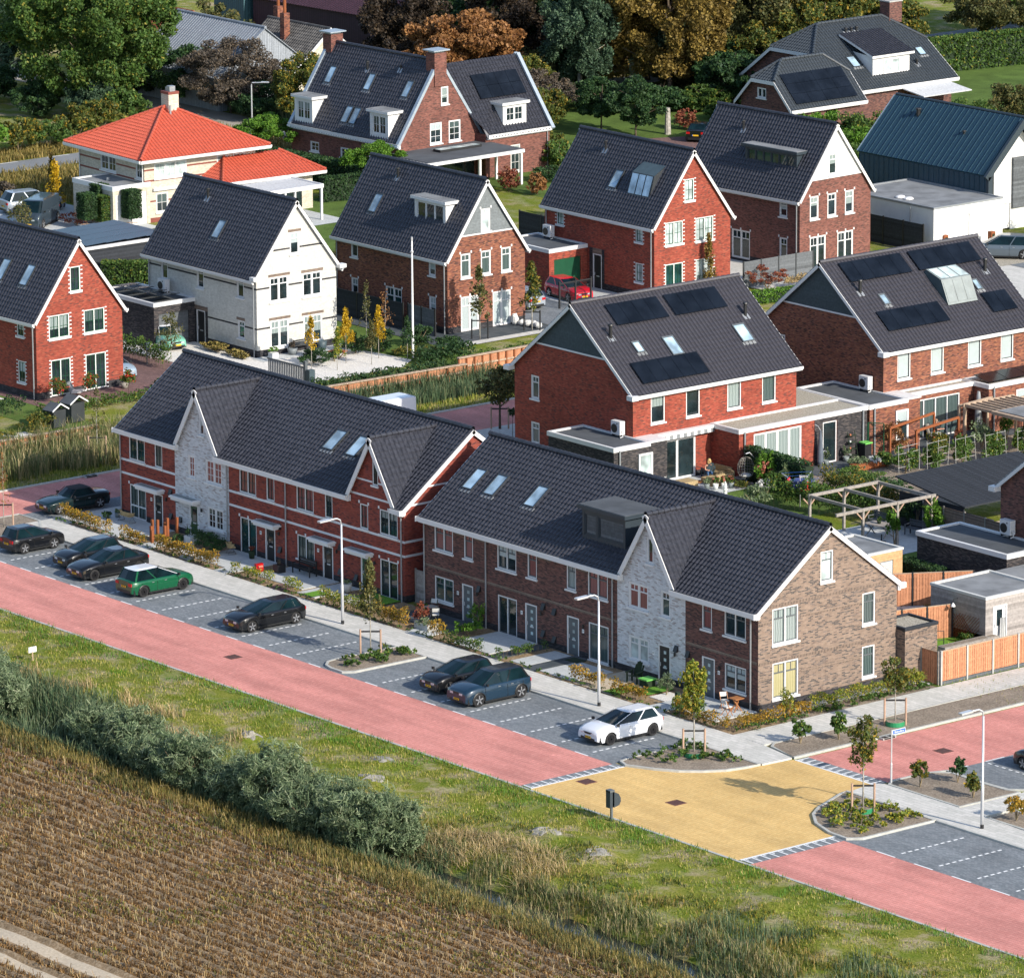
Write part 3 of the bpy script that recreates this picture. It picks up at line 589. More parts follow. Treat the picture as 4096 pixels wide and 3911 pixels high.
    for on,x in ((right_end,rx1),(left_end,rx0-.05)):
        if on:
            for S,y0 in ((SF,10.95),(SK,2*YR-10.95)): mb.obox(Vector((x,y0,ZE))-S[3]*.24,(.05,0,0),S[2]*ln,S[3]*.24,'white'); mb.box(min(x,x1 if x > x0 else x),y0-.12 if y0 < YR else y0-.33,ZE-.2,max(x+.06,x),y0+.33 if y0 < YR else y0+.12,ZE+.1,'white')
    if mb.v: wb(mb,'bargeboard',r)
    for w in wins:
        a,b,c,d = w[:4]; kind = w[4]; pane = w[5] if len(w) > 5 else 'glass'
        kw = dict(pane=pane)
        if kind == 'fr': window(r,(0,YF,0),ROWU,ROWN,a,b,c,d,2,sash='sash_dark' if style == 1 else 'grey_paint',sill=False,grid=None,keys=keys,name='french_door',**kw)
        elif style == 1: window(r,(0,YF,0),ROWU,ROWN,a,b,c,d,2 if b-a > 1 else 1,sash='sash_dark',grid=(2,2),keys=keys and d < 6,low=c+.75 if kind == 'tall' else None,**kw)
        elif style == 3: window(r,(0,YF,0),ROWU,ROWN,a,b,c,d,2 if b-a > 1 else 1,sash='white',grid=(2,3) if d < 6 else None,**kw)
        elif style == 4: window(r,(0,YF,0),ROWU,ROWN,a,b,c,d,2 if b-a > 1 else 1,sash='white',topl=d < 6,**kw)
        else: window(r,(0,YF,0),ROWU,ROWN,a,b,c,d,2 if b-a > 1 else 1,sash='grey_paint',topl=True,**kw)
    for i,(a,b,c,d,col,li) in enumerate(doors): door(r,(0,YF,0),ROWU,ROWN,a,b,d,col,li,glassv=li == 0)
    for a,b in canopy:
        mb = MB(); mb.box(a,YF-.62,2.26,b,YF-.003,2.36,'white'); mb.box(a+.08,YF-.54,2.12,b-.08,YF-.003,2.26,'white'); mb.box(a+.05,YF-.57,2.36,b-.05,YF-.05,2.40,'white'); mb.box(a+.15,YF-.5,2.401,b-.15,YF-.12,2.41,'louver'); wb(mb,'canopy',r)
    for i,(u0,u1) in enumerate(skys): roof_window(r,SF,u0-rx0,u1-rx0,(13.05-10.95)*math.hypot(1,KR),(14.3-10.95)*math.hypot(1,KR))
    if number:
        t,nx = number; mb = MB(); mb.box(nx-.08,YF-.022,1.46,nx+.08,YF-.002,1.66,'print_white'); pl_ = wb(mb,'number_plate',r); text(t,(nx,YF-.026,1.56),.14,'print_black',pl_,rot=(math.pi/2,0,0),name='house_number')
    for px_ in (pipe or ()): downpipe(r,(px_,YF,0),5.1,ROWN)
    mb = MB()
    for d in doors:
        x = d[1]+.45; mb.tube([(x-.9 if d[0] > (x0+x1)/2+1.5 else x,YF-.1,1.75),(x-.9 if d[0] > (x0+x1)/2+1.5 else x,YF-.1,1.95)],.06,'black',8)
    wb(mb,'wall_lamp',r); return r
def text(s,loc,size,mat,parent,rot=(0,0,0),name='lettering',B=True,ext=.003):
    c = bpy.data.curves.new(name,'FONT'); c.body = s; c.size = size; c.align_x = 'CENTER'; c.align_y = 'CENTER'; c.extrude = ext; c.resolution_u = 2
    o = bpy.data.objects.new(name,c); COL.objects.link(o); dg = bpy.context.evaluated_depsgraph_get(); me = bpy.data.meshes.new_from_object(o.evaluated_get(dg)); bpy.data.objects.remove(o); bpy.data.curves.remove(c)
    me.materials.clear(); me.materials.append(MATS[mat]); R_ = Matrix.Translation(loc) @ (Matrix.Rotation(rot[2],4,'Z') @ Matrix.Rotation(rot[1],4,'Y') @ Matrix.Rotation(rot[0],4,'X')); me.transform(R_)
    if B: me.transform(root_mat(top(parent)).inverted())
    o = link(name,me,parent); return o
WB = 'brick_band_white'; B1 = [(2.62,2.76,WB),(3.44,3.58,WB)]
GR = 'houses of the two terraced rows'
terrace('red brick terraced house at the left end of the left row',-4.9,.7,'brick_row',[(-3.95,-2.35,3.62,5.02,'w','glass_green'),(-1.34,-.58,3.62,5.02,'w','curtain_dark'),(-3.95,-2.32,.1,2.12,'tall','curtain_dark')],
  [(-1.49,-.6,0,2.0,'black',0)],left_end=True,bands=B1,keys=True,canopy=[(-2.75,-.35)],number=('43',-1.75),pipe=(-4.75,),group=GR)
terrace('white brick terraced house with a steep gable, in the left row',.7,6.05,'brick_white',[(2.03,2.69,3.6,4.93,'w','reflection_rose'),(3.77,5.36,3.6,4.99,'w','reflection_rose'),(3.87,5.43,.88,2.18,'w'),(3.17,3.68,6.31,7.72,'w')],
  [(2.11,2.95,0,2.0,'dark_green',0)],gable=(.98,5.22,3.08,8.86),style=3,canopy=[(.85,3.2)],number=('41',3.3),pipe=(5.95,),group=GR)
terrace('red brick terraced house with dark french doors, right of the white gable house',6.05,11.6,'brick_row',[(7.08,8.7,3.62,5.03,'w','reflection_rose'),(9.7,10.47,3.62,5.03,'w','reflection_rose'),(7.1,8.68,0,2.17,'fr','glass_green')],
  [(9.55,10.49,0,1.98,'black',0)],bands=B1,keys=True,canopy=[(9.0,11.1)],number=('39',9.1),group=GR)
terrace('red brick terraced house with a black bench under its window',11.6,17.1,'brick_row',[(12.58,14.21,3.62,5.03,'w','reflection_rose'),(15.27,15.98,3.62,5.03,'w'),(12.6,14.23,.75,2.15,'w','curtain_dark')],
  [(15.03,15.99,0,1.98,'black',0)],bands=B1,keys=True,skys=[(12.75,13.75),(14.9,15.85)],canopy=[(14.3,16.3)],number=('37',14.6),pipe=(11.63,),group=GR)
terrace('red brick terraced house with a steep brick gable, right end of left row',17.1,22.6,'brick_row',[(18.55,19.3,3.62,5.05,'w','reflection_rose'),(20.36,22.0,3.62,5.05,'w'),(20.36,21.98,0,2.2,'fr'),(19.74,20.26,6.31,7.75,'w')],
  [(18.6,19.49,0,1.98,'dark_green',0)],gable=(17.6,21.95,19.72,8.88),right_end=True,bands=B1+[(5.5,5.62,WB),(6.42,6.52,WB)],keys=True,canopy=[(17.7,19.8)],pipe=(22.42,),group=GR)
def sold(a,b,zs=(2.55,),gaps=((),)): return [('S',a,b,z) for z in zs]
TP = 'brick_dkbrown'
terrace('brown brick terraced house at the left end of the right row',24.35,29.97,TP,[(25.33,26.98,3.66,5.08,'w','reflection_rose'),(27.96,28.75,3.66,5.08,'w','reflection_rose'),(25.33,27.0,.78,2.18,'w','glass_green')],
  [(27.79,28.75,0,2.18,'grey_paint',4)],left_end=True,style=2,soldiers=[('S',24.45,29.9,2.58),('S',27.1,27.85,4.85),('S',28.9,29.8,4.85)],skys=[(25.6,26.5),(27.45,28.4)],number=('33',27.4),pipe=(24.5,29.97),group=GR)
terrace('brown brick terraced house with tall grey french doors, second of the right row',29.97,35.6,TP,[(30.88,32.54,3.66,5.08,'w'),(33.51,34.31,3.66,5.08,'w','reflection_rose'),(30.91,32.57,0,2.17,'fr')],
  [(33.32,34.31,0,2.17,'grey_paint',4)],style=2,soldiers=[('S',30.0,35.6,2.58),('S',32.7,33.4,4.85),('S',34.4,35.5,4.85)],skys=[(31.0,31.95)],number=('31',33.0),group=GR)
h29 = terrace('brown brick terraced house under the wide dark dormer, left of the white gable house',35.6,41.12,TP,[(36.86,37.65,3.66,5.08,'w','curtain'),(38.65,40.32,3.66,5.08,'w','reflection_rose'),(38.7,40.37,.1,2.18,'w','curtain_dark')],
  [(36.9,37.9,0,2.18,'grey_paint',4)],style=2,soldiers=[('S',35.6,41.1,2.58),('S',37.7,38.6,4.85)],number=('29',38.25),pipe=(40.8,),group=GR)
terrace('white brick terraced house with a steep gable and black door, in the right row',41.12,46.7,'brick_white',[(42.05,43.66,3.68,5.08,'w','reflection_rose'),(44.69,45.46,3.68,5.1,'w','glass_green'),(42.06,43.7,.83,2.15,'w','glass_frost'),(43.55,44.1,6.35,7.8,'w')],
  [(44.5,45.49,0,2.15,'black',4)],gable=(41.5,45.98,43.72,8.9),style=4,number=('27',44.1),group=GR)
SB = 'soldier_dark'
terrace('terraced end house with a wide pale brick side wall, right end of the right row',46.7,52.5,TP,[(48.03,48.82,3.68,5.09,'w','reflection_rose'),(49.82,51.52,3.7,5.1,'w'),(49.85,51.55,.82,2.2,'w')],
  [(48.06,49.07,0,2.2,'grey_paint',4)],right_end='brick_taupe',style=2,ehole=[(15.62,16.5,6.3,7.95),(18.6,19.5,3.5,5.22),(18.6,19.5,.62,2.32),(12.28,14.08,3.48,5.42),(12.3,14.1,.56,2.5)],
  soldiers=[('S',46.8,52.4,2.58),('E',11.35,21.0,2.52),('E',14.25,18.45,4.68),('E',12.0,20.6,5.5),('E',14.27,18.45,1.72),('E',11.35,12.15,4.68),('E',11.35,12.15,1.72),('E',16.7,18.15,7.4),('E',14.4,15.5,7.4),('E',19.7,20.95,4.62),('E',19.7,20.95,1.72)],number=('25',49.4),pipe=(52.0,),group=GR)
r25 = [o for o in COL.objects if o.get('label','').startswith('terraced end house')][0]
for a,b,c,d,l,p in ((15.62,16.5,6.3,7.95,1,'glass_frost'),(18.6,19.5,3.5,5.22,1,'curtain_dark'),(18.6,19.5,.62,2.32,1,'curtain_dark'),(12.28,14.08,3.48,5.42,2,'curtain'),(12.3,14.1,.56,2.5,2,'curtain_warm')):
    window(r25,(52.5,0,0),(0,1,0),(1,0,0),a,b,c,d,l,sash='grey_paint',pane=p,topl=True)
# dark dormer with closed shutters on house 29
dz = 2.66
dm = MB(); d29 = dormer(h29,(0,10.95,ZE),(1,0,0),(0,-1,0),KR,37.0,40.6,1.35,2.72,[(37.15,38.2,1.25,2.5,1),(38.3,40.5,1.25,2.5,1)],mat='blue_grey',fasc='blue_grey',sash='blue_grey',pane='boards_grey',roofm='roof_felt')
# nest boxes on the fronts
# ================================================================ ground
def terr(x,y):
    z = 0.0
    if y < -6.9:
        t = min(1,(-6.9-y)/4); z += t*.10*noise.noise((x*.5,y*.5,0)); z += t*.12*noise.noise((x*.12,y*.15,3)); z -= 1.0*math.exp(-((y+18.3)/1.35)**2)
        for mx,my,mr,mh in MOUNDS: z += mh*math.exp(-((x-mx)**2/(mr*1.3)**2+(y-my)**2/mr**2))*(1+.5*noise.noise((x*2,y*2,9)))
        if y < -21:
            r = .5+.5*math.cos((y+21.4+.375)/.75*2*math.pi); f = min(1,(-21-y)/1.5)
            if any(abs(y-t_) < .62 for t_ in TRACKS): r = .05
            z += f*(.17*r-.06+.03*noise.noise((x*1.7,y*4,1)))
    if -26 < x < -13 and y > -4: z -= .8*math.exp(-((x+19.3)/1.6)**2)
    return z
MOUNDS = [(39.4,-12,.9,.45),(47,-9.1,.8,.18),(49.8,-12.0,1.0,.4),(52.4,-10.2,.9,.12),(62.8,-11.4,1.1,.45),(66.4,-11.3,1.1,.3),(64.6,-10.4,.6,.2),(70.5,-12.6,.9,.25),(78,-10.5,1.4,.3),(84,-12.5,2,.35),(34.5,-11.2,1.0,.25)]
TRACKS = (-39.8,-41.9)
xs = [-900,-400,-250,-180,-140,-110,-80,-60,-40,-30]+[-26+.6*i for i in range(22)]+[-12,-8,-4]+[.8*i for i in range(145)]+[118,124,140,200,400,900]
ys = [-600,-200,-120,-90,-75]+[-60+.125*i for i in range(427)]+[-6,-3,0,5,10,15,20,25,30,40,50,60,80,100,140,180,250,400,900]
V_ = [(x,y,terr(x,y) if -27 < x < 118 else 0) for y in ys for x in xs]; nx = len(xs); F_ = []; M_ = []
for j in range(len(ys)-1):
    for i in range(nx-1):
        F_.append((j*nx+i,j*nx+i+1,(j+1)*nx+i+1,(j+1)*nx+i)); M_.append(2 if any(abs(ys[j]+.06-t_) < .4 for t_ in TRACKS) else 1 if ys[j] < -21.1+1.2*noise.noise((xs[i]*.3,0,0)) else 0)
me = bpy.data.meshes.new('ground'); me.from_pydata(V_,[],F_); me.materials.append(MATS['rough_grass']); me.materials.append(MATS['soil_sand']); me.materials.append(MATS['sand']); me.polygons.foreach_set('material_index',M_); me.polygons.foreach_set('use_smooth',[True]*len(F_)); me.update()
tag(link('ground',me),kind='structure')
def sheet(name,pts,mat,z=.01,kind='structure',thick=0):
    mb = MB(); P_ = [(x,y,z) for x,y in pts]
    ar = sum(pts[i][0]*pts[(i+1) % len(pts)][1]-pts[(i+1) % len(pts)][0]*pts[i][1] for i in range(len(pts)))
    if ar < 0: P_ = P_[::-1]
    mb.poly(P_,mat)
    if thick:
        n = len(P_)
        for i in range(n): a,b = P_[i],P_[(i+1) % n]; mb.poly([(a[0],a[1],z-thick),(b[0],b[1],z-thick),b,a],mat)
    o = mb.build(name)
    if kind: tag(o,kind=kind)
    return o
def R4(x0,y0,x1,y1): return [(x0,y0),(x1,y0),(x1,y1),(x0,y1)]
def line(name,pts,w,z,mat,hgt=.0,closed=False):
    mb = MB(); n = len(pts); P_ = [Vector((x,y,0)) for x,y in pts]; L_,R_ = [],[]
    for i in range(n):
        a = P_[(i-1) % n] if closed or i else P_[i]; b = P_[(i+1) % n] if closed or i < n-1 else P_[i]; d = (b-a).normalized(); s = Vector((-d.y,d.x,0))*w/2; L_.append(P_[i]+s); R_.append(P_[i]-s)
    for i in range(n if closed else n-1):
        j = (i+1) % n; mb.poly([tuple(R_[i]+Z*z),tuple(R_[j]+Z*z),tuple(L_[j]+Z*z),tuple(L_[i]+Z*z)],mat)
        if hgt: mb.poly([tuple(R_[i]+Z*(z-hgt)),tuple(R_[j]+Z*(z-hgt)),tuple(R_[j]+Z*z),tuple(R_[i]+Z*z)],mat); mb.poly([tuple(L_[j]+Z*(z-hgt)),tuple(L_[i]+Z*(z-hgt)),tuple(L_[i]+Z*z),tuple(L_[j]+Z*z)],mat)
    return tag(mb.build(name),kind='structure')
def arc(cx,cy,r,a0,a1,n=8,ry=None): return [(cx+r*math.cos(math.radians(a0+(a1-a0)*i/n)),cy+(ry or r)*math.sin(math.radians(a0+(a1-a0)*i/n))) for i in range(n+1)]
sheet('road',R4(-80,-6.6,54.9,-.6),'pave_red',.012); sheet('road',R4(72.3,-6.6,140,-.6),'pave_red',.012)
sheet('road',R4(-14.4,-.6,-8.9,62),'pave_red',.012); sheet('parking_lot',R4(-3.6,-.6,54.9,4.9),'pave_grey',.012); sheet('parking_lot',R4(72.3,-.6,140,4.9),'pave_grey',.012)
sheet('parking_lot',R4(-8.9,6.8,-6.6,30),'pave_grey',.012)
Q2 = [(55.7,-.35),(57.1,.3),(58.2,1.0),(59,1.9),(59.6,2.9),(59.85,4),(59.95,4.85)]; Q3 = [(66.2,5.7),(66.45,4.5),(66.9,3.5),(67.5,2.1),(68.2,1.1),(69.4,.2),(71.0,-.35),(72.2,-.45)]
sheet('junction',[(55.7,-6.6),(71.4,-6.6),(71.4,-.42)]+Q3[::-1][1:]+[(66.25,6.9),(60.2,6.9)]+Q2[::-1],'pave_yellow',.012)
sheet('road',[(60.3,7.8),(66.35,7.8),(66.4,10.4),(66.7,11.5),(66.7,70),(60.3,70)],'pave_red',.012)
sheet('parking_lot',[(66.7,11.5),(69.6,11.4),(71.0,11.5),(71.8,12.3),(71.9,70),(66.7,70)],'pave_grey',.012)
def teeth(p,q,out,n,inner):
    p,q,out = Vector((*p,0)),Vector((*q,0)),Vector((*out,0)); d = (q-p); sheet('road',[(p.x,p.y),(q.x,q.y),(q.x+out.x,q.y+out.y),(p.x+out.x,p.y+out.y)],'pave_grey',.012)
    mb = MB(); mb.obox(p+Z*.013,d,out*.16,Z*.004,'marking')
    for i in range(n):
        a = p+d*((i+.15)/n); mb.obox(a+out*.16+Z*.013,d*(.16/n),out*.80,Z*.004,'marking'); mb.obox(a+d*.3/n+out*.16+Z*.013,d*(.13/n),out*.22,Z*.004,'marking')
    tag(mb.build('road_marking'),kind='structure')
teeth((55.7,-6.5),(55.7,-.4),(-.8,0),11,0); teeth((71.4,-6.5),(71.4,-.45),(.9,0),11,0); teeth((60.3,6.9),(66.3,6.9),(0,.9),11,0)
mb = MB()
def bay(x,y0=.05,L=4.25,n=10):
    for i in range(n): a = y0+i*L/n; mb.box(x-.055,a,.013,x+.055,a+.24,.017,'marking')
for k in range(-1,12): bay(2.5*k)
for k in range(8): bay(35.1+2.5*k)
for k in range(14): bay(75.64+2.63*k,.1)
for k in range(-2,22):
    x = 2.5*k-.6
    if not 29.4 < x < 32.8 and x < 54: mb.box(x,-.62,.017,x+1.05,-.52,.0175,'marking')
for k in range(14): x = 74.6+2.63*k; mb.box(x,-.62,.017,x+1.3,-.52,.0175,'marking')
for k in range(12): mb.box(66.65,11.6+2.5*k,.017,66.75,12.9+2.5*k,.0175,'marking')
for k in range(5):
    for i in range(9): mb.box(67.0+i*.5,14.0+2.55*k-.05,.013,67.24+i*.5,14.0+2.55*k+.05,.017,'marking')
tag(mb.build('road_marking'),kind='structure')
KZ = .10
line('kerb',[(-80,-6.7),(140,-6.7)],.16,.03,'kerb',.05)
sheet('pavement',[(-6.6,4.98),(60.0,4.98),(60.1,6.9),(57.5,7.35),(55.2,7.4),(-6.6,7.4)],'pave_walk',KZ,thick=.1); sheet('pavement',R4(55.0,7.4,57.4,80),'pave_walk',KZ,thick=.1)
line('kerb',[(-3.6,4.95),(29.5,4.95)],.12,KZ+.004,'kerb',.1); line('kerb',[(32.8,4.95),(54.7,4.95)],.12,KZ+.004,'kerb',.1); line('kerb',[(72.9,4.95),(140,4.95)],.12,KZ+.004,'kerb',.1)
sheet('pavement',[(66.3,6.0),(66.5,4.98),(140,4.98),(140,7.0),(76.5,7.0),(72.6,7.3),(66.6,7.3),(66.3,6.95)],'pave_walk',KZ,thick=.1); sheet('pavement',R4(71.9+.2,7.0,73.9,60),'pave_walk',KZ-.003,thick=.1)
def bed(pts,z=.09,mat='bark_mulch',kerb=True,name='planting_bed'):
    sheet(name,pts,mat,z,thick=.1)
    if kerb: line('kerb',pts,.15,z+.03,'kerb',.13,True)
I1 = [(30.0,4.9),(29.85,1.2),(30.0,.3),(30.5,-.2),(31.2,-.4),(32.2,-.4),(32.55,.1),(32.6,4.9)]
bed(I1); bed([(54.85,4.9),(54.8,.6),(55.0,-.1)]+Q2); bed([(66.3,5.0)]+Q3[1:-1]+[(72.3,-.4),(72.75,.2),(72.8,4.9)])
bed([(57.5,80),(57.5,8.0),(57.9,7.5),(60.1,7.0),(60.2,80)]); bed([(66.5,10.4),(66.4,8.0),(66.8,7.4),(71.9,7.4),(72.0,11.4),(71.2,11.2),(69.6,11.1),(67.3,11.2)])
bed([(-8.8,2.0),(-3.8,2.0),(-3.8,4.8),(-6.6,6.6),(-8.8,6.6)])
bed(R4(74.2,7.15,90,9.0)); line('kerb',[(-14.5,-.4),(-14.5,70)],.2,.1,'kerb',.1); line('kerb',[(66.45,7.9),(66.5,10.4),(66.8,11.35),(69.6,11.25),(71.2,11.35),(72,12.2),(72,60)],.16,.1,'kerb',.1)
# gardens in front of and beside the rows
sheet('garden_soil',R4(-6.4,7.4,54.9,11.3),'soil_sand',.055); sheet('garden_soil',R4(52.5,11.3,54.9,21.8),'bark_mulch',.055)
PT = lambda a,b,c,d,m='tiles_light',z=.10: sheet('patio',R4(a,b,c,d),m,z,thick=.06)
PT(-5.9,8.2,.6,11.25); PT(-1.6,7.4,-.4,8.2); PT(2.0,7.4,3.1,11.25); PT(4.0,8.4,6.0,9.8,'gravel_white'); PT(6.4,8.3,10.9,11.25); PT(9.7,7.4,10.8,8.3); PT(12.0,8.6,16.6,11.25); PT(14.8,7.4,16.0,8.6,'pave_brown')
PT(16.9,8.0,18.6,11.2,'tiles_light'); sheet('lawn',R4(17.6,7.9,18.5,9.0),'turf',.165); PT(18.8,8.8,22.4,9.9,'gravel_white'); sheet('lawn',R4(19.8,9.9,22.4,11.2),'turf',.12)
PT(24.4,8.9,29.6,11.25,'tiles_dark'); PT(27.6,7.4,29.3,8.9); PT(31.0,7.9,34.4,11.25); PT(34.6,7.4,35.5,11.2,'tiles_dark'); PT(36.2,7.9,37.6,11.0); PT(37.65,7.4,38.7,11.25,'tiles_dark'); PT(38.8,7.8,41.6,10.6)
sheet('gravel',R4(41.8,7.6,45,11.2),'sand',.09); sheet('lawn',R4(44.2,7.7,45.2,9.6),'turf',.12); sheet('lawn',R4(45.3,9.0,46.4,10.8),'turf',.12); PT(46.6,8.9,47.9,10.3,'gravel_white'); PT(47.9,7.4,49.3,11.25); PT(49.3,8.4,52.5,11.25)
PT(52.9,11.3,53.6,21.6,'tiles_light')
# beyond the rows
sheet('lawn',R4(-46,21,-23.7,24.4),'lawn',.02); sheet('pavement',R4(-46,24.4,-31.6,34),'pave_brown',.03); sheet('pavement',R4(-56,33.5,-28.5,39.0),'pave_brown',.026)
sheet('gravel',R4(-56,39,-27,44.0),'gravel_white',.03); sheet('gravel',[(-35.6,44),(-27,44),(-27,49.8),(-28.4,51.6),(-31.8,51.2),(-35.6,50)],'gravel_white',.034); sheet('patio',R4(-35.6,43.6,-34.2,51.2),'tiles_light',.045)
sheet('gravel',R4(-41,22,-36,24),'gravel_white',.04); sheet('gravel',R4(-27.2,14,-23.9,19.5),'gravel_white',.05)
sheet('lawn',R4(-56,51,-23,56),'lawn',.02); sheet('patio',R4(-46,55.6,-30.3,65.6),'tiles_dark',.06); sheet('patio',R4(-30.3,55.6,-29.4,65.6),'pave_walk',.062); sheet('driveway',R4(-50,65.8,-24,71.4),'pave_grey',.03); sheet('driveway',R4(-50,71.4,-24,77),'tiles_light',.034)
sheet('driveway',R4(-60,85,-24,91),'pave_walk',.02); sheet('driveway',R4(-33,99,-14,108.5),'gravel_tan',.03); sheet('driveway',R4(-26,104.5,-14,124),'pave_grey',.036); sheet('pavement',R4(-26,96,-10,104.4),'pave_walk',.034)
sheet('pavement',R4(-8.9,30,-1.7,60),'pave_walk',.03); sheet('pavement',R4(-6.6,7.4,-4.9,30),'pave_walk',.09)
# duplex gardens
sheet('patio',R4(9.7,41.0,14.2,46.2),'tiles_light',.05); sheet('lawn',R4(10,33,22,48.3),'lawn',.02); sheet('lawn',[(12,38),(14.2,38),(14.2,45),(17.6,45),(17.6,40),(17.6,36)],'lawn',.03)
sheet('patio',R4(12.3,49.6,14.6,56),'tiles_dark',.05); sheet('patio',R4(10.2,56.4,14,68),'tiles_dark',.046); sheet('lawn',R4(-2,22,60,33),'lawn',.015); sheet('garden_soil',R4(12.3,48.4,26,72),'bark_mulch',.016)
sheet('patio',R4(25.6,39.6,32.4,44.8),'tiles_light',.05); sheet('lawn',R4(32.4,36,37.2,46),'lawn',.03); sheet('patio',R4(33.3,42.0,34.1,43),'tiles_light',.05); sheet('patio',R4(34.7,41.6,35.5,42.6),'tiles_light',.05)
sheet('gravel',R4(30,46,41,52),'sand',.03); sheet('patio',R4(38,21.2,54.2,33),'tiles_light',.04); sheet('driveway',R4(44,33,70,60),'tiles_light',.03)
# far lanes
sheet('lane',[(-180,92),(-150,96.5),(-128,97.0),(-108,96.8),(-84,92),(-84,95.5),(-108,100.6),(-128,100.6),(-150,100.5),(-180,97)],'road_concrete',.02)
sheet('road',R4(-108.6,20,-104.8,190),'asphalt',.03)
mb = MB()
for x in (-108.45,-104.95):
    for k in range(30): mb.box(x-.05,22+k*5,.031,x+.05,24.2+k*5,.035,'marking')
tag(mb.build('road_marking'),kind='structure'); sheet('road',R4(-108.6,190,-104.8,400),'asphalt',.03)
sheet('lawn',[(-104,104),(-76,104),(-76,128),(-82,133),(-104,133)],'lawn',.02); sheet('lawn',R4(-104,146,-60,190),'lawn',.02); sheet('lawn',R4(-103,96,-60,104),'lawn',.018); sheet('lawn',R4(-95,40,-68,60),'lawn',.018); sheet('lawn',R4(-80,68,-62,86),'lawn',.018); sheet('lane',R4(-124,163,-113,172),'road_concrete',.022)
sheet('driveway',[(-84,118),(-76,118),(-76,123),(-82,123)],'pave_brown',.03); sheet('driveway',R4(-92,56,-78,66.6),'tiles_light',.03); sheet('patio',R4(-80,69,-71,79),'tiles_light',.035)
mb = MB(); mb.poly([(10,-19.6,-.62),(118,-19.6,-.62),(118,-17,-.62),(10,-17,-.62)],'water'); mb.poly([(-21,-4,-.5),(-17.6,-4,-.5),(-17.6,70,-.5),(-21,70,-.5)],'water'); tag(mb.build('water'),kind='structure')
def manhole(x,y,s=.8,lab=''):
    mb = MB(); mb.box(x-s/2,y-s/2,.012,x+s/2,y+s/2,.02,'rust_dark')
    for k in range(5): mb.box(x-s/2+.08,y-s/2+.1+k*.14,.02,x+s/2-.08,y-s/2+.16+k*.14,.024,'black')
    tag(mb.build('manhole_cover'),lab,'manhole cover','manhole covers in the roads')
plain('rust_dark',(.17,.065,.045),.8,var=.3,scale=9)
manhole(25.7,-2.9,.8,'rusty square manhole cover in the red road beside the empty parking bays'); manhole(62.2,-2.6,.8,'rusty square manhole cover in the middle of the yellow junction'); manhole(63.9,13.8,.8,'dark square manhole cover in the red side street'); manhole(55.9+.6,-3.6,.8,'rusty manhole cover at the left edge of the yellow junction, beside the striped border')
# ================================================================ detached houses
HU,HN,HE = (1,0,0),(0,-1,0),(1,0,0)
def detached(label,x0,y0,L,W,he,hr,wm,E,F,estyle,**kw):
    r = empty('detached_house',(x0,y0,0),kw.pop('rot',0),label,'house'); fst = kw.pop('fstyle',estyle)
    dr = kw.pop('doors',())
    E_ = [(a-y0,b-y0,c,d)+tuple(t) for a,b,c,d,*t in E]; F_ = [(a-x0,b-x0,c,d)+tuple(t) for a,b,c,d,*t in F]; D_ = [(a-x0,b-x0,c,d)+tuple(t) for a,b,c,d,*t in dr]
    SF,SK,k = house(r,L,W,he,hr,wm,E=[e[:4] for e in E_],F=[e[:4] for e in F_]+[e[:4] for e in D_],**kw)
    n_e = (.03 if kw.get('clad') else 0)
    for a,b,c,d,l,*p in E_: window(r,(n_e if kw.get('clad') and c > kw['clad'] else 0,0,0),(0,1,0),(1,0,0),a,b,c,d,l,B=LB,pane=p[0] if p else 'glass',name='french_door' if c < .3 else 'window',**({**estyle,'sill': c > .3}))
    for a,b,c,d,l,*p in F_: window(r,(0,0,0),(1,0,0),(0,-1,0),a,b,c,d,l,B=LB,pane=p[0] if p else 'glass',name='french_door' if c < .3 else 'window',**({**fst,'sill': c > .3}))
    for a,b,c,d,col,li in D_: door(r,(0,0,0),(1,0,0),(0,-1,0),a,b,d,col,li,B=LB,glassv=False)
    downpipe(r,(-.25,0,0),he-.1,(0,-1,0),LB,jog=.25); downpipe(r,(-L+.25,0,0),he-.1,(0,-1,0),LB); downpipe(r,(-.25,W,0),he-.1,(0,1,0),LB,jog=.2)
    return r,SF,SK,k
def U_(S,r,x): return x-r.location.x-S[0].x
st_q = dict(sash='dark_green',grid=(2,2),quoin=True); st_k = dict(sash='white',topl=True,keys=True)
r,S,SK_,k = detached('red brick detached house with white quoins and green doors, leftmost of the back row',-34.25,25.35,12.2,7.0,5.4,10.15,'brick_red',[(28.19,29.03,6.8,8.46,1),(26.4,28.06,3.9,5.46,2),(29.24,30.92,3.9,5.46,2),(26.5,28.09,.12,2.52,2),(29.3,30.96,.12,2.5,2)],
  [(-36.33,-35.55,4.0,5.15,1),(-36.3,-35.5,.95,2.4,1)],st_q,rot=math.radians(2))
for a,b in ((-40.2,-39.35),(-37.5,-36.65)): roof_window(r,S,U_(S,r,a),U_(S,r,b),2.35,3.95,LB)
DBD = [(1.9,2.02,'brick_plinth'),(4.62,4.74,'brick_plinth')]
r,S,SK_,k = detached('white brick detached house with dark brick bands, in the white gravel garden',-35.6,44.1,12.5,6.7,5.75,10.25,'brick_offwhite',[(46.94,47.75,6.7,8.22,1),(45.2,46.78,3.65,5.35,2),(47.96,49.59,3.65,5.3,2),(45.2,46.78,.5,2.4,2),(47.99,49.59,.5,2.38,2)],
  [(-46.55,-45.78,3.8,5.25,1),(-42.4,-41.6,3.8,5.25,1),(-37.83,-37.03,3.85,5.25,1),(-37.78,-37.0,1.05,2.3,1)],dict(sash='white',topl=True),doors=[(-42.49,-41.5,0,2.3,'black',0)],bandsF=DBD,bandsE=DBD+[(7.1,7.22,'brick_plinth')],oe=.4)
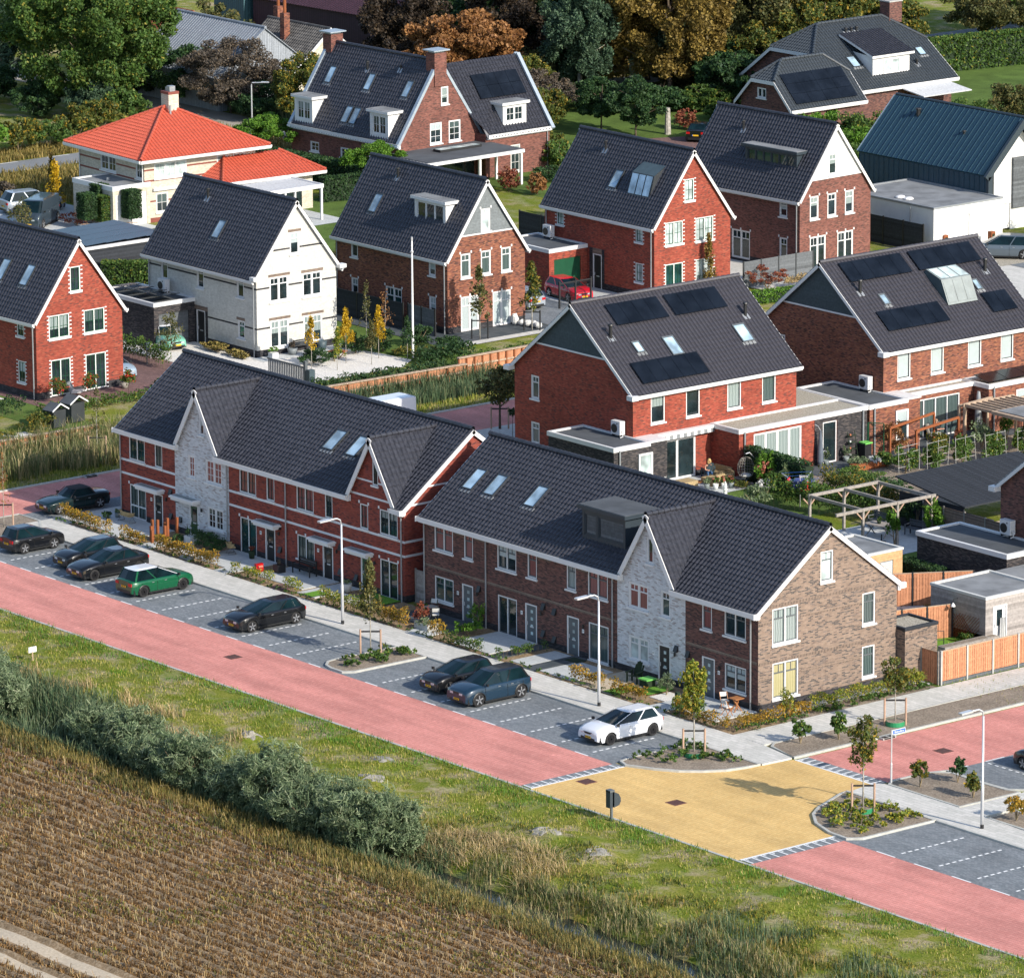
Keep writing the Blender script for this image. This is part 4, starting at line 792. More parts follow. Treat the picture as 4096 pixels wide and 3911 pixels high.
roof_window(r,S,U_(S,r,-42.0),U_(S,r,-41.15),2.3,3.75,LB); vent(r,S,U_(S,r,-44.5),5.0,LB)
mb = MB()
for a,b,z in ((46.8,47.9,8.24),(45.1,46.9,5.37),(47.85,49.7,5.32),(45.1,46.9,2.42),(47.85,49.7,2.4)): mb.box(.002,a-44.1,z,.014,b-44.1,z+.18,'soldier_dark')
for a,b,z in ((-46.6,-45.7,5.27),(-42.5,-41.5,5.27),(-37.9,-36.95,5.27),(-37.9,-36.95,2.32)): mb.box(a+35.6,-.014,z,b+35.6,-.002,z+.18,'soldier_dark')
mb.box(-42.75+35.6,-.016,.5,-42.5+35.6,-.002,2.6,'brick_plinth'); mb.box(-41.49+35.6,-.016,.5,-41.2+35.6,-.002,2.6,'brick_plinth'); mb.box(-42.75+35.6,-.018,2.31,-41.2+35.6,-.002,2.6,'soldier_dark'); LB(mb,'lintel',r)
for y in (0,6.7): mb = MB(); mb.box(-.05,y-.55 if y == 0 else y+.0,5.35,.45,y if y == 0 else y+.55,5.6,'white'); LB(mb,'cornice',r)
r,S,SK_,k = detached('brown brick detached house with a grey boarded gable and a white flat dormer',-33.15,58.45,12.6,6.8,5.4,10.3,'brick_brown',[(61.38,62.2,6.85,8.4,1,'glass_frost'),(59.61,60.47,3.8,5.48,1,'curtain_dark'),(61.38,62.25,3.8,5.48,1,'curtain_dark'),(63.16,64.01,3.8,5.48,1,'curtain_dark'),(59.6,61.17,.08,2.5,2,'blind'),(62.39,63.98,.08,2.5,2,'blind')],
  [(-43.96,-43.19,3.88,5.15,1),(-35.22,-34.47,3.88,5.15,1),(-43.97,-43.2,.72,2.44,1),(-40.08,-38.25,.3,2.43,2,'glass_green'),(-35.2,-34.45,.7,2.45,1)],st_k,clad=6.72)
roof_window(r,S,U_(S,r,-43.3),U_(S,r,-42.45),2.3,3.8,LB); vent(r,S,U_(S,r,-42),5.2,LB)
dormer(r,(S[0].x,0,S[0].z+.0),(1,0,0),(0,-1,0),k,U_(S,r,-38.3),U_(S,r,-34.85),1.24,3.55,[(U_(S,r,-38.1),U_(S,r,-35.1),1.98,3.45,3)],B=LB,sash='white')
r,S,SK_,k = detached('bright red brick detached house with white quoins and a triple glass roof dormer',-32.65,76.5,12.1,7.05,5.5,10.3,'brick_red',[(79.3,80.17,6.8,8.38,1,'glass_frost'),(77.52,79.13,3.85,5.5,2,'glass_frost'),(80.32,81.97,3.8,5.5,2,'glass_frost'),(77.52,79.14,.12,2.53,2,'glass_green'),(80.34,81.94,.12,2.53,2,'blind')],
  [(-43.41,-42.63,4.0,5.2,1,'glass_frost'),(-34.69,-33.9,4.0,5.2,1,'glass_frost'),(-34.7,-33.89,1.15,2.52,1,'glass_frost')],st_q,doors=[(-39.36,-38.39,0,2.5,'black',0)])
roof_window(r,S,U_(S,r,-39.0),U_(S,r,-38.1),2.35,3.85,LB); vent(r,S,U_(S,r,-41.2),5.1,LB)
O,U,V,N = S; mb = MB(); a,b = U_(S,r,-36.75),U_(S,r,-34.35); v0,v1,v2 = 2.15,3.7,4.55; Pq = lambda u,v,n: O+U*u+V*v+N*n
mb.poly([Pq(a,v0,.05),Pq(b,v0,.05),Pq(b,v1,.55),Pq(a,v1,.55)],'dark_metal'); mb.poly([Pq(a,v1,.55),Pq(b,v1,.55),Pq(b,v2+.3,.03),Pq(a,v2+.3,.03)],'cladding_dark'); mb.poly([Pq(b,v0,0),Pq(b,v2+.3,0),Pq(b,v1,.55)],'dark_metal'); mb.poly([Pq(a,v0,0),Pq(a,v1,.55),Pq(a,v2+.3,0)],'dark_metal'); d = LB(mb,'glass_dormer',r)
for i in range(3):
    q0 = a+.08+i*(b-a-.08)/3; q1 = q0+(b-a-.08)/3-.1; mb = MB(); nn = .5/(v1-v0); mb.poly([Pq(q0,v0+.1,.08+.1*nn),Pq(q1,v0+.1,.08+.1*nn),Pq(q1,v1-.08,.08+(v1-v0-.08)*nn),Pq(q0,v1-.08,.08+(v1-v0-.08)*nn)],'glass_sky'); LB(mb,'pane',d)
mb = MB(); mb.box(-6.75,-.016,.5,-6.72,-.002,2.5,'brick_plinth'); mb.box(-7.1,-.016,.5,-6.73,-.002,2.9,'brick_plinth'); mb.box(-5.73,-.016,.5,-5.45,-.002,2.9,'brick_plinth'); mb.box(-6.73,-.016,2.52,-5.73,-.002,2.9,'soldier_dark'); LB(mb,'lintel',r)
r,S,SK_,k = detached('dark brown brick detached house with a white plastered gable and a wide dark dormer',-33.85,91.2,12.0,7.2,5.45,10.3,'brick_manor',[(94.08,94.91,6.75,8.3,1),(92.22,93.1,3.72,5.4,1),(94.0,94.9,3.72,5.4,1),(95.79,96.67,3.72,5.4,1),(92.24,93.85,.08,2.45,2),(95.04,96.64,.08,2.45,2)],
  [(-35.94,-35.14,3.85,5.05,1),(-35.92,-35.12,.6,2.34,1),(-40.86,-38.96,.2,2.3,2)],dict(sash='white',topl=True,keys=True),clad=6.58,cladm='white_stucco',rot=math.radians(3))
vent(r,S,U_(S,r,-42.3),4.8,LB)
dormer(r,(S[0].x,0,S[0].z),(1,0,0),(0,-1,0),k,U_(S,r,-40.7),U_(S,r,-35.4),1.2,3.05,[(U_(S,r,-40.5),U_(S,r,-35.6),1.8,2.95,6)],mat='blue_grey',fasc='blue_grey',sash='blue_grey',roofm='roof_felt_light',B=LB,pane='glass_green')
# modern house with a blue standing-seam roof
r = empty('modern_house',(-35.2,110.9,0),0,'modern house wrapped in dark blue seamed metal, with a white plastered gable wall','house'); mb = MB(); L,W_,he,hr = 14.0,7.6,4.45,8.3; k = (hr-he)/(W_/2)
mb.obox((-L,0,0),(L,0,0),(0,.12,0),(0,0,he),'metal_seam'); mb.obox((-L,W_-.12,0),(L,0,0),(0,.12,0),(0,0,he),'metal_seam'); LB(mb,'wall',r); mb = MB()
wall(mb,(-.9,0.12,0),(0,1,0),(1,0,0),W_-.24,0,hr-.25,'white_stucco',[(.5,1.5,2.2,4.6),(.3,3.2,0,2.0)],[((0,0.12,he-.25),(0,k,-1)),((0,W_-.12,he-.25),(0,-k,-1))]); LB(mb,'gable_wall',r)
window(r,(-.9,.12,0),(0,1,0),(1,0,0),.5,1.5,2.2,4.6,1,frame='grey_paint',sash='dark_metal',B=LB,sill=False,pane='glass_green')
mb = MB(); mb.box(-.95,3.4,1.6,-.7,7.4,5.4,'boards_grey'); LB(mb,'slatted_screen',r); mb = MB(); mb.box(-1.1,.45,.1,-1.0,3.3,1.95,'white_stucco'); LB(mb,'entrance',r)
mb = MB(); q = math.hypot(W_/2,W_/2*k); N1 = Vector((0,-k,1)).normalized(); V1 = Vector((0,1,k)).normalized(); V2 = Vector((0,-1,k)).normalized(); N2 = Vector((0,k,1)).normalized()
mb.obox((-L,0,he),(L,0,0),V1*q,N1*.18,'metal_seam'); mb.obox((-L,W_,he),(L,0,0),V2*q,N2*.18,'metal_seam')
for i in range(int(L/.55)+1): x = -L+i*.55; mb.obox((x,0,he),(.03,0,0),V1*q,N1*.235,'metal_seam'); mb.obox((x,W_,he),(.03,0,0),V2*q,N2*.235,'metal_seam'); mb.box(x,-.03,0,x+.03,-.001,he,'metal_seam')
mb.obox((0,-.05,0),(.25,0,0),(0,.4,0),(0,0,he),'blue_grey'); mb.obox((0,0,he-.3),(.25,0,0),V1*q,N1*.5,'blue_grey'); mb.obox((0,W_,he-.3),(.25,0,0),V2*q,N2*.5,'blue_grey'); mb.obox((-L-.1,0,he),(.1,0,0),V1*q,N1*.24,'zinc'); mb.tube([(-L,W_/2,hr+.2),(.2,W_/2,hr+.2)],.12,'blue_grey',8); LB(mb,'roof',r)
S = slope((-L,0,he+.15),(1,0,0),V1); vent(r,S,3.6,3.9,LB,.16,.5); vent(r,S,9.3,3.0,LB,.1,.25)
# villa with orange hipped roof
def hip(root,x0,y0,x1,y1,z,zt,mat,ridge_y,off=(0,0),B=wb,inset=None):
    # hipped roof: ridge along y from ridge_y[0] to ridge_y[1] at centre x
    cx = (x0+x1)/2 if inset is None else inset; A,B_,C,D = (x0,y0,z),(x1,y0,z),(x1,y1,z),(x0,y1,z); R1,R2 = (cx,ridge_y[0],zt),(cx,ridge_y[1],zt); mb = MB()
    for poly in ((A,B_,R1),(B_,C,R2,R1),(C,D,R2),(D,A,R1,R2)):
        a,b = Vector(poly[0]),Vector(poly[1]); U = (b-a).normalized(); n = (b-a).cross(Vector(poly[2])-a).normalized(); n = n if n.z > 0 else -n; V = n.cross(U); V = V if V.z > 0 else -V; cen = sum((Vector(p) for p in poly),Vector())/len(poly); pls = []
        for i in range(1,len(poly)):
            p,q_ = Vector(poly[i]),Vector(poly[(i+1) % len(poly)])
            if (q_-p).length < .01: continue
            m_ = (q_-p).cross(n).normalized(); m_ = m_ if m_.dot(cen-p) > 0 else -m_; pls.append((tuple(p),tuple(m_)))
        ln = max((Vector(p)-a).dot(V) for p in poly); tiles(mb,a,U,V,(b-a).length,ln,mat,pls); mb.poly([tuple(Vector(p)-Z*.03) for p in poly],mat)
    mb.box(x0+.02,y0+.02,z-.06,x1-.02,y1-.02,z-.05,'white'); ro = B(mb,'roof',root); mb = MB()
    for a,b in ((A,R1),(B_,R1),(C,R2),(D,R2),(R1,R2)):
        if (Vector(a)-Vector(b)).length > .3: ridge_tiles(mb,Vector(a)+Z*.07,Vector(b)+Z*.07,mat,.11)
    B(mb,'ridge_tiles',ro)
    for a,b,o in ((A,B_,(0,-1,0)),(B_,C,(1,0,0)),(C,D,(0,1,0)),(D,A,(-1,0,0))): gutter(root,(a[0],a[1],z-.15),(b[0],b[1],z-.15),o,B,'white',.15,.14)
r = empty('villa',(-84.5,71.8,0),math.radians(-3),'cream brick villa with an orange hipped tile roof and a chimney on top','house'); O9 = MB
X0,Y0,X1,Y1 = -4.6,-5.0,4.6,5.0; bn = [(.0,.35,'brick_band_red'),(3.12,3.26,'brick_band_red'),(3.95,4.08,'brick_band_red'),(1.55,1.67,'brick_band_red')]
ew = [(-4.1,-1.2,3.3,4.5,3),(1.5,2.6,3.3,4.5,1),(3.0,4.1,3.3,4.5,1),(-4.0,-2.9,.7,2.2,1)]; sw = [(-1.6,.6,3.3,4.5,2),(3.4,4.3,3.3,4.5,1)]
mb = MB(); wall(mb,(X0,Y0,0),(1,0,0),(0,-1,0),9.2,0,4.85,'brick_cream',[(a-X0,b-X0,c,d) for a,b,c,d,l in sw],bands=bn); wall(mb,(X1,Y0,0),(0,1,0),(1,0,0),10,0,4.85,'brick_cream',[(a-Y0,b-Y0,c,d) for a,b,c,d,l in ew],bands=bn)
wall(mb,(X1,Y1,0),(-1,0,0),(0,1,0),9.2,0,4.85,'brick_cream',bands=bn); wall(mb,(X0,Y1,0),(0,-1,0),(-1,0,0),10,0,4.85,'brick_cream',bands=bn); LB(mb,'wall',r)
for a,b,c,d,l in ew: window(r,(X1,0,0),(0,1,0),(1,0,0),a,b,c,d,l,sash='white',grid=(2,2),B=LB,pane='glass_frost' if a != -4.0 else 'glass')
for a,b,c,d,l in sw: window(r,(0,Y0,0),(1,0,0),(0,-1,0),a,b,c,d,l,sash='white',grid=(2,2),B=LB)
hip(r,X0-.85,Y0-.85,X1+.85,Y1+.85,4.95,7.75,'tile_orange',(-.25,.25),B=LB)
mb = MB(); mb.box(-.55,-.1,7.0,.5,.8,8.9,'brick_cream'); mb.box(-.58,-.13,8.75,.53,.83,8.95,'brick_band_red'); ch = LB(mb,'chimney',r); mb = MB(); mb.box(-.1,.1,8.95,.35,.6,9.35,'pipe_grey'); mb.tube([(-.3,.3,8.95),(-.3,.3,9.2)],.15,'pipe_grey'); LB(mb,'chimney_cap',ch)
mb = MB(); mb.tube([(.85,-.2,7.2),(.85,-.2,8.0)],.09,'pipe_grey',8); LB(mb,'vent_pipe',r)
downpipe(r,(X0+.1,Y0,0),4.9,(0,-1,0),LB,'white'); downpipe(r,(X1-.12,Y0,0),4.9,(0,-1,0),LB,'white')
mb = MB(); mb.box(X1+.003,-4.3,2.4,X1+.2,1.0,2.6,'white'); LB(mb,'awning_case',r)
mb = MB(); wall(mb,(X1,.6,0),(0,1,0),(1,0,0),0,0,0,'white'); e = [(.2,3.6,0,2.2)]; mb = MB(); mb.box(X1,.6,0,X1+2.4,8.6,2.9,'brick_cream'); LB(mb,'side_wing',r); mb = MB(); mb.box(X1+2.401,1.4,.2,X1+2.42,7.6,2.3,'glass'); LB(mb,'patio_glazing',r)
mb = MB()
wx0,wx1,wy0,wy1,wz,wt = X1-.1,X1+3.1,0,9.4,2.95,4.3
for poly in (((wx0,wy0,wz),(wx1,wy0,wz),(wx0,wy0+2.2,wt)),((wx1,wy0,wz),(wx1,wy1,wz),(wx0,wy1-2.2,wt),(wx0,wy0+2.2,wt)),((wx1,wy1,wz),(wx0,wy1,wz),(wx0,wy1-2.2,wt))):
    a,b = Vector(poly[0]),Vector(poly[1]); U = (b-a).normalized(); n = (b-a).cross(Vector(poly[2])-a).normalized(); n = n if n.z > 0 else -n; V = n.cross(U); V = V if V.z > 0 else -V; cen = sum((Vector(p) for p in poly),Vector())/len(poly); pls = []
    for i in range(1,len(poly)):
        p,q_ = Vector(poly[i]),Vector(poly[(i+1) % len(poly)]); m_ = (q_-p).cross(n).normalized(); m_ = m_ if m_.dot(cen-p) > 0 else -m_; pls.append((tuple(p),tuple(m_)))
    tiles(mb,a,U,V,(b-a).length,max((Vector(p)-a).dot(V) for p in poly),'tile_orange',pls); mb.poly([tuple(Vector(p)-Z*.03) for p in poly],'tile_orange')
ro = LB(mb,'wing_roof',r); mb = MB(); ridge_tiles(mb,(wx1,wy0,wz+.07),(wx0,wy0+2.2,wt+.07),'tile_orange',.1); ridge_tiles(mb,(wx1,wy1,wz+.07),(wx0,wy1-2.2,wt+.07),'tile_orange',.1); LB(mb,'ridge_tiles',ro); gutter(r,(wx1,wy0,wz-.15),(wx1,wy1,wz-.15),(1,0,0),LB,'white',.15,.12)
r = empty('garage',(-81,64,0),0,'flat roofed cream brick garage with a white door, beside the orange roofed villa','garage','flat roofed garages'); flat_block(r,-85.3,63.6,-80.1,67.0,3.1,'brick_cream','roof_felt_light',E=[(.25,3.1,0,2.5)],th=.3,lip=.05)
mb = MB(); mb.box(-80.22,63.85,0,-80.15,66.7,2.5,'white'); wb(mb,'garage_door',r); mb = MB(); mb.tube([(-83,65.2,3.0),(-83,65.2,3.3)],.12,'pipe_grey'); wb(mb,'roof_vent',r)
r = empty('pergola',(-73,75,0),0,'white slatted flat pergola beside the orange roofed villa','pergola','pergolas'); mb = MB(); mb.box(-76.5,70.3,2.62,-72.6,77.6,2.7,'slats_white'); mb.box(-76.5,70.2,2.48,-72.5,70.35,2.78,'white'); mb.box(-76.5,77.5,2.48,-72.5,77.65,2.78,'white'); mb.box(-72.6,70.35,2.48,-72.5,77.5,2.78,'white'); wb(mb,'roof',r)
for x,y in ((-72.65,70.3),(-72.65,77.4),(-76.0,77.4),(-72.65,74.0)): mb = MB(); mb.box(x,y,0,x+.15,y+.15,2.5,'white'); wb(mb,'post',r)
# manor house
r = empty('manor_house',(-85,94,0),math.radians(1.5),'large brown brick house with two chimneys, steep parapet gables and white dormers','house'); mb = MB(); ax,ay = -85,94; LX0,LX1,LY0,LY1 = -7.9,5.8,-4.0,4.0; he,hr = 3.5,9.45; k = (hr-he)/4.0
wall(mb,(LX0,LY0,0),(1,0,0),(0,-1,0),LX1-LX0,0,he,'brick_manor',[(2.4,3.5,1.5,2.3),(6.2,7.3,1.5,2.3)]); wall(mb,(LX1,LY0,0),(0,1,0),(1,0,0),8,0,hr,'brick_manor',[(4.1,4.85,6.1,7.5),(2.95,4.15,3.1,4.75),(4.85,6.05,3.1,4.75)],[((0,LY0,he+.12),(0,k,-1)),((0,LY1,he+.12),(0,-k,-1))])
wall(mb,(LX0,LY1,0),(0,-1,0),(-1,0,0),8,0,hr,'brick_manor',(),[((0,LY0,he+.12),(0,k,-1)),((0,LY1,he+.12),(0,-k,-1))]); wall(mb,(LX1,LY1,0),(-1,0,0),(0,1,0),LX1-LX0,0,he,'brick_manor'); LB(mb,'wall',r)
for a,b,c,d,l in ((4.1,4.85,6.1,7.5,1),(2.95,4.15,3.1,4.75,1),(4.85,6.05,3.1,4.75,1)): window(r,(LX1,LY0,0),(0,1,0),(1,0,0),a,b,c,d,l,sash='white',grid=(2 if l and b-a > 1 else 1,3 if b-a > 1 else 2),B=LB)
for a,b,c,d in ((2.4,3.5,1.5,2.3),(6.2,7.3,1.5,2.3)): window(r,(LX0,LY0,0),(1,0,0),(0,-1,0),a,b,c,d,1,sash='white',grid=(2,2),B=LB)
mb = MB(); S1 = slope((LX0+.2,LY0-.3,he-.3*k+.1),(1,0,0),(0,1,k)); S2 = slope((LX1-.2,LY1+.3,he-.3*k+.1),(-1,0,0),(0,-1,k)); ln = math.hypot(4.3,4.3*k)
for S in (S1,S2): tiles(mb,S[0],S[1],S[2],LX1-LX0-.4,ln,'tile_dark'); mb.obox(S[0]-S[3]*.1,S[1]*(LX1-LX0-.4),S[2]*ln,S[3]*.09,'mortar')
ro = LB(mb,'roof',r); mb = MB(); ridge_tiles(mb,(LX0+.2,0,hr+.15),(LX1-.2,0,hr+.15),'tile_dark'); LB(mb,'ridge_tiles',ro)
mb = MB()
for x in (LX0-.05,LX1-.27):
    for S in (S1,S2): mb.obox(Vector((x,S[0].y,S[0].z))-S[3]*.05,(.32,0,0),S[2]*(ln-.6),S[3]*.22,'zinc')
LB(mb,'parapet_cap',r)
for i,x in enumerate((LX0-.1,LX1-.95)): mb = MB(); mb.box(x,-.6,7.6,x+1.05,.6,10.2,'brick_manor'); ch = LB(mb,'chimney',r); mb = MB(); mb.box(x+.1,-.5,10.2,x+.95,.5,10.35,'pipe_grey'); mb.box(x-.2,-.8,10.35,x+1.25,.8,10.44,'zinc'); LB(mb,'chimney_cap',ch)
gutter(r,(LX0,LY0-.02,he-.35),(LX1,LY0-.02,he-.35),(0,-1,0),LB,'white',.3,.34)
for u in (.25,9.7): dormer(r,(LX0+.2,LY0-.3,S1[0].z),(1,0,0),(0,-1,0),k,u,u+2.25,.32,2.45,[(u+.3,u+1.95,.75,2.25,2)],B=LB,sash='white',grid=(2,2),oh=.22,fh=.2)
for a,v in ((1.7,5.1),(6.6,5.1),(11.3,5.1),(5.8,2.1),(6.8,2.1)): roof_window(r,S1,a-.2,a+.6,v-.9,v+.6,LB)
vent(r,S1,5.8,5.9,LB); vent(r,S1,9.6,6.4,LB,.06,.3)
# wing with the ridge running back
mb = MB(); wx0,wx1,wy0,wy1,wr = -1.0,7.0,3.6,10.2,8.6; kk = (wr-he)/4.0
wall(mb,(wx1,wy0,0),(0,1,0),(1,0,0),wy1-wy0,0,he,'brick_manor',[(2.55,3.55,.2,2.35)]); wall(mb,(wx1,wy1,0),(-1,0,0),(0,1,0),8,0,wr,'brick_manor',(),[((wx1,0,he),(-kk,0,-1)),((wx0,0,he),(kk,0,-1))]); wall(mb,(wx0,wy1,0),(0,-1,0),(-1,0,0),6.6,0,he,'brick_manor')
mb.box(LX1,wy0-.02,0,wx1,wy0,he,'brick_manor'); LB(mb,'wing_wall',r); window(r,(wx1,wy0,0),(0,1,0),(1,0,0),2.55,3.55,.2,2.35,1,frame='offwhite',sash='offwhite',grid=(2,3),B=LB)
mb = MB(); S3_ = slope((wx1+.3,wy0-3.6,he-.3*kk+.1),(0,1,0),(-1,0,kk)); S4_ = slope((wx0-.3,wy1-.2,he-.3*kk+.1),(0,-1,0),(1,0,kk)); l2 = math.hypot(4.3,4.3*kk)
tiles(mb,S3_[0],S3_[1],S3_[2],wy1-wy0+3.4,l2,'tile_dark',[((0,LY1-.1,he),(0,1,1/k*0.999)),((LX1+.02,0,0),(0,0,1))][:1]); tiles(mb,S4_[0],S4_[1],S4_[2],6.4,l2,'tile_dark'); mb.obox(S3_[0]+S3_[1]*3.6-S3_[3]*.1,S3_[1]*6.4,S3_[2]*l2,S3_[3]*.09,'mortar'); LB(mb,'wing_roof',r)
mb = MB(); mb.obox(Vector((wx1+.3,wy1-.1,S3_[0].z))-S3_[3]*.02,(0,.32,0),S3_[2]*(l2),S3_[3]*.22,'zinc'); mb.obox(Vector((wx0-.3,wy1-.1,S3_[0].z))-S4_[3]*.02,(0,.32,0),S4_[2]*(l2),S4_[3]*.22,'zinc'); LB(mb,'parapet_cap',r)
gutter(r,(wx1-.02,LY1-.3,he-.35),(wx1-.02,wy1,he-.35),(1,0,0),LB,'white',.3,.34); downpipe(r,(wx1,wy1-.3,0),he-.2,(1,0,0),LB)
dormer(r,(wx1+.3,LY1,S3_[0].z),(0,1,0),(1,0,0),kk,1.6,4.0,.55,2.3,[(1.9,3.7,.95,2.15,2)],B=LB,sash='white',grid=(2,2)); solar(r,S3_,4.6,9.3,3.4,5.6,4,LB,2)
mb = MB(); mb.box(LX1+1.2,-5.6,2.55,LX1+5.2,4.2,2.8,'white'); mb.box(LX1,-5.5,2.8,LX1+5.1,4.1,2.86,'roof_felt'); mb.box(LX1+1.5,-2,2.86,LX1+2.4,2.2,3.05,'black'); mb.box(LX1+1.6,-1.9,3.05,LX1+2.3,2.1,3.06,'glass_frost'); LB(mb,'canopy_roof',r)
for x,y in ((LX1+5.0,4.0),(LX1+5.0,-.2),(LX1+5.0,-4.6),(LX1+2,4.0)): mb = MB(); mb.box(x-.1,y-.1,0,x+.08,y+.08,2.55,'white'); LB(mb,'canopy_post',r)
mb = MB(); mb.box(LX1+.001,-3.4,.1,LX1+.03,3.4,2.3,'glass'); LB(mb,'patio_glazing',r)
# big tiled house top right: half-hipped, ridge along y
def halfhip(root,x0,x1,y0,y1,he,hr,cut0,cut1,hcut,wm,roofm,B=wb,oh=.4,trim='white',sw=()):
    cx = (x0+x1)/2; k = (hr-he)/((x1-x0)/2); mb = MB(); pl = [((x0,0,he),(k,0,-1)),((x1,0,he),(-k,0,-1))]
    wall(mb,(x0,y0,0),(1,0,0),(0,-1,0),x1-x0,0,hcut,wm,[(a-x0,b-x0,c,d) for a,b,c,d in sw],pl); wall(mb,(x1,y0,0),(0,1,0),(1,0,0),y1-y0,0,he,wm,[(.5*(y1-y0),.5*(y1-y0)+1.2,0,2.1)]); wall(mb,(x0,y1,0),(0,-1,0),(-1,0,0),y1-y0,0,he,wm); wall(mb,(x1,y1,0),(-1,0,0),(0,1,0),x1-x0,0,hcut,wm,(),pl); B(mb,'wall',root)
    e = oh; ze = he-e*k+.1; z2 = hr+.1; zc = hcut+.1; xa = (zc-ze)/k; mb = MB(); ya,yb = y0-e,y1+e
    for sgn,xe in ((1,x1+e),(-1,x0-e)):
        U = Vector((0,1,0)) if sgn > 0 else Vector((0,-1,0)); O = Vector((xe,ya if sgn > 0 else yb,ze)); V = Vector((-sgn,0,k)).normalized(); ln = math.hypot(cx-xe,z2-ze); hx = (cx-(xe-sgn*xa))
        d0,d1 = Vector((cx-(xe-sgn*xa),y0+cut0-ya,z2-zc)),Vector((cx-(xe-sgn*xa),y1-cut1-yb,z2-zc)); n_ = Vector((k*sgn,0,1)).normalized()
        m0 = d0.cross(n_); m0 = m0 if m0.y > 0 else -m0; m1 = d1.cross(n_); m1 = m1 if m1.y < 0 else -m1; P0 = (xe-sgn*xa,ya,zc); P1 = (xe-sgn*xa,yb,zc)
        tiles(mb,O,U,V,yb-ya,ln,roofm,[(P0,tuple(m0)),(P1,tuple(m1))])
        mb.poly([(xe,ya,ze-.04),(xe,yb,ze-.04),(xe-sgn*xa,yb,zc-.04),(cx,y1-cut1,z2-.04),(cx,y0+cut0,z2-.04),(xe-sgn*xa,ya,zc-.04)],roofm)
    for s,yy,yt in ((1,ya,y0+cut0),(-1,yb,y1-cut1)):
        a,b,t_ = Vector((x0-e+xa,yy,zc)),Vector((x1+e-xa,yy,zc)),Vector((cx,yt,z2)); U = (b-a).normalized() if s > 0 else (a-b).normalized(); o = a if s > 0 else b; n = (b-a).cross(t_-a).normalized(); n = n if n.z > 0 else -n; V = n.cross(U); V = V if V.z > 0 else -V; cen = (a+b+t_)/3; pls = []
        for p,q_ in ((a,t_),(b,t_)): m_ = (q_-p).cross(n).normalized(); m_ = m_ if m_.dot(cen-p) > 0 else -m_; pls.append((tuple(p),tuple(m_)))
        tiles(mb,o,U,V,(b-a).length,(t_-a).dot(V),roofm,pls); mb.poly([tuple(p-Z*.04) for p in (a,b,t_)],roofm)
    ro = B(mb,'roof',root); mb = MB(); ridge_tiles(mb,(cx,y0+cut0,z2+.06),(cx,y1-cut1,z2+.06),roofm)
    for sx in (1,-1):
        xe = x1+e if sx > 0 else x0-e; ridge_tiles(mb,(xe-sx*xa,ya,zc+.06),(cx,y0+cut0,z2+.06),roofm,.12); ridge_tiles(mb,(xe-sx*xa,yb,zc+.06),(cx,y1-cut1,z2+.06),roofm,.12)
    B(mb,'ridge_tiles',ro); mb = MB()
    for yy in (ya-.04,yb):
        mb.obox((x0-e,yy,ze-.3),(0,.05,0),(xa,0,zc-ze),(0,0,.3),trim); mb.obox((x1+e,yy,ze-.3),(0,.05,0),(-xa,0,zc-ze),(0,0,.3),trim); mb.box(x0-e+xa,yy,zc-.3,x1+e-xa,yy+.05,zc,trim)
    B(mb,'bargeboard',root); gutter(root,(x1+e,ya,ze-.22),(x1+e,yb,ze-.22),(1,0,0),B,trim,.22,.16); return k,ze
r = empty('farmhouse',(-83,141,0),0,'wide dark tiled house with half-hipped gables and a shed dormer, in the top right corner','house'); k,ze = halfhip(r,-89.2,-77.0,134.6,146.6,3.15,7.5,2.4,2.4,5.6,'brick_dkbrown','tile_slate',sw=[(-84.5,-83,3.7,4.6)])
S = slope((-76.6,134.2,ze),(0,1,0),(-1,0,k)); roof_window(r,S,10.6,11.4,2.9,3.9); roof_window(r,S,2.9,3.8,2.6,3.9)
mb = MB(); y0,y1 = 138.4,142.5; mb.poly([(-77.75,y0,3.55),(-77.75,y1,3.55),(-77.75,y1,5.35),(-77.75,y0,5.35)],'white'); mb.poly([(-77.75,y0,3.5),(-77.75,y0,5.35),(-80.6,y0,5.6)],'white'); mb.poly([(-77.75,y1,3.5),(-77.75,y1,5.35),(-80.6,y1,5.6)],'white'); d = wb(mb,'dormer',r)
mb = MB(); a = Vector((-77.45,y0-.3,5.42)); V = Vector((-4.0,0,1.35)).normalized(); tiles(mb,a+Z*.06,(0,1,0),V,y1-y0+.6,4.4,'tile_dark'); mb.obox(a-Z*.14,(0,y1-y0+.6,0),V*4.4,(0,0,.19),'white'); wb(mb,'dormer_roof',d); window(d,(-77.75,y0,0),(0,1,0),(1,0,0),1.2,3.0,3.85,5.1,2,sash='white',rec=-.03,pane='glass_frost',sill=False)
mb = MB(); mb.box(-83.7,144.6,7.0,-82.5,146.0,8.75,'brick_dkbrown'); mb.box(-83.75,144.55,8.75,-82.45,146.05,8.85,'concrete'); mb.box(-83.3,145.0,8.85,-82.95,145.4,9.3,'black'); wb(mb,'chimney',r)
for v_ in (7.3,7.9,8.5): vent(r,S,v_-2.3,6.6,r=.1,hgt=.35)
vent(r,S,9.6,2.0,r=.1,hgt=.4); mb = MB(); mb.obox((-76.5,140.6,2.6),(0,5.4,0),(2.6,0,-.35),(0,0,.08),'slats_white'); wb(mb,'veranda_roof',r)
r = empty('farmhouse_wing',(-78,131,0),0,'low half-hipped house wing covered with solar panels, before the wide tiled house','house'); k,ze = halfhip(r,-81.2,-75.0,127.0,134.5,2.9,6.0,1.6,1.4,4.6,'brick_dkbrown','tile_slate',sw=[(-79.2,-78.1,3.1,3.95)])
S = slope((-74.6,126.6,ze),(0,1,0),(-1,0,k)); solar(r,S,.8,7.5,.45,3.5,4,rows=3)
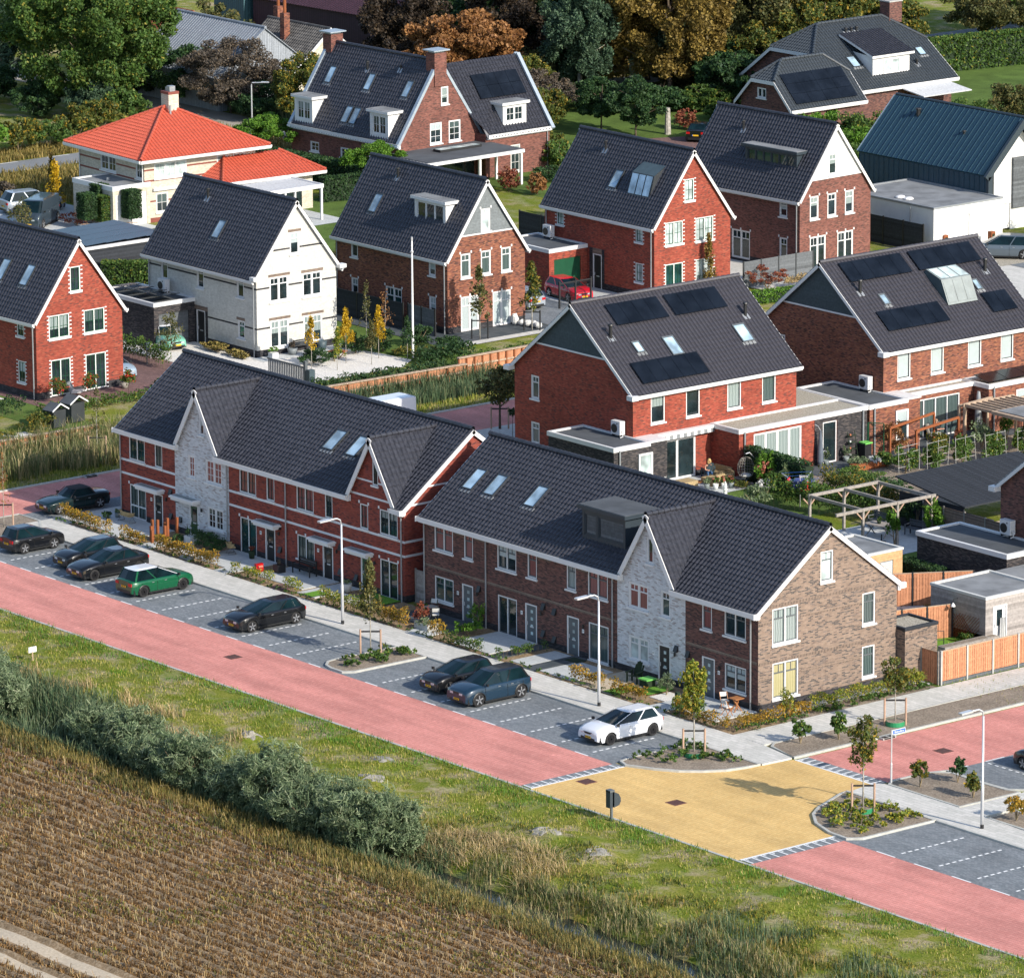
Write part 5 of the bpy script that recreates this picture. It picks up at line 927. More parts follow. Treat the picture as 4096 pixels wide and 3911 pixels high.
window(r,(0,127.0,0),(1,0,0),(0,-1,0),-79.2,-78.1,3.1,3.95,2,sash='white')
# barns at the top left
def barn(label,x0,y0,x1,y1,he,hr,wm,rm,rz=0,axis='x',name='barn'):
    r = empty(name,((x0+x1)/2,(y0+y1)/2,0),rz,label,'barn'); a,b = (x1-x0)/2,(y1-y0)/2
    if axis == 'y': a,b = b,a
    mb = MB(); k = (hr-he)/b; pl = [((0,-b,he),(0,k,-1)),((0,b,he),(0,-k,-1))]; wall(mb,(-a,-b,0),(1,0,0),(0,-1,0),2*a,0,he,wm); wall(mb,(a,b,0),(-1,0,0),(0,1,0),2*a,0,he,wm); wall(mb,(a,-b,0),(0,1,0),(1,0,0),2*b,0,hr,wm,(),pl); wall(mb,(-a,b,0),(0,-1,0),(-1,0,0),2*b,0,hr,wm,(),pl); LB(mb,'wall',r)
    mb = MB(); l = math.hypot(b+.3,(b+.3)*k)
    for s in (-1,1):
        o = Vector((-a-.2,s*(b+.3),he-.3*k+.05)); V = Vector((0,-s,k)).normalized(); n = Vector((0,s*k,1)).normalized()
        if rm == 'tile_old': tiles(mb,o,(1,0,0),V,2*a+.4,l,rm)
        mb.obox(o-n*.06,(2*a+.4,0,0),V*l,n*.055,rm if rm != 'tile_old' else 'mortar')
        if rm.startswith('corr'):
            for i in range(int((2*a+.4)/.36)): mb.obox(o+Vector((i*.36,0,0)),(.12,0,0),V*l,n*.04,rm)
    mb.tube([(-a-.2,0,hr+.08),(a+.2,0,hr+.08)],.12,rm,6); LB(mb,'roof',r)
    if axis == 'y': r.rotation_euler[2] += math.pi/2
    return r
barn('grey corrugated metal barn roof behind the bare bush, top left',-129.5,99.5+1,-117,110,3.0,6.6,'corr_grey','corr_grey',math.radians(-1)); r = barn('old grey tiled farm building with two thin chimneys, left of the large house',-124.5,107.5,-116,115.0,2.8,6.0,'brick_cream','tile_old',0)
for x,y in ((-4.2,.4),(-.6,-1.6)): mb = MB(); mb.box(x,y,4.6,x+.6,y+.6,7.0,'brick_brown'); c = LB(mb,'chimney',r); mb = MB(); mb.tube([(x+.3,y+.3,7),(x+.3,y+.3,8.4)],.14,'rust',8); LB(mb,'flue',c)
mb = MB()
for s in (1,-1): mb.obox((4.45,s*4.05,2.4),(.05,0,0),(0,-s*4.05,3.45),(0,0,.3),'white')
LB(mb,'bargeboard',r)
barn('long dark purple corrugated barn at the top edge, behind the tiled farm building',-141,122,-123,128,5.0,6.0,'corr_purple','corr_purple',math.radians(3)); barn('teal corrugated shed left of the purple barn',-146,121.0,-141.5,128,5.2,6,'corr_teal','corr_teal'); barn('small rusty roofed open shed at the top edge',-147,112,-141,118,2.4,4.2,'corr_teal','rust',0)
# ================================================================ semi-detached pairs (ridge along Y, front of the pair faces +X)
def semi(label,x1,y0,wm,W_,near,far,he,hr,winy,pvs,skys,vents,gw=(),group='semi-detached houses with solar panels',pane=None,doors=()):
    r = empty('semi_detached_house',(x1-W_,y0,0),-math.pi/2,label,'house',group); L = 6.6
    K = [(-b+y0,-a+y0,3.82,5.6) for a,b in winy]+[(-b+y0,-a+y0,0,d) for a,b,d in doors]
    SF,SK,k = house(r,L,W_,he,hr,wm,'tile_brown',E=[(a-x1+W_,b-x1+W_,c,d) for a,b,c,d in gw],K=K,near=near,far=far,clad=7.6,cladm='cladding_d',plinth=.4,ov=.22,oe=.3)
    for i,(a,b) in enumerate(winy): window(r,(0,W_,0),(-1,0,0),(0,1,0),a-y0,b-y0,3.82,5.6,1,sash='dark_metal',B=LB,pane=(pane or ['glass','glass','curtain'])[i % 3])
    for a,b,d in doors: window(r,(0,W_,0),(-1,0,0),(0,1,0),a-y0,b-y0,.05,d,2,sash='white',B=LB,sill=False,name='sliding_door')
    for a,b,c,d in gw: window(r,(0,0,0),(0,1,0),(1,0,0),a-x1+W_,b-x1+W_,c,d,1,sash='white',topl=True,B=LB,pane='curtain_dark')
    u = lambda y: (y-y0)+(.22 if near else 0)
    for a,b,v0,v1,n in pvs: solar(r,SK,u(a),u(b),v0,v1,n,LB)
    for a,b,v0,v1 in skys: roof_window(r,SK,u(a),u(b),v0,v1,LB,frame='grey_paint')
    for y,v in vents: vent(r,SK,u(y),v,LB,.11,.75)
    mb = MB()
    if near: mb.box(.0,W_+.0,he-.35,.5,W_+.55,he-.06,'white'); mb.box(.0,-.5,he-.35,.5,0,he-.06,'white')
    mb.box(-L,W_+.001,he-.35,0,W_+.18,he-.12,'white'); LB(mb,'cornice',r); return r,SK
semi('red brick left half of the nearer solar panel pair, striped awning over its patio',9.66,38.9,'brick_red',11.36,True,False,5.9,10.45,[(40.32,41.43),(43.13,44.23)],[(40.9,45.05,5.35,7.05,4),(39.9,45.2,.7,2.4,5)],[(41.05,41.65,3.1,4.0),(43.45,44.35,2.45,3.95)],[(39.9,4.6)],[(-.09,.69,4.0,5.48),(-.11,.7,1.17,2.54)],doors=[(41.0,43.9,2.6)])
semi('red brick right half of the nearer solar panel pair, beside the gravel roofed extension',9.66,45.5,'brick_red',11.36,False,True,5.9,10.45,[(46.46,47.57),(49.3,50.4)],[(45.6,49.8,5.35,7.05,4)],[(49.15,50.1,2.5,3.95)],[(50.7,4.5)],pane=['curtain','curtain_dark'])
semi('brown brick left half of the farther solar panel pair, a man on its terrace',10.2,58.9,'brick_brown',11.6,True,False,5.9,10.5,[(60.1,61.2),(62.95,64.05)],[(59.9,65.15,5.75,7.4,5),(60.1,65.35,1.5,3.15,5)],[(61.25,61.8,3.6,4.5)],[(60.1,4.9)],[(.1,.95,4.3,5.4)],pane=['blind','blind'])
r,SK_ = semi('brown brick right half of the farther pair, with a large glazed roof dormer',10.2,65.5,'brick_brown',11.6,False,True,5.9,10.5,[(66.15,67.3),(69.0,70.1)],[(65.8,71.15,5.75,7.4,5),(69.15,71.25,1.5,3.15,2)],[(69.2,69.7,3.5,4.4)],[(70.9,4.9)],pane=['blind','blind'])
O,U,V,N = SK_; a,b = .55,3.1; Pq = lambda u,v,n: O+U*u+V*v+N*n; mb = MB(); v0,v1,v2 = 2.7,4.2,5.6
mb.poly([Pq(a,v0,.1),Pq(b,v0,.1),Pq(b,v1,.85),Pq(a,v1,.85)],'louver'); mb.poly([Pq(a,v1,.85),Pq(b,v1,.85),Pq(b,v2,.35),Pq(a,v2,.35)],'louver'); mb.poly([Pq(a,v0-.1,0),Pq(a,v1,.85),Pq(a,v2,.35),Pq(a,v2,0)],'cladding_dark'); mb.poly([Pq(b,v0-.1,0),Pq(b,v2,0),Pq(b,v2,.35),Pq(b,v1,.85)],'cladding_dark'); mb.poly([Pq(a,v2,.35),Pq(b,v2,.35),Pq(b,v2,0),Pq(a,v2,0)],'cladding_dark')
d = LB(mb,'glazed_dormer',r)
for i in range(3):
    q0 = a+.1+i*(b-a-.1)/3; q1 = q0+(b-a-.1)/3-.1; n1 = .75/1.5; n2 = -.5/1.4; mb = MB(); mb.poly([Pq(q0,v0+.12,.13+.12*n1),Pq(q1,v0+.12,.13+.12*n1),Pq(q1,v1-.08,.12+(v1-v0-.08)*n1),Pq(q0,v1-.08,.12+(v1-v0-.08)*n1)],'louver'); LB(mb,'pane',d)
    mb = MB(); mb.poly([Pq(q0,v1+.1,.88+.1*n2),Pq(q1,v1+.1,.88+.1*n2),Pq(q1,v2-.1,.88+(v2-v1-.1)*n2),Pq(q0,v2-.1,.88+(v2-v1-.1)*n2)],'glass_frost'); LB(mb,'pane',d)
def block(name,label,cat,group,*boxes,**kw):
    b0 = boxes[0]; r = empty(name,((b0[0]+b0[2])/2,(b0[1]+b0[3])/2,0),0,label,cat,group)
    for b in boxes: flat_block(r,*b,**kw)
    return r
GG = 'flat roofed garages'
g1 = block('garage','black brick flat roofed garage with a white door, against the nearer solar panel house','garage',GG,(5.0,36.1,11.2,38.88,3.15,'brick_black')); mb = MB(); mb.box(9.68,38.9,0,11.2,40.3,3.1,'brick_black'); mb.box(9.68,38.9,3.1,11.25,40.35,3.2,'white'); wb(mb,'wall',g1)
window(g1,(11.2,0,0),(0,1,0),(1,0,0),38.0,39.1,.1,2.55,1,sash='white',pane='glass_frost',rec=-.05,sill=False,name='door'); downpipe(g1,(11.2,36.5,0),3.0,(1,0,0),mat='pipe_grey',r=.06)
e1 = block('house_extension','red and black brick extension with a gravel roof and wide curtained doors','extension',None,(9.68,45.1,12.3,55.6,3.15,'brick_red','gravel_tan',[(46.3-45.1,50.2-45.1,.5,2.75),(51.95-45.1,53.1-45.1,.05,2.65)])); mb = MB(); mb.box(12.302,51.25,0,12.33,51.93,2.9,'brick_black'); mb.box(12.302,53.12,0,12.33,55.6,2.9,'brick_black'); mb.box(12.302,51.93,2.67,12.33,53.12,2.9,'brick_black'); mb.box(5.8,52.15,0,9.66,55.6,2.9,'brick_black'); mb.box(5.7,52.15,2.9,9.6,55.7,3.15,'white'); mb.box(5.85,52.2,3.151,9.66,55.55,3.17,'gravel_tan'); wb(mb,'side_wall',e1)
EX = ((12.3,0,0),(0,1,0),(1,0,0)); window(e1,*EX,46.3,50.2,.5,2.75,4,sash='white',pane='curtain',name='patio_doors'); window(e1,*EX,51.95,53.1,.05,2.65,1,sash='dark_metal',sill=False,name='door'); downpipe(e1,(12.3,45.5,0),3.0,(1,0,0),r=.06); downpipe(e1,(12.33,55.2,0),3.0,(1,0,0),r=.06)
mb = MB()
for i in range(17): y = 40.4+i*.275; mb.box(9.8,y,2.72,10.05,y+.275,2.98,'white' if i % 2 else 'pipe_grey'); 
mb.box(9.68,40.3,2.98,10.1,45.05,3.16,'white'); r = wb(mb,'awning'); tag(r,'rolled grey and white striped awning over the patio doors','awning')
g2 = block('garage','brown brick flat roofed garage with a narrow window, against the farther solar panel house','garage',GG,(5.6,55.75,12.4,58.88,3.15,'brick_brown')); mb = MB(); mb.box(10.22,58.9,0,12.4,60.0,3.1,'brick_brown'); mb.box(10.22,58.9,3.1,12.45,60.05,3.2,'white'); wb(mb,'wall',g2); window(g2,(12.4,0,0),(0,1,0),(1,0,0),57.9,58.95,.6,2.55,1,sash='white',rec=-.05,sill=False); downpipe(g2,(12.4,56.1,0),3.0,(1,0,0),r=.06)
e2 = block('house_extension','brown brick extension with a stepped gravel roof and solar panels','extension',None,(10.22,60.02,11.3,65.6,3.1,'brick_brown','gravel_tan',[(.3,4.4,.05,2.6)]),(10.22,65.62,12.7,74,3.1,'brick_brown','gravel_tan',[(2.4,7.0,.5,2.5)]))
window(e2,(11.3,60.02,0),(0,1,0),(1,0,0),.3,4.4,.05,2.6,4,sash='grey_paint',pane='curtain_dark',sill=False,name='patio_doors'); window(e2,(12.7,65.62,0),(0,1,0),(1,0,0),2.4,7.0,.5,2.5,2,sash='white',sill=False)
for i in range(4): mb = MB(); mb.obox((11.0,65.9+i*1.75,3.45),(1.3,0,-.28),(0,1.7,0),(.01,0,.04),'pv'); mb.bar((11.3,66.2+i*1.75,3.1),(11.3,66.2+i*1.75,3.4),.05,.05,'pipe_grey'); wb(mb,'solar_panel',e2)
downpipe(e2,(12.7,66.0,0),3.0,(1,0,0),r=.06)
semi('dark brown brick house cut by the right edge, its gable above the black garage',53.2,39.3,'brick_dkbrown',11.9,True,False,5.9,10.5,[(40.8,41.9),(43.6,44.7)],[],[],[],group=None)
g3 = block('garage','large black brick flat roofed garage with a teal door, near the right edge','garage',GG,(38.0,36.0,45.3,39.28,3.1,'brick_black','roof_felt',[(.5,3.0,0,2.4)])); mb = MB(); mb.box(45.1,36.5,0,45.2,39.0,2.4,'cladding_grey'); wb(mb,'garage_door',g3)
heat_pump(8.6,38.6,3.15,'white heat pump on the black garage roof of the nearer solar panel house'); heat_pump(8.9,58.6,3.15,'white heat pump on the brown brick garage roof of the farther solar panel house'); heat_pump(42.2,39.0,3.15,'white heat pump on the black garage roof near the right edge')
gh2 = block('garage','black brick garage with solar panels on its roof, beside the white brick house','garage',GG,(-49.3,40.7,-42.7,44.08,3.05,'brick_black','roof_felt',[(.4,2.9,0,2.3)])); mb = MB(); mb.box(-42.85,41.1,0,-42.8,43.6,2.3,'boards_grey'); wb(mb,'garage_door',gh2); heat_pump(-45.6,43.6,3.05,'white heat pump on the black garage roof of the white brick house')
for i in range(4): mb = MB(); mb.obox((-48.6+i*1.5,41.2,3.3),(1.4,0,.2),(0,1.7,0),(0,0,.04),'pv'); wb(mb,'solar_panel',gh2)
gh4 = block('garage','red brick garage with a dark green door, beside the bright red house','garage',GG,(-45.5,73.0,-40.0,76.48,3.05,'brick_red','roof_felt',[(.45,2.9,0,2.3)])); mb = MB(); mb.box(-40.12,73.45,0,-40.07,75.9,2.3,'dark_green'); wb(mb,'garage_door',gh4); heat_pump(-43.6,75.9,3.05,'white heat pump on the red brick garage roof')
gh6 = block('garage','white plastered flat roofed garage in front of the modern blue metal house','garage',GG,(-43.5,103.9,-33.4,110.85,3.2,'white_stucco','roof_felt_light',[(1.0,3.6,0,2.4)]),trim='pipe_grey',th=.1,lip=.03); mb = MB(); mb.box(-33.55,104.9,0,-33.5,107.5,2.4,'white_stucco'); wb(mb,'garage_door',gh6); downpipe(gh6,(-35.8,103.9,0),3.0,(0,-1,0)); mb = MB()
for x in (-38.4,-37.5): mb.blob((x,105.2,3.2),(.35,.4,.15),'white',10,6)
wb(mb,'dome_rooflight',gh6)
cp = block('carport','low black carport roof covered with solar panels, behind the clipped trees','carport',None,(-69.5,48.9,-62.6,56.5,2.9,'boards_dark'),trim='white',th=.15)
for i in range(4):
    for j in range(4): mb = MB(); mb.obox((-69.2+i*1.62,49.15+j*1.75,3.0+j*.02),(1.58,0,0),(0,1.7,.06),(0,0,.04),'pv'); wb(mb,'solar_panel',cp)
ex = block('house_extension','small brick extension with a gravel roof behind the right end house','extension',None,(50.9,21.07,53.15,23.4,3.0,'brick_taupe','gravel_tan'),trim='boards_dark',th=.12,lip=.04); mb = MB(); mb.box(53.152,21.1,2.5,53.16,23.4,2.67,'soldier_dark'); mb.box(53.152,21.1,1.7,53.16,23.4,1.87,'soldier_dark'); wb(mb,'brick_course',ex)
sh = block('shed','large pale grey boarded shed with a white door and an open right side','shed','garden sheds',(46.0,29.6,50.35,34.0,2.7,'boards_shed','roof_felt_light',[(.55,1.6,0,2.15)]),trim='offwhite',th=.1,lip=.04); door(sh,(50.35,29.6,0),(0,1,0),(1,0,0),.55,1.6,2.15,'white',0,glassv=True); mb = MB(); mb.box(46,34.0,2.45,50.2,40,2.62,'roof_felt_light'); mb.box(50.1,34,2.4,50.25,40,2.66,'boards_shed'); wb(mb,'canopy',sh); mb = MB(); mb.box(46.0,34.1,0,46.1,40,2.44,'boards_taupe'); mb.box(50.1,34.0,0,50.25,34.14,2.4,'timber_grey'); wb(mb,'canopy_wall',sh)
mb = MB()
for i in range(16):
    a = 47.0+i*.21
    if a < 49.2: mb.bar((a,29.57,.1),(min(a+1.4,49.9),29.57,.1+min(1.4,49.9-a)),.025,.02,'rust'); mb.bar((a+.7,29.55,.1),(max(a-.6,46.9),29.55,.1+min(1.3,a+.7-46.9)),.025,.02,'rust')
tag(wb(mb,'trellis'),'rusty orange lattice trellis on the side of the grey boarded shed','trellis')
mb = MB(); mb.tube([(48.2,29.55,2.3),(48.2,29.25,2.3),(48.2,29.2,2.1)],.02,'black',6); mb.lathe((48.2,29.2,1.9),[(.14,0),(.12,.06),(.03,.2)],'white',10); tag(wb(mb,'wall_lantern'),'small white bell shaped lantern on the side of the grey shed','lantern')
w2 = block('shed','orange wooden shed with a louvred door and a flat roof, behind the right end house','shed','garden sheds',(34.9,31.2,38.95,34.0,2.65,'boards_orange','roof_felt_light',[(1.1,2.1,.0,2.1)]),trim='offwhite',th=.08,lip=.05); mb = MB(); mb.box(38.85,32.32,0,38.92,33.28,2.1,'louver')
for i in range(18): mb.obox((38.92,32.36,.1+i*.11),(.04,0,-.03),(0,.88,0),(0,0,.05),'offwhite')
wb(mb,'louvred_door',w2)
bs = block('shed','long black boarded shed roof behind the garden pergola','shed','garden sheds',(27.0,45.0,32.6,47.0,1.0,'boards_dark'),trim='boards_dark',th=.05); mb = MB(); mb.obox((32.7,44.7,2.1),(0,10,0),(-6.0,0,.8),(.01,0,.08),'boards_dark')
for i in range(20): mb.obox((32.7-6.0*i/20,44.65,2.1+.8*i/20+.09),(0,10.1,0),(-.03,0,.004),(0,0,.012),'black')
mb.box(27,44.8,0,32.5,44.86,2.1,'boards_dark'); wb(mb,'boarded_roof',bs)
# fences
def fence(label,p,q,hgt,mat,n=None,post='concrete',cat='fence',pw=.1,base=0,group=None,name='garden_fence',over=.0,pout=0.0):
    p,q = Vector((*p,0)),Vector((*q,0)); L = (q-p).length; n = n or max(1,round(L/1.85)); d = (q-p)/n; r = empty(name,(p+q)/2,0,label,cat,group); u = d.normalized()
    s = Vector((u.y,-u.x,0))
    for i in range(n):
        mb = MB(); a = p+d*i+u*(pw/2); b = p+d*(i+1)-u*(pw/2); mb.obox(a+Z*(base+.02),b-a,s*.03,Z*(hgt-base-.02),mat)
        if mat == 'panel_fence':
            k = int((b-a).length/.155)
            for j in range(k): mb.obox(a+(b-a)*((j+.15)/k)+s*.03+Z*(base+.06),(b-a)*(.68/k),s*.022,Z*(hgt-base-.14),mat)
            for z in (.3,hgt*.55,hgt-.25): mb.obox(a+s*.03+Z*z,b-a,s*.012,Z*.09,mat)
            mb.obox(a-s*.02+Z*hgt,b-a,s*.07,Z*.035,'timber_pale')
        wb(mb,'fence_panel',r)
        if base: mb = MB(); mb.obox(a-s*.01,b-a,s*.05,Z*base,'boards_grey'); wb(mb,'kickboard',r)
    for i in range(n+1): mb = MB(); a = p+d*i; mb.obox(a-u*pw/2-s*(.03-pout),u*pw,s*(.09+pout),Z*(hgt+over+.06),post); wb(mb,'post',r)
    return r
fence('long orange wooden panel fence with grey posts along the pavement by the side street',(54.6,22.3),(54.6,37.3),1.85,'panel_fence',8,base=.2,pout=.02); fence('short shaded brown fence gate between the end house and the street corner',(53.2,22.25),(54.5,22.25),1.8,'panel_fence',1,post='timber_grey')
fence('tall orange and grey wooden fence far behind the end house, half in shade',(40.5,31.0),(43.2,35.5),1.9,'panel_fence',3,'black'); fence('orange wooden fence ending at the grey shed',(46.6,25.0),(47.8,29.5),1.9,'panel_fence',3,'black')
fence('taupe slatted wooden fence between the pergola and the black garage',(29.2,45.6-.9),(36.5,44.4),1.9,'boards_taupe',4,'timber_grey'); fence('grey boarded fence beside the bright red house garden',(-32.2,84.4),(-32.2,91.0),1.9,'boards_grey',4,'dark_metal'); fence('black boarded fence in front of the white plastered garage',(-40,103.0),(-33.5,103.0),2.1,'boards_dark',3,'black'); fence('black boarded fence closing the passage behind the green garage',(-58,84.9),(-45.2,84.9),1.9,'boards_dark',5,'black')
fence('tall black boarded fence at the side of the brown brick house',(-46.5,56.9),(-36.5,57.2),1.9,'boards_dark',4,'black'); fence('dark screen gate with a black frame between the white and the brown houses',(-36.2,57.4),(-33.2,57.4),1.9,'boards_grey',2,'black'); fence('short pale wooden gate between the two terraced rows',(22.75,12.0),(24.2,12.0),1.9,'boards_shed',1,'timber_grey'); fence('taupe slatted screen at the right of the farther terrace',(14,68.5),(20,68.5),1.8,'boards_taupe',3,'timber_grey')
# timber retaining walls by the ditch
def retaining(label,p,q,h_,n):
    r = empty('retaining_wall',((p[0]+q[0])/2,(p[1]+q[1])/2,0),0,label,'retaining wall','timber retaining walls'); p,q = Vector((*p,0)),Vector((*q,0)); d = (q-p)/n; u = d.normalized(); mb = MB(); mb.obox(p-Z*.7,q-p,(.1,0,0),Z*(h_+.7),'panel_fence'); wb(mb,'boarding',r); mb = MB(); mb.obox(p+Vector((-.06,0,h_)),q-p,(.28,0,0),Z*.07,'timber_pale'); mb.obox(p+Vector((.1,0,h_*.45)),q-p,(.09,0,0),Z*.12,'timber_pale'); wb(mb,'capping',r)
    for i in range(n+1): mb = MB(); a = p+d*i; mb.obox(a+Vector((.1,-.05,-.7)),(.1,0,0),(0,.1,0),Z*(h_+.65),'rust'); wb(mb,'post',r)
retaining('timber retaining wall in front of the dark tiled patio, upper right stretch',(-22.6,50.9),(-22.9,66),1.15,22); retaining('timber retaining wall below the white gravel garden, half behind reeds',(-22.0,39.6),(-21.6,50.8),.95,7); retaining('low timber edge along the reeds at the left picture edge',(-23.6,8),(-23.4,22.5),.7,12)
# gates, pergolas, furniture
r = empty('driveway_gate',(-27.6,40.8,0),0,'grey metal slatted gate with a thick post behind the left row roof','gate')
mb = MB()
for i in range(22): mb.box(-29.9+i*.19,40.78,.15,-29.8+i*.19,40.82,1.45,'grey_paint')
for z in (.15,1.35): mb.box(-30,40.76,z,-25.9,40.84,z+.1,'grey_paint')
wb(mb,'gate_panel',r); mb = MB(); mb.box(-25.8,40.6,0,-25.6,40.8,1.9,'grey_paint'); wb(mb,'post',r); mb = MB(); mb.box(-25.4,40.5,0,-25.0,40.95,1.4,'cladding_dark'); wb(mb,'post',r)
r = empty('driveway_gate',(-34.5,72,0),0,'black framed wire gate in front of the red car','gate'); mb = MB()
for i in range(24): mb.tube([(-35.1+i*.005,70.0+i*.115,.2),(-35.1+i*.005,70.0+i*.115,1.75)],.012,'black',4)
for i in range(7): mb.tube([(-35.1,70,.25+i*.24),(-35.0,72.7,.25+i*.24)],.01,'black',4)
wb(mb,'wire_mesh',r); mb = MB()
for y in (69.9,71.35,72.75): mb.box(-35.15,y-.05,0,-35.03,y+.05,1.95,'black')
mb.box(-35.13,69.9,1.75,-35.05,72.75,1.83,'black'); wb(mb,'frame',r)
r = empty('pergola',(28,41,0),0,'weathered timber pergola over the garden table','pergola','pergolas'); H_ = 2.55
for a,b in (((25.9,38.6),(25.9,44.2)),((30.5,36.6),(30.5,44.4)),((25.9,38.7),(30.6,38.7)),((25.9,41.4),(30.6,41.4)),((25.9,44.1),(30.6,44.1))): mb = MB(); zz = H_ if a[1] != b[1] else H_-.02; mb.bar((*a,zz),(*b,zz),.13,.17,'timber_grey'); wb(mb,'beam',r)
for x in (25.9,30.5):
    for y in (38.7,41.4,44.1):
        mb = MB(); mb.box(x-.07,y-.07,0,x+.07,y+.07,H_-.1,'timber_grey'); mb.bar((x,y,H_-.6),(x,y+.5,H_-.1),.07,.07,'stake'); mb.bar((x,y,H_-.6),(x,y-.5,H_-.1),.07,.07,'stake'); wb(mb,'post',r)
def frame_arch(label,p,q,hgt,mat,w=.12,group='garden arches',name='garden_arch'):
    mb = MB(); mb.bar((*p,hgt),(*q,hgt),w,w*1.2,mat); mb.bar((*p,0),(*p,hgt),w,w,mat); mb.bar((*q,0),(*q,hgt),w,w,mat); tag(wb(mb,name),label,'garden arch',group)
frame_arch('rust coloured steel garden arch farther from the trellis',(14.0,56.0),(12.6,61.0),2.0,'rust'); frame_arch('rust coloured steel garden arch nearer to the trellis',(15.3,57.0),(14.2,61.6),1.9,'rust')
for i,lb in enumerate(('leftmost pale timber arch on the farther terrace','middle pale timber arch on the farther terrace','rightmost pale timber arch on the farther terrace')): frame_arch(lb,(13.2+i*1.3,62.6+i*1.2),(12.6+i*1.3,66.4+i*1.2),2.3,'timber_pale',.13)
mb = MB(); mb.box(16.2,62.5,2.3,21,66.5,2.5,'timber_pale'); mb.box(16.5,62.8,2.5,21,66.5,2.56,'roof_felt_light'); 
for i in range(9): mb.box(13.6,62.7+i*.5,2.3,16.2,62.82+i*.5,2.48,'timber_pale')
mb.box(13.5,62.6,2.3,13.6,67,2.5,'timber_pale'); r = empty('veranda',(17,64,0),0,'low timber veranda roof with rafters near the right edge','veranda'); wb(mb,'roof',r)
for x,y in ((13.6,62.7),(20.8,62.7),(20.8,66.3)): mb = MB(); mb.box(x-.08,y-.08,0,x+.08,y+.08,2.3,'timber_pale'); wb(mb,'post',r)
# tube helpers for small things
def thing(mb,name,label,cat,group=None,smooth=False):
    lo = [min(v[i] for v in mb.v) for i in range(3)]; hi = [max(v[i] for v in mb.v) for i in range(3)]; o = mb.build(name,None,smooth); c = Vector(((lo[0]+hi[0])/2,(lo[1]+hi[1])/2,lo[2])); o.data.transform(Matrix.Translation(-c)); o.location = c; return tag(o,label,cat,group)
# lamps
def lamp(x,y,label):
    r = empty('street_lamp',(x,y,.1),0,label,'street lamp','street lamps'); mb = MB(); mb.tube([(0,0,0),(0,0,2.2),(0,0,2.25),(0,0,5.65)],[.085,.085,.06,.05],'lamp_metal',10); mb.tube([(0,0,5.65),(0,-.08,5.9),(0,-.3,6.02),(0,-.9,6.03)],.045,'lamp_metal',8); LB(mb,'pole',r,True); mb = MB(); mb.tube([(0,0,-.05),(0,0,.2)],.09,'black',10); LB(mb,'base_sleeve',r)
    mb = MB(); mb.obox((-.14,-1.55,5.97),(.28,0,0),(0,.75,.02),(0,0,.09),'lamp_metal'); mb.obox((-.1,-1.5,5.955),(.2,0,0),(0,.55,.015),(0,0,.014),'lens_clear'); LB(mb,'lamp_head',r); return r
lamp(24.2,5.7,'tall street lamp on the pavement in front of the red brick row'); lamp(46.3,5.7,'tall street lamp on the pavement beside the white car'); lamp(75.3,5.7,'tall street lamp at the right, beside the empty parking bays')
r = empty('street_lamp',(-99,90.5,0),0,'distant street lamp left of the large brick house','street lamp','street lamps'); mb = MB(); mb.tube([(0,0,0),(0,0,5.6),(.1,0,5.8),(.9,.6,5.85)],[.07,.05,.045,.04],'lamp_metal'); LB(mb,'pole',r); mb = MB(); mb.tube([(0,0,1.6),(0,0,1.9)],.075,'lens_red'); LB(mb,'reflector_band',r); mb = MB(); mb.obox((.7,.45,5.82),(.5,.35,0),(-.1,.15,0),(0,0,.09),'lamp_metal'); LB(mb,'lamp_head',r)
mb = MB(); mb.tube([(-28.9,52.1,0),(-28.9,52.1,8.0)],[.085,.05],'print_white',10); mb.tube([(-28.9,52.1,8),(-28.9,52.1,8.25)],.06,'lamp_metal',8); mb.tube([(-28.9,52.1,7.2),(-28.9,52.1,7.3)],.11,'lamp_metal',8); thing(mb,'flagpole','white flagpole without a flag in the hedge by the white gravel garden','flagpole')
mb = MB(); mb.tube([(-40.2,38.6,0),(-40.2,38.6,.95),(-40.2,39.3,.95),(-40.2,39.3,0)],.035,'lamp_metal',8); thing(mb,'bicycle_rail','white tubular rail behind the left row roof','rail')
# street sign
r = empty('street_sign',(66.75,7.6,.1),0,'blue street name sign on a thin grey pole beside the yellow junction','street sign'); mb = MB(); mb.tube([(0,0,0),(0,0,1.0),(0,0,1.05),(0,0,2.75)],[.05,.05,.032,.032],'lamp_metal',8); LB(mb,'pole',r); mb = MB(); mb.box(0,.04,2.5,.03,.9,2.74,'print_white'); mb.box(.03,.06,2.52,.034,.88,2.72,'print_blue'); pl_ = LB(mb,'name_plate',r); text('Belvedère',(66.795,8.07,2.72),.16,'print_white',pl_,rot=(math.pi/2,0,math.pi/2))
mb = MB(); mb.box(19.2,-11.8,.45,19.24,-11.3,.75,'print_white'); mb.box(19.21,-11.58,0,19.24,-11.52,.5,'timber_pale'); thing(mb,'marker_sign','small blank white marker board standing in the rough grass','marker sign')
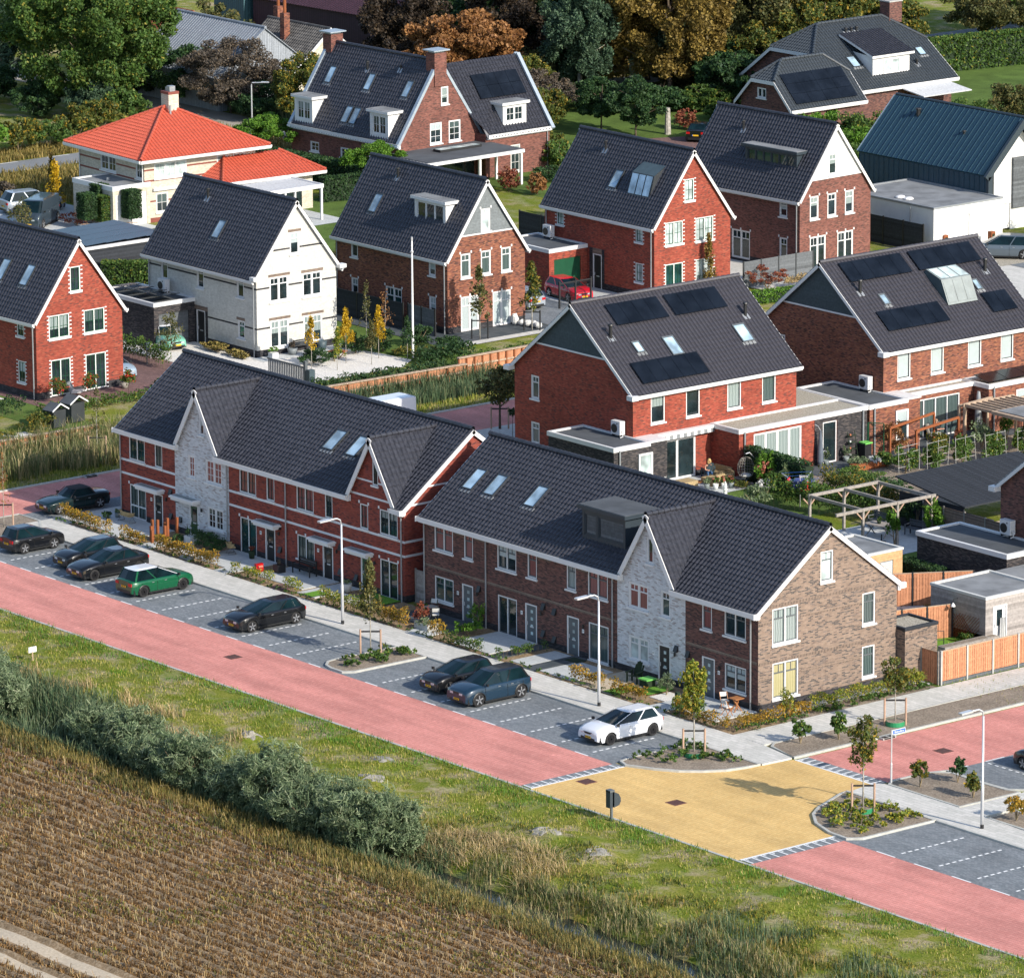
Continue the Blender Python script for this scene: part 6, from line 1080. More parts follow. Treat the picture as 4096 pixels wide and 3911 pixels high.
# litter bin
r = empty('litter_bin',(62.5,-7.0,0),0,'dark grey litter bin on a post in the grass below the yellow junction','litter bin'); mb = MB(); mb.box(-.05,-.05,0,.05,.05,1.5,'grey_paint'); LB(mb,'post',r); mb = MB()
mb.box(-.16,-.22,.7,.16,-.05,1.55,'blue_grey'); n = 8; P_ = [(.0,.7),(.32,.78),(.42,.95),(.40,1.15),(.28,1.35),(.0,1.5)]
for i in range(len(P_)-1): mb.poly([(-.16,.05+P_[i][0],P_[i][1]),(.16,.05+P_[i][0],P_[i][1]),(.16,.05+P_[i+1][0],P_[i+1][1]),(-.16,.05+P_[i+1][0],P_[i+1][1])],'blue_grey')
for x in (-.16,.16): mb.poly([(x,.05+a,b) for a,b in P_],'blue_grey')
mb.box(-.17,-.22,1.5,.17,.06,1.6,'grey_paint'); LB(mb,'container',r)
# drains
for x,y,l in ((60.35,13.2,'black street drain in the kerb of the side street'),(-14.3,15.6,'black street drain in the kerb left of the rows')): mb = MB(); mb.box(x-.2,y-.45,.0,x+.2,y+.45,.12,'concrete'); mb.box(x-.1,y-.38,.12,x+.21,y-.05,.125,'black'); mb.box(x-.1,y+.05,.12,x+.21,y+.38,.125,'black'); mb.box(x+.2,y-.38,.03,x+.21,y+.38,.1,'black'); thing(mb,'street_drain',l,'drain','street drains')
# wedge-shaped black boxes on the row fronts
houses = [o for o in COL.objects if o.name.startswith('terraced_house')]
for (x,z) in ((.25,2.2),(1.0,1.9),(.25,.75),(1.2,.7),(10.95,2.1),(11.0,.75),(16.75,2.0),(17.55,1.9),(16.7,.55),(18.2,.5),(29.3,2.0),(29.35,.6),(34.9,2.1),(35.85,2.0),(34.9,.6),(35.85,.45),(46.0,2.0),(46.95,1.9)):
    h_ = min(houses,key=lambda o: abs(o.location.x-x)); mb = MB(); y = YF-.003; a,b = x-.14,x+.14
    mb.poly([(a,y,z),(b,y,z),(b,y-.18,z),(a,y-.18,z)][::-1],'black'); mb.poly([(a,y-.18,z),(b,y-.18,z),(b,y-.03,z+.34),(a,y-.03,z+.34)],'black'); mb.poly([(a,y,z),(a,y-.18,z),(a,y-.03,z+.34),(a,y,z+.34)],'black'); mb.poly([(b,y,z),(b,y-.18,z),(b,y-.03,z+.34),(b,y,z+.34)][::-1],'black'); wb(mb,'meter_box',h_)
# ================================================================ vehicles
def car(label,x,y,heading,paint,L=4.3,H=1.48,W_=1.78,kind='hatch',roofp=None,rims='rim_silver',plate=None,z=.012,arch=False,group='cars parked in the street',name='parked_car'):
    """local +X is the front of the car"""
    r = empty(name,(x,y,z),heading,label,'car' if 'van' not in name else 'van',group); hl = L/2; hw = W_/2; wr = .33 if H < 1.6 else .37; xf,xr = hl-.82,-hl+.78
    P_ = {'hatch': dict(hood=(.98,.74),ws=.30,rf=-.02,rr=-.40,rg=-.47,tail=.98,belt=.94),'sedan': dict(hood=(.96,.70),ws=.24,rf=.0,rr=-.27,rg=-.42,tail=1.02,belt=.93),'suv': dict(hood=(1.08,.86),ws=.28,rf=.05,rr=-.40,rg=-.48,tail=1.08,belt=1.06),'van': dict(hood=(1.25,.9),ws=.40,rf=.28,rr=-.495,rg=-.5,tail=1.3,belt=1.25),'old': dict(hood=(.95,.72),ws=.2,rf=.08,rr=-.22,rg=-.36,tail=.85,belt=.93),'conv': dict(hood=(.90,.68),ws=.17,rf=.05,rr=-.22,rg=-.30,tail=.97,belt=.90)}[kind]
    n = 96; st = [(-hl+L*i/n) for i in range(n+1)]; hb,hf = P_['hood']; belt = P_['belt']
    def ztop(t):   # t from -0.5 (tail) to 0.5 (nose)
        if t > P_['ws']: s = (t-P_['ws'])/(.5-P_['ws']); return hb+(hf-hb)*s**1.9 - (.10*max(0,(s-.9)/.1)**2)
        if t < P_['rg']: s = (P_['rg']-t)/(.5+P_['rg']+1e-6) if P_['rg'] > -.499 else 0; return P_['tail']-.06*s*s
        s = (t-P_['rg'])/(P_['ws']-P_['rg']); return P_['tail']+(hb-P_['tail'])*s
    def half(t): e = max(0,abs(t)-.36)/.14; return hw*(1-.16*e**2.4)
    rows = []; mb = MB(); k = 7
    for xx in st:
        t = xx/L; w = half(t); zt = ztop(t); zb = .20+(.10*max(0,(abs(t)-.44)/.06))
        for xc in (xf,xr):
            if abs(xx-xc) < wr+.05: zb = max(zb,wr*.95+math.sqrt(max(0,(wr+.05)**2-(xx-xc)**2)))
        zb = min(zb,zt-.2); zm = .62*zt; pts = [(w*.97,zb),(w,max(zb+.01,zb*.5+zm*.5)),(w*1.0,max(zb+.02,zm)),(w*.97,zt-.11),(w*.90,zt-.03),(w*.6,zt+.012),(0,zt+.025)]
        rows.append([(xx,-a,b) for a,b in pts]+[(xx,a,b) for a,b in pts[::-1][1:]])
    nv = len(rows[0]); b0 = len(mb.v)
    for rw in rows: mb.v += rw
    ki = mb.mi(paint)
    for i in range(n):
        for j in range(nv-1): q = b0+i*nv+j; mb.f.append((q,q+nv,q+nv+1,q+1)); mb.m.append(ki)
    for i,rev in ((0,False),(n,True)): f = [b0+i*nv+j for j in range(nv)]; mb.f.append(tuple(f[::-1] if rev else f)); mb.m.append(ki)
    body = LB(mb,'body',r,True); body.data.polygons.foreach_set('use_smooth',[p.center.z > .66 and abs(p.center.x) < hl-.02 for p in body.data.polygons]); mb = MB(); mb.box(-hl+.12,-hw*.93,.2,hl-.12,hw*.93,.5,'trim_black')
    for s in (-1,1): mb.box(xr+wr,s*hw*.99-.02,.17,xf-wr,s*hw*.99+.02,.27,'trim_black')
    LB(mb,'underbody',r)
    # cabin
    cw,cr = hw*.90,hw*.70 if kind != 'van' else hw*.84; xb0,xb1 = P_['rg']*L,P_['ws']*L; xt0,xt1 = P_['rr']*L,P_['rf']*L; roof_m = roofp or paint; zr = H-.05; zb = belt-.02
    if kind == 'conv': roof_m = 'cloth_black'
    def ring(x0,x1,w,z,c=.16,bul=.10): return [(x0,-w+c,z),(x0+c*.8,-w,z),((x0+x1)/2,-w-.0,z),(x1-c*1.2,-w+.02,z),(x1,-w+c+.05,z),(x1+bul,0,z),(x1,w-c-.05,z),(x1-c*1.2,w-.02,z),((x0+x1)/2,w,z),(x0+c*.8,w,z),(x0,w-c,z),(x0-bul*.6,0,z)]
    A = ring(xb0,xb1,cw,zb); B_ = ring(xt0,xt1,cr,zr,.14,.06); mb = MB()
    m_ = len(A)
    for i in range(m_):
        j = (i+1) % m_; a,b,c,d = A[i],A[j],B_[j],B_[i]
        gm = 'glass_car' if not (kind == 'van' and i not in (3,4,5,6)) and not (kind == 'conv' and i not in (1,2,3,4,5,6,7,8)) else roof_m
        mb.poly([a,b,c,d],gm)
    LB(mb,'windows',r)
    mb = MB(); C_ = ring(xt0+.25,xt1-.2,cr-.2,H,.1,.04); b0 = len(mb.v); mb.v += B_+C_; ki = mb.mi(roof_m)
    for i in range(m_): j = (i+1) % m_; mb.f.append((b0+i,b0+j,b0+m_+j,b0+m_+i)); mb.m.append(ki)
    mb.f.append(tuple(b0+m_+i for i in range(m_))); mb.m.append(ki); 
    for s in (-1,1):   # pillars
        for (xa,xc,ww) in ((xb1-.12,xt1-.1,.06),(xb0+.14,xt0+.12,.12)) + (((xb0+xb1)/2-.1,(xt0+xt1)/2-.12,.07),) * (kind != 'conv'):
            lat = .012; mb.obox((xa-ww/2,s*(cw-.0)+s*lat-(.02 if s > 0 else 0),zb),(ww,0,0),(xc-xa,-s*(cw-cr),zr-zb),(0,.02,0),roof_m if kind != 'hatch' or xa > 0 else paint)
    LB(mb,'roof',r,False)
    for s in (-1,1):
        for xc in (xf,xr):
            wh = bpy.data.objects.new('wheel',None); COL.objects.link(wh); wh.parent = r
            mb = MB(); yc = s*(hw-.12); mb.tube([(xc,yc-.115,wr),(xc,yc-.09,wr),(xc,yc+.09,wr),(xc,yc+.115,wr)],[wr-.04,wr,wr,wr-.04],'tyre',20); LB(mb,'tyre',wh)
            mb = MB(); yo = yc+s*.118; mb.tube([(xc,yo-s*.02,wr),(xc,yo,wr)],[wr*.70,wr*.66],'rim_black',18)
            for q in range(5):
                t = q*2*math.pi/5+.3; u = Vector((math.cos(t),0,math.sin(t))); p = Vector((xc,yo+s*.004,wr)); mb.bar(p,p+u*wr*.68,.07,.02,rims,up=(0,1,0))
            LB(mb,'rim',wh)
            if arch: mb = MB(); mb.tube([(xc+(wr+.05)*math.cos(t),s*(half(xc/L)+.002),wr*.95+(wr+.05)*math.sin(t)) for t in [math.pi*i/10 for i in range(11)]],.035,'trim_black',6); LB(mb,'wheel_arch',r)
        zl = hf-.06; f_ = half(.47)
        mb = MB(); mb.obox((hl-.30,s*(f_-.08)-.03,zl-.12),(.24,-s*.12,-.02),(0,0.07*s,0),(0,0,.13),'lens_clear'); mb.obox((hl-.05,s*.38-.13,zl-.14),(.06,0,0),(0,.26,0),(0,0,.11),'lens_clear'); LB(mb,'headlight',r)
        mb = MB(); mb.obox((-hl-.015,s*(half(-.49)-.17)-.15,P_['tail']-.30),(.14,0,0),(0,.30,0),(0,0,.17),'lens_red'); LB(mb,'tail_light',r)
        mb = MB(); mb.obox((xb1-.36,s*(hw+.10)-.07,belt+.0),(.10,0,0),(0,.15,0),(0,0,.13),'trim_black' if paint != 'paint_white' else 'trim_black'); LB(mb,'wing_mirror',r)
        mb = MB()
        for xh in ((xb0+xb1)/2-.45,(xb0+xb1)/2+.42): mb.box(xh,s*(hw+.004)-.008,belt-.17,xh+.15,s*(hw+.004)+.012,belt-.14,'rim_silver')
        LB(mb,'door_handle',r)
        mb = MB(); 
        for xd in ((xb0+xb1)/2-.08,xb1-.28,xb0+.55): mb.box(xd,s*(hw+.002)-.005,.3,xd+.015,s*(hw+.002)+.005,belt-.12,'trim_black')
        if kind != 'van': LB(mb,'door_seam',r)
    mb = MB(); mb.box(hl-.04,-.55,.27,hl+.012,.55,.40,'trim_black'); mb.box(hl-.06,-.34,hf-.17,hl+.008,.34,hf-.06,'trim_black'); LB(mb,'grille',r)
    mb = MB(); mb.box(-hl-.01,-.6,.25,-hl+.1,.6,.42,'trim_black'); LB(mb,'rear_bumper',r)
    for xp,nr in ((hl+.013,1),(-hl-.022,-1)):
        mb = MB(); zc = .43 if nr > 0 else .62; mb.obox((xp,-.26,zc-.055),(.01*nr,0,0),(0,.52,0),(0,0,.11),'plate'); mb.obox((xp,-.26*nr,zc-.055),(.012*nr,0,0),(0,.05*nr,0),(0,0,.11),'print_blue'); p_ = LB(mb,'licence_plate',r)
        if plate: 
            rzm = (math.pi/2,0,math.pi/2 if nr > 0 else -math.pi/2); t_ = text(plate,(0,0,0),.105,'print_black',p_,rot=rzm,B=False); t_.data.transform(Matrix.Translation((xp+.013*nr,.02,zc)))
    return r
D90 = math.pi/2
car('black small hatchback parked nose to the pavement, leftmost in the parking bays',-1.45,2.55,D90,'paint_black',3.65,1.50,1.62,'hatch',plate='HV-282-S')
car('black hatchback with bright curved headlights, second from the left in the parking bays',3.6,3.0,-D90,'paint_black',3.97,1.46,1.74,'hatch',plate='PB-933-D')
car('long black electric saloon with a smooth nose, left of the green car',6.25,2.5,-D90,'paint_black',4.69,1.44,1.85,'sedan',rims='rim_black',plate='G-209-FK')
car('dark green compact car with a white roof, tail towards the road',11.15,2.3,D90,'paint_green',4.3,1.56,1.82,'hatch',roofp='paint_white',rims='rim_black',plate='K-907-ZR',arch=True)
car('black estate car with silver wheels, alone between empty bays',21.35,2.45,-D90,'paint_black',4.6,1.42,1.8,'hatch',plate='X-766-ST')
car('black compact hatchback close beside the blue car',38.35,2.6,-D90,'paint_black',4.05,1.45,1.75,'hatch',plate='ZX-243-F')
car('slate blue compact off-roader with a black roof in the parking bays',41.3,2.35,-D90,'paint_blue',4.43,1.65,1.86,'suv',roofp='paint_black',plate='R-950-XJ',arch=True)
car('white hatchback with black wheels nearest to the yellow junction',51.35,2.95,-D90,'paint_white',4.42,1.44,1.80,'hatch',rims='rim_black',plate='S-945-LB')
car('dark green old convertible with a closed soft top, parked in the cross street',-8.1,10.0,-D90-.03,'paint_dkgreen',4.43,1.36,1.7,'conv',plate='RX-HL-86')
car('black car cut by the right edge, parked in the shade of the side street',70.2,15.3,math.pi,'paint_black',4.0,1.45,1.72,'hatch')
car('pale blue car between the leftmost house and the white house',-37.4,33.4,-.05,'paint_ltblue',4.1,1.42,1.7,'hatch',plate='58-SD-LF')
car('small mint and white classic car behind the birch, on white gravel',-42.8,41.6,-.15,'paint_mint',3.9,1.5,1.55,'old',roofp='paint_white')
car('silver coupe-shaped off-roader at the left, parked by the orange roofed villa',-90.0,63.0,D90-.15,'paint_silver',4.9,1.7,1.95,'suv',plate='KB-884-T')
car('dark van with a ribbed roof behind the leftmost house roof',-85.0,60.2,-.95,'paint_van',4.7,2.1,1.9,'van',name='parked_van',group=None)
car('white delivery van behind the left row roof, in the cross street',-11.2,35.0,-D90,'paint_white',5.9,2.55,2.0,'van',name='parked_van',group=None)
car('silver car half behind the brown brick house, on grey paving',-37.8,68.4,math.pi,'paint_silver',4.2,1.45,1.75,'hatch',plate='XR-107-P')
car('red car behind the black wire gate',-37.6,72.8,-.1,'paint_red',4.0,1.45,1.75,'hatch')
car('silver grey off-roader on the drive of the modern metal house',-28.6,106.3,D90+2.3,'paint_steel',4.8,1.7,1.95,'suv',plate='G-743-XB')
car('black car at the edge of the far lawn, seen between two roofs',-80.8,122.4,2.2,'paint_black',4.4,1.45,1.8,'sedan')
# ================================================================ vegetation
def quads(name,V4,mat,parent=None,extra=None,tris=False):
    """V4: (n,4,3) array of quads -> one mesh"""
    n = len(V4); me = bpy.data.meshes.new(name); k = 3 if tris else 4; me.vertices.add(n*k); me.vertices.foreach_set('co',np.ascontiguousarray(V4[:,:k],dtype=np.float32).ravel()); me.loops.add(n*k); me.loops.foreach_set('vertex_index',np.arange(n*k,dtype=np.int32)); me.polygons.add(n); me.polygons.foreach_set('loop_start',np.arange(0,n*k,k,dtype=np.int32))
    me.materials.append(MATS[mat]); me.update(calc_edges=True); return link(name,me,parent)
def unit(n): v = RNG.normal(size=(n,3)); return v/np.linalg.norm(v,axis=1)[:,None]
def leaf_quads(P,size,asp=.55,flat=0.0):
    n = len(P); a = unit(n); a[:,2] *= (1-flat); a /= np.linalg.norm(a,axis=1)[:,None]; b = np.cross(a,unit(n)); b /= np.linalg.norm(b,axis=1)[:,None]+1e-9; s = size*(.6+.8*RNG.random(n))[:,None]; a = a*s/2; b = b*s*asp/2
    return np.stack([P-a-b,P+a-b,P+a+b,P-a+b],1)
def crown_pts(n,c,r,shape='round',clumps=40,cr=.28,seed=None):
    c,r = np.array(c,float),np.array(r,float); K = clumps; C_ = []
    while len(C_) < K:
        p = RNG.uniform(-1,1,3); q = np.linalg.norm(p)
        if shape == 'box':
            p[RNG.integers(3)] *= 1; C_.append(p*.93); continue
        if shape == 'cone': w = max(.05,(1-p[2])/2)**.75; p[0] *= w; p[1] *= w; C_.append(p*.9); continue
        if shape == 'dome':
            if q > 1 or p[2] < -.35: continue
            C_.append(p*.95); continue
        if q > 1 or q < .35 and RNG.random() < .8: continue
        C_.append(p*.88)
    C_ = np.array(C_); idx = RNG.integers(K,size=n); rad = cr*(.5+.5*RNG.random(K))[idx]; d = unit(n)*(RNG.random(n)**.4)[:,None]*rad[:,None]; P = C_[idx]+d
    if shape == 'box': P = np.clip(P,-1,1)
    return c+P*r
def limbs(mb,x,y,z0,z1,r,crown_r,n=5,mat='bark'):
    top_ = Vector((x+random.uniform(-.1,.1)*crown_r,y+random.uniform(-.1,.1)*crown_r,z0+(z1-z0)*.9)); a = Vector((x,y,0)); mid = Vector((x,y,z0)); mb.tube([a,mid,(mid+top_)/2+Vector((random.uniform(-.1,.1),random.uniform(-.1,.1),0))*crown_r*.4,top_],[r,r*.75,r*.45,r*.12],mat,7)
    for i in range(n):
        t = random.random()*.6; s = mid+(top_-mid)*t; an = 2*math.pi*(i+random.random()*.6)/n; e = s+Vector((math.cos(an),math.sin(an),.75))*crown_r*(.75-.3*t); mb.tube([s,(s+e)/2+Vector((0,0,.08*crown_r)),e],[r*.45*(1-t*.6),r*.28,r*.08],mat,5)
def tree(label,x,y,h_,w,mat,n=3000,leafs=.2,trunk=None,shape='round',clumps=45,cr=.3,bark='bark',cat='tree',group=None,name='tree',tr=None,asp=.55,z=0,wy=None,dense=False):
    trunk = trunk if trunk is not None else h_*.3; r = empty(name,(x,y,z),0,label,cat,group); rr = tr or max(.025,h_*.02); mb = MB(); limbs(mb,0,0,trunk*.85,h_,rr,w/2,6 if h_ > 4 else 4,bark); LB(mb,'trunk',r,True)
    P = crown_pts(n,(0,0,trunk+(h_-trunk)/2),(w/2,(wy or w)/2,(h_-trunk)/2),shape,clumps,cr); quads('crown',leaf_quads(P,leafs,asp),mat,r); return r
def shrub(label,x,y,h_,w,mat,n=900,leafs=.12,wy=None,shape='dome',cat='shrub',group=None,name='shrub',clumps=22,cr=.4,z=0,stems=4,asp=.5):
    r = empty(name,(x,y,z),0,label,cat,group); mb = MB()
    for i in range(stems): a = random.uniform(0,6.28); mb.tube([(0,0,0),(math.cos(a)*w*.12,math.sin(a)*w*.12,h_*.35),(math.cos(a)*w*.3,math.sin(a)*w*.3,h_*.75)],[.02+.01*h_,.015+.006*h_,.006],'stem',5)
    if mb.v: LB(mb,'stems',r)
    P = crown_pts(n,(0,0,h_*.55),(w/2,(wy or w)/2,h_*.5),shape,clumps,cr); P[:,2] = np.maximum(P[:,2],.03); quads('foliage',leaf_quads(P,leafs,asp),mat,r); return r
def hedge(label,p,q,h_,w,mat,dens=160,leafs=.1,stems=True,core=None,group=None,z=.06,ragged=.12,gap=.0):
    p,q = np.array(p,float),np.array(q,float); L = np.linalg.norm(q-p); u = (q-p)/L; s = np.array([-u[1],u[0]]); r = empty('hedge',((p[0]+q[0])/2,(p[1]+q[1])/2,z),0,label,'hedge',group); n = int(dens*L*h_*max(w,.4)*2); t = RNG.random(n)*L
    prof = 1+ragged*(np.sin(t*5.1+p[0])+np.sin(t*2.3+1)+np.sin(t*11.7)*.6); zz = h_*(.25 if stems else .0)+(h_*prof-h_*(.25 if stems else 0))*RNG.random(n)**.65; off = (RNG.random(n)-.5)*w*(.7+.3*prof); e = RNG.random(n)
    if core is not None: side = e < .7; off = np.where(side,np.sign(off)*w/2*(.85+.2*RNG.random(n)),off); zz = np.where(side,h_*RNG.random(n),h_*(.95+.08*RNG.random(n))*1.0)
    P = np.stack([p[0]+u[0]*t+s[0]*off,p[1]+u[1]*t+s[1]*off,zz],1)-np.array([(p[0]+q[0])/2,(p[1]+q[1])/2,0])
    if gap: P = P[np.sin(t*3.3+p[0]*7) > -1+gap]
    if core:
        mb = MB(); a = Vector((*(p-(p+q)/2),.02)); mb.obox(a-Vector((*s,0))*w*.4,Vector((*(q-p),0)),Vector((*s,0))*w*.8,Z*(h_*.9),core); LB(mb,'light_block_core',r)  # unseen dark box added inside the leaves to block light
    elif stems:
        mb = MB()
        for i in range(int(L/.16)): t_ = i*.16+random.random()*.1; c = p+u*t_+s*random.uniform(-.3,.3)*w-(p+q)/2; mb.tube([(c[0],c[1],0),(c[0]+random.uniform(-.05,.05),c[1]+random.uniform(-.05,.05),h_*.7)],.009,'stem',3,False)
        LB(mb,'stems',r)
    quads('foliage',leaf_quads(P,leafs),mat,r); return r
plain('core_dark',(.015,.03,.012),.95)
def stakes(x,y,label,d=.55,ring=True,z=.1,h_=1.45,mat='stake'):
    r = empty('tree_support',(x,y,z),0,label,'tree support','tree supports')
    for s in (-1,1): mb = MB(); mb.tube([(s*d*.62,s*d*.78,0),(s*d*.62,s*d*.78,h_)],.055,mat,8); LB(mb,'stake',r)
    mb = MB(); mb.bar((-d*.65,-d*.8,h_-.12),(d*.65,d*.8,h_-.12),.03,.09,'black'); LB(mb,'strap',r)
    if ring: mb = MB(); mb.tube([(0,0,0),(0,0,.24)],.5,'green_plastic',20,False); mb.tube([(0,0,.2),(0,0,.24)],.47,'bark_mulch',20); LB(mb,'watering_ring',r)
# street trees
GT = 'young street trees'
tree('slim young street tree in the bed between the parking bays',30.5,2.8,5.3,1.25,'leaf_olive',1500,.13,2.1,'cone',60,.35,'bark_pale',group=GT,tr=.045,z=.1); tree('green young street tree in front of the right end house',56.7,3.3,5.3,1.55,'leaf_hornbeam_green',2600,.12,2.0,'round',70,.26,'bark_pale',group=GT,tr=.05,z=.1)
tree('small round-topped street tree beside the pale brick side wall',59.0,15.0,3.9,1.6,'leaf_mixed',1300,.12,1.6,'round',50,.28,'bark_pale',group=GT,tr=.04,z=.1); tree('young street tree with a bronze crown in the round bed right of the junction',69.5,3.2,5.2,1.8,'leaf_mixed',1900,.12,2.1,'round',60,.27,'bark_pale',group=GT,tr=.05,z=.1)
tree('bare reddish young tree left of the black small hatchback',-6.7,4.1,4.6,.7,'leaf_orange',260,.09,1.2,'cone',50,.3,'bark_pale',group=GT,tr=.035,z=.1)
stakes(30.5,2.8,'two wooden stakes holding the tree between the parking bays',ring=False); stakes(56.7,3.3,'two wooden stakes and a green ring round the tree in front of the end house'); stakes(59.0,15.0,'two wooden stakes and a green ring round the tree by the side wall'); stakes(69.5,3.2,'two wooden stakes and a green ring in the round bed right of the junction'); stakes(-6.7,4.1,'two wooden stakes at the left, by the black small hatchback',ring=False); stakes(-18.1,18.8,'two wooden stakes and a green ring in the reeds left of the rows',z=0); stakes(-8.3,43.0,'two wooden stakes by the red road behind the rows',ring=False,z=0); stakes(-30.6,59.2,'black stakes round the tree in front of the brown brick house',ring=False,z=0,mat='black'); stakes(-30.5,63.7,'black stakes round the tree beside the sand bags',ring=False,z=0,mat='black')
tree('loose willow-like tree beside the red road behind the rows',-8.3,43.0,4.4,3.0,'leaf_olive',2600,.15,1.5,'round',50,.32); tree('tiny ball-headed standard tree by the nearer solar panel house',-5.9,42.1,1.95,.6,'leaf_dark',500,.08,1.35,tr=.02); tree('thin birch sapling standing in the reeds',-18.1,18.8,4.6,1.2,'leaf_olive',380,.1,1.4,'cone',50,.3,'bark_pale',tr=.03)
tree('sparse yellow-green young tree in front of the brown brick house',-30.6,59.2,5.1,1.7,'leaf_olive',900,.16,1.6,'cone',40,.35,'bark_pale',tr=.045); tree('sparse yellow-green young tree at the corner near the silver car',-30.5,63.7,4.9,1.8,'leaf_mixed',1000,.16,1.5,'cone',40,.35,'bark_pale',tr=.045)
for i,(x,y,h_,w,m_,n,tk,lb) in enumerate(((-30.5,44.8,3.7,.95,'leaf_yellow',900,1.4,'orange-yellow slim tree in front of the white brick house'),(-29.0,45.8,2.9,.9,'leaf_hornbeam_green',800,1.0,'green-yellow slim tree nearest to the grey gate'),(-30.4,47.6,3.7,1.15,'leaf_yellow',1500,1.5,'bright yellow tree beside the rusty fire pit'),(-30.2,50.2,3.6,.95,'leaf_yellow',1200,1.4,'bright yellow tree at the right end of the gravel garden'),(-28.9,48.6,3.0,.85,'leaf_olive',900,1.1,'olive green slim tree at the gravel edge'),(-32.7,51.1,4.7,1.3,'leaf_olive',380,1.6,'sparse birch behind the yellow trees, left one'),(-32.1,52.2,4.2,1.4,'leaf_orange',300,1.5,'sparse reddish birch behind the yellow trees, right one'),(-28.6,51.4,3.0,1.0,'leaf_dark',900,.9,'dark green slim tree beside the white flagpole'))):
    tree(lb,x,y,h_,w,m_,n,.1,tk,'cone',50,.36,'bark_pale',tr=.025)
for x,y,lb,n_ in ((-32.6,25.9,'red fruited little apple tree left of the green garden doors',1.9),(-32.0,28.0,'red fruited little apple tree between the green garden doors',2.0),(-32.0,31.0,'red fruited little apple tree by the patio corner',1.7)): tree(lb,x,y,n_,1.3,'apple',650,.1,.6,'round',26,.4,tr=.02)
tree('airy young birch in front of the small classic car',-39.1,39.5,3.3,2.1,'leaf_olive',900,.1,.6,'round',40,.3,'bark_pale',tr=.03); tree('red-brown column tree in front of the bright red house',-32.0,81.0,4.5,1.0,'leaf_copper',1300,.13,.6,'cone',50,.4,tr=.04)
tree('bright yellow ginkgo-like tree beside the silver off-roader',-88.0,63.8,4.1,1.5,'leaf_yellow',900,.16,.9,'cone',40,.32,tr=.04); tree('thin red-brown column tree behind the silver off-roader',-91.5,65.8,4.4,.8,'leaf_copper',700,.14,.3,'cone',36,.4,tr=.04)
for x,y,h_,tk,lb in ((-81.1,61.9,2.75,.85,'clipped dark green block tree, leftmost of the four by the garage'),(-81.0,63.4,2.45,.5,'clipped lighter green block tree, lowest of the four by the garage'),(-82.0,64.7-1.0,3.1,1.0,'clipped dark green block tree, tallest of the four by the garage'),(-79.4,64.8,2.9,.8,'clipped dark green block tree in front of the white garage door')):
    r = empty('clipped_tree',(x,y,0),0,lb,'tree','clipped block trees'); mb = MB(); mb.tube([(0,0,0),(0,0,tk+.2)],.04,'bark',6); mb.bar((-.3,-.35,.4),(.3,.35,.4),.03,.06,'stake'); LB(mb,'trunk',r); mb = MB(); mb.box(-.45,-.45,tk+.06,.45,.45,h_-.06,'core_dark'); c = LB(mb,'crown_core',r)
    P = RNG.uniform(-1,1,(3800,3)); ax = RNG.integers(3,size=3800); P[np.arange(3800),ax] = np.sign(P[np.arange(3800),ax])*(.9+.12*RNG.random(3800)); quads('crown',leaf_quads(np.array([0,0,tk+(h_-tk)/2])+P*np.array([.56,.56,(h_-tk)/2]),.11),'leaf_dark' if tk != .5 else 'leaf_green',r)
# big trees in the background
BT = 'large trees behind the houses'
def big(label,x,y,h_,w,mat,n,leafs=.32,trunk=1.5,shape='round',cl=90,cr=.22,bark='bark',tr=None): return tree(label,x,y,h_,w,mat,int(n*1.7),leafs*.72,trunk,shape,cl,cr,bark,group=BT,tr=tr)
big('huge green deciduous tree filling the top left corner',-124.0,92.0,13.8,16.5,'leaf_green',46000,.30,.9,cl=190,cr=.17); big('dark conifer at the left picture edge behind the carport roof',-140,94,10,6.5,'leaf_bluegreen',7000,.3,.6,'cone'); big('dark green tree in the extreme top left corner',-146,101,11,8,'leaf_dark',8000,.32,1)
big('dark bushy conifer under the huge tree',-120.5,90.0,3.9,5.2,'leaf_bluegreen',5500,.24,.1); big('dark evergreen left of the bushy conifer',-125.0,87.5,3.2,5.0,'leaf_dark',4500,.24,.1); big('dark evergreen by the parked things at the left edge',-134,89.0,3.4,5.5,'leaf_dark',4500,.24,.1)
big('grey-purple bare bush in front of the corrugated barn',-116.0,100.8,6.6,11.0,'leaf_bare',20000,.20,.4,cl=130,cr=.17,tr=.12); big('dark thicket between the huge tree and the bare bush',-122.5,101.3,5.0,8.0,'leaf_dark',9000,.26,.1); big('low dark thicket right of the bare bush',-111.5,101.6,3.4,7.5,'leaf_dark',6500,.24,.1)
big('olive and yellow tree left of the large brick house',-107.0,101.8,6.2,6.0,'leaf_mixed',10000,.22,.5); big('loose green-yellow tree behind the distant street lamp',-103.0,103.8,5.4,5.4,'leaf_olive',7500,.22,.5); big('small orange bush under the distant street lamp',-101.5,97.8,1.9,3.6,'leaf_orange',1800,.2,.1); big('green tree between the tiled farm building and the large brick house',-104.0,113.0,5.6,4.6,'leaf_olive',5500,.24,1)
big('dark purple tree in front of the purple barn',-115.0,118.5,9.6,8.5,'leaf_purple',15000,.28,1.2); big('second dark purple tree right of the purple barn',-109.5,125.5,10.5,8.5,'leaf_purple',15000,.28,1.2); big('large rusty orange chestnut tree behind the large brick house',-105.0,117.0,8.6,11.5,'leaf_orange',26000,.34,1.4,cl=120,cr=.19)
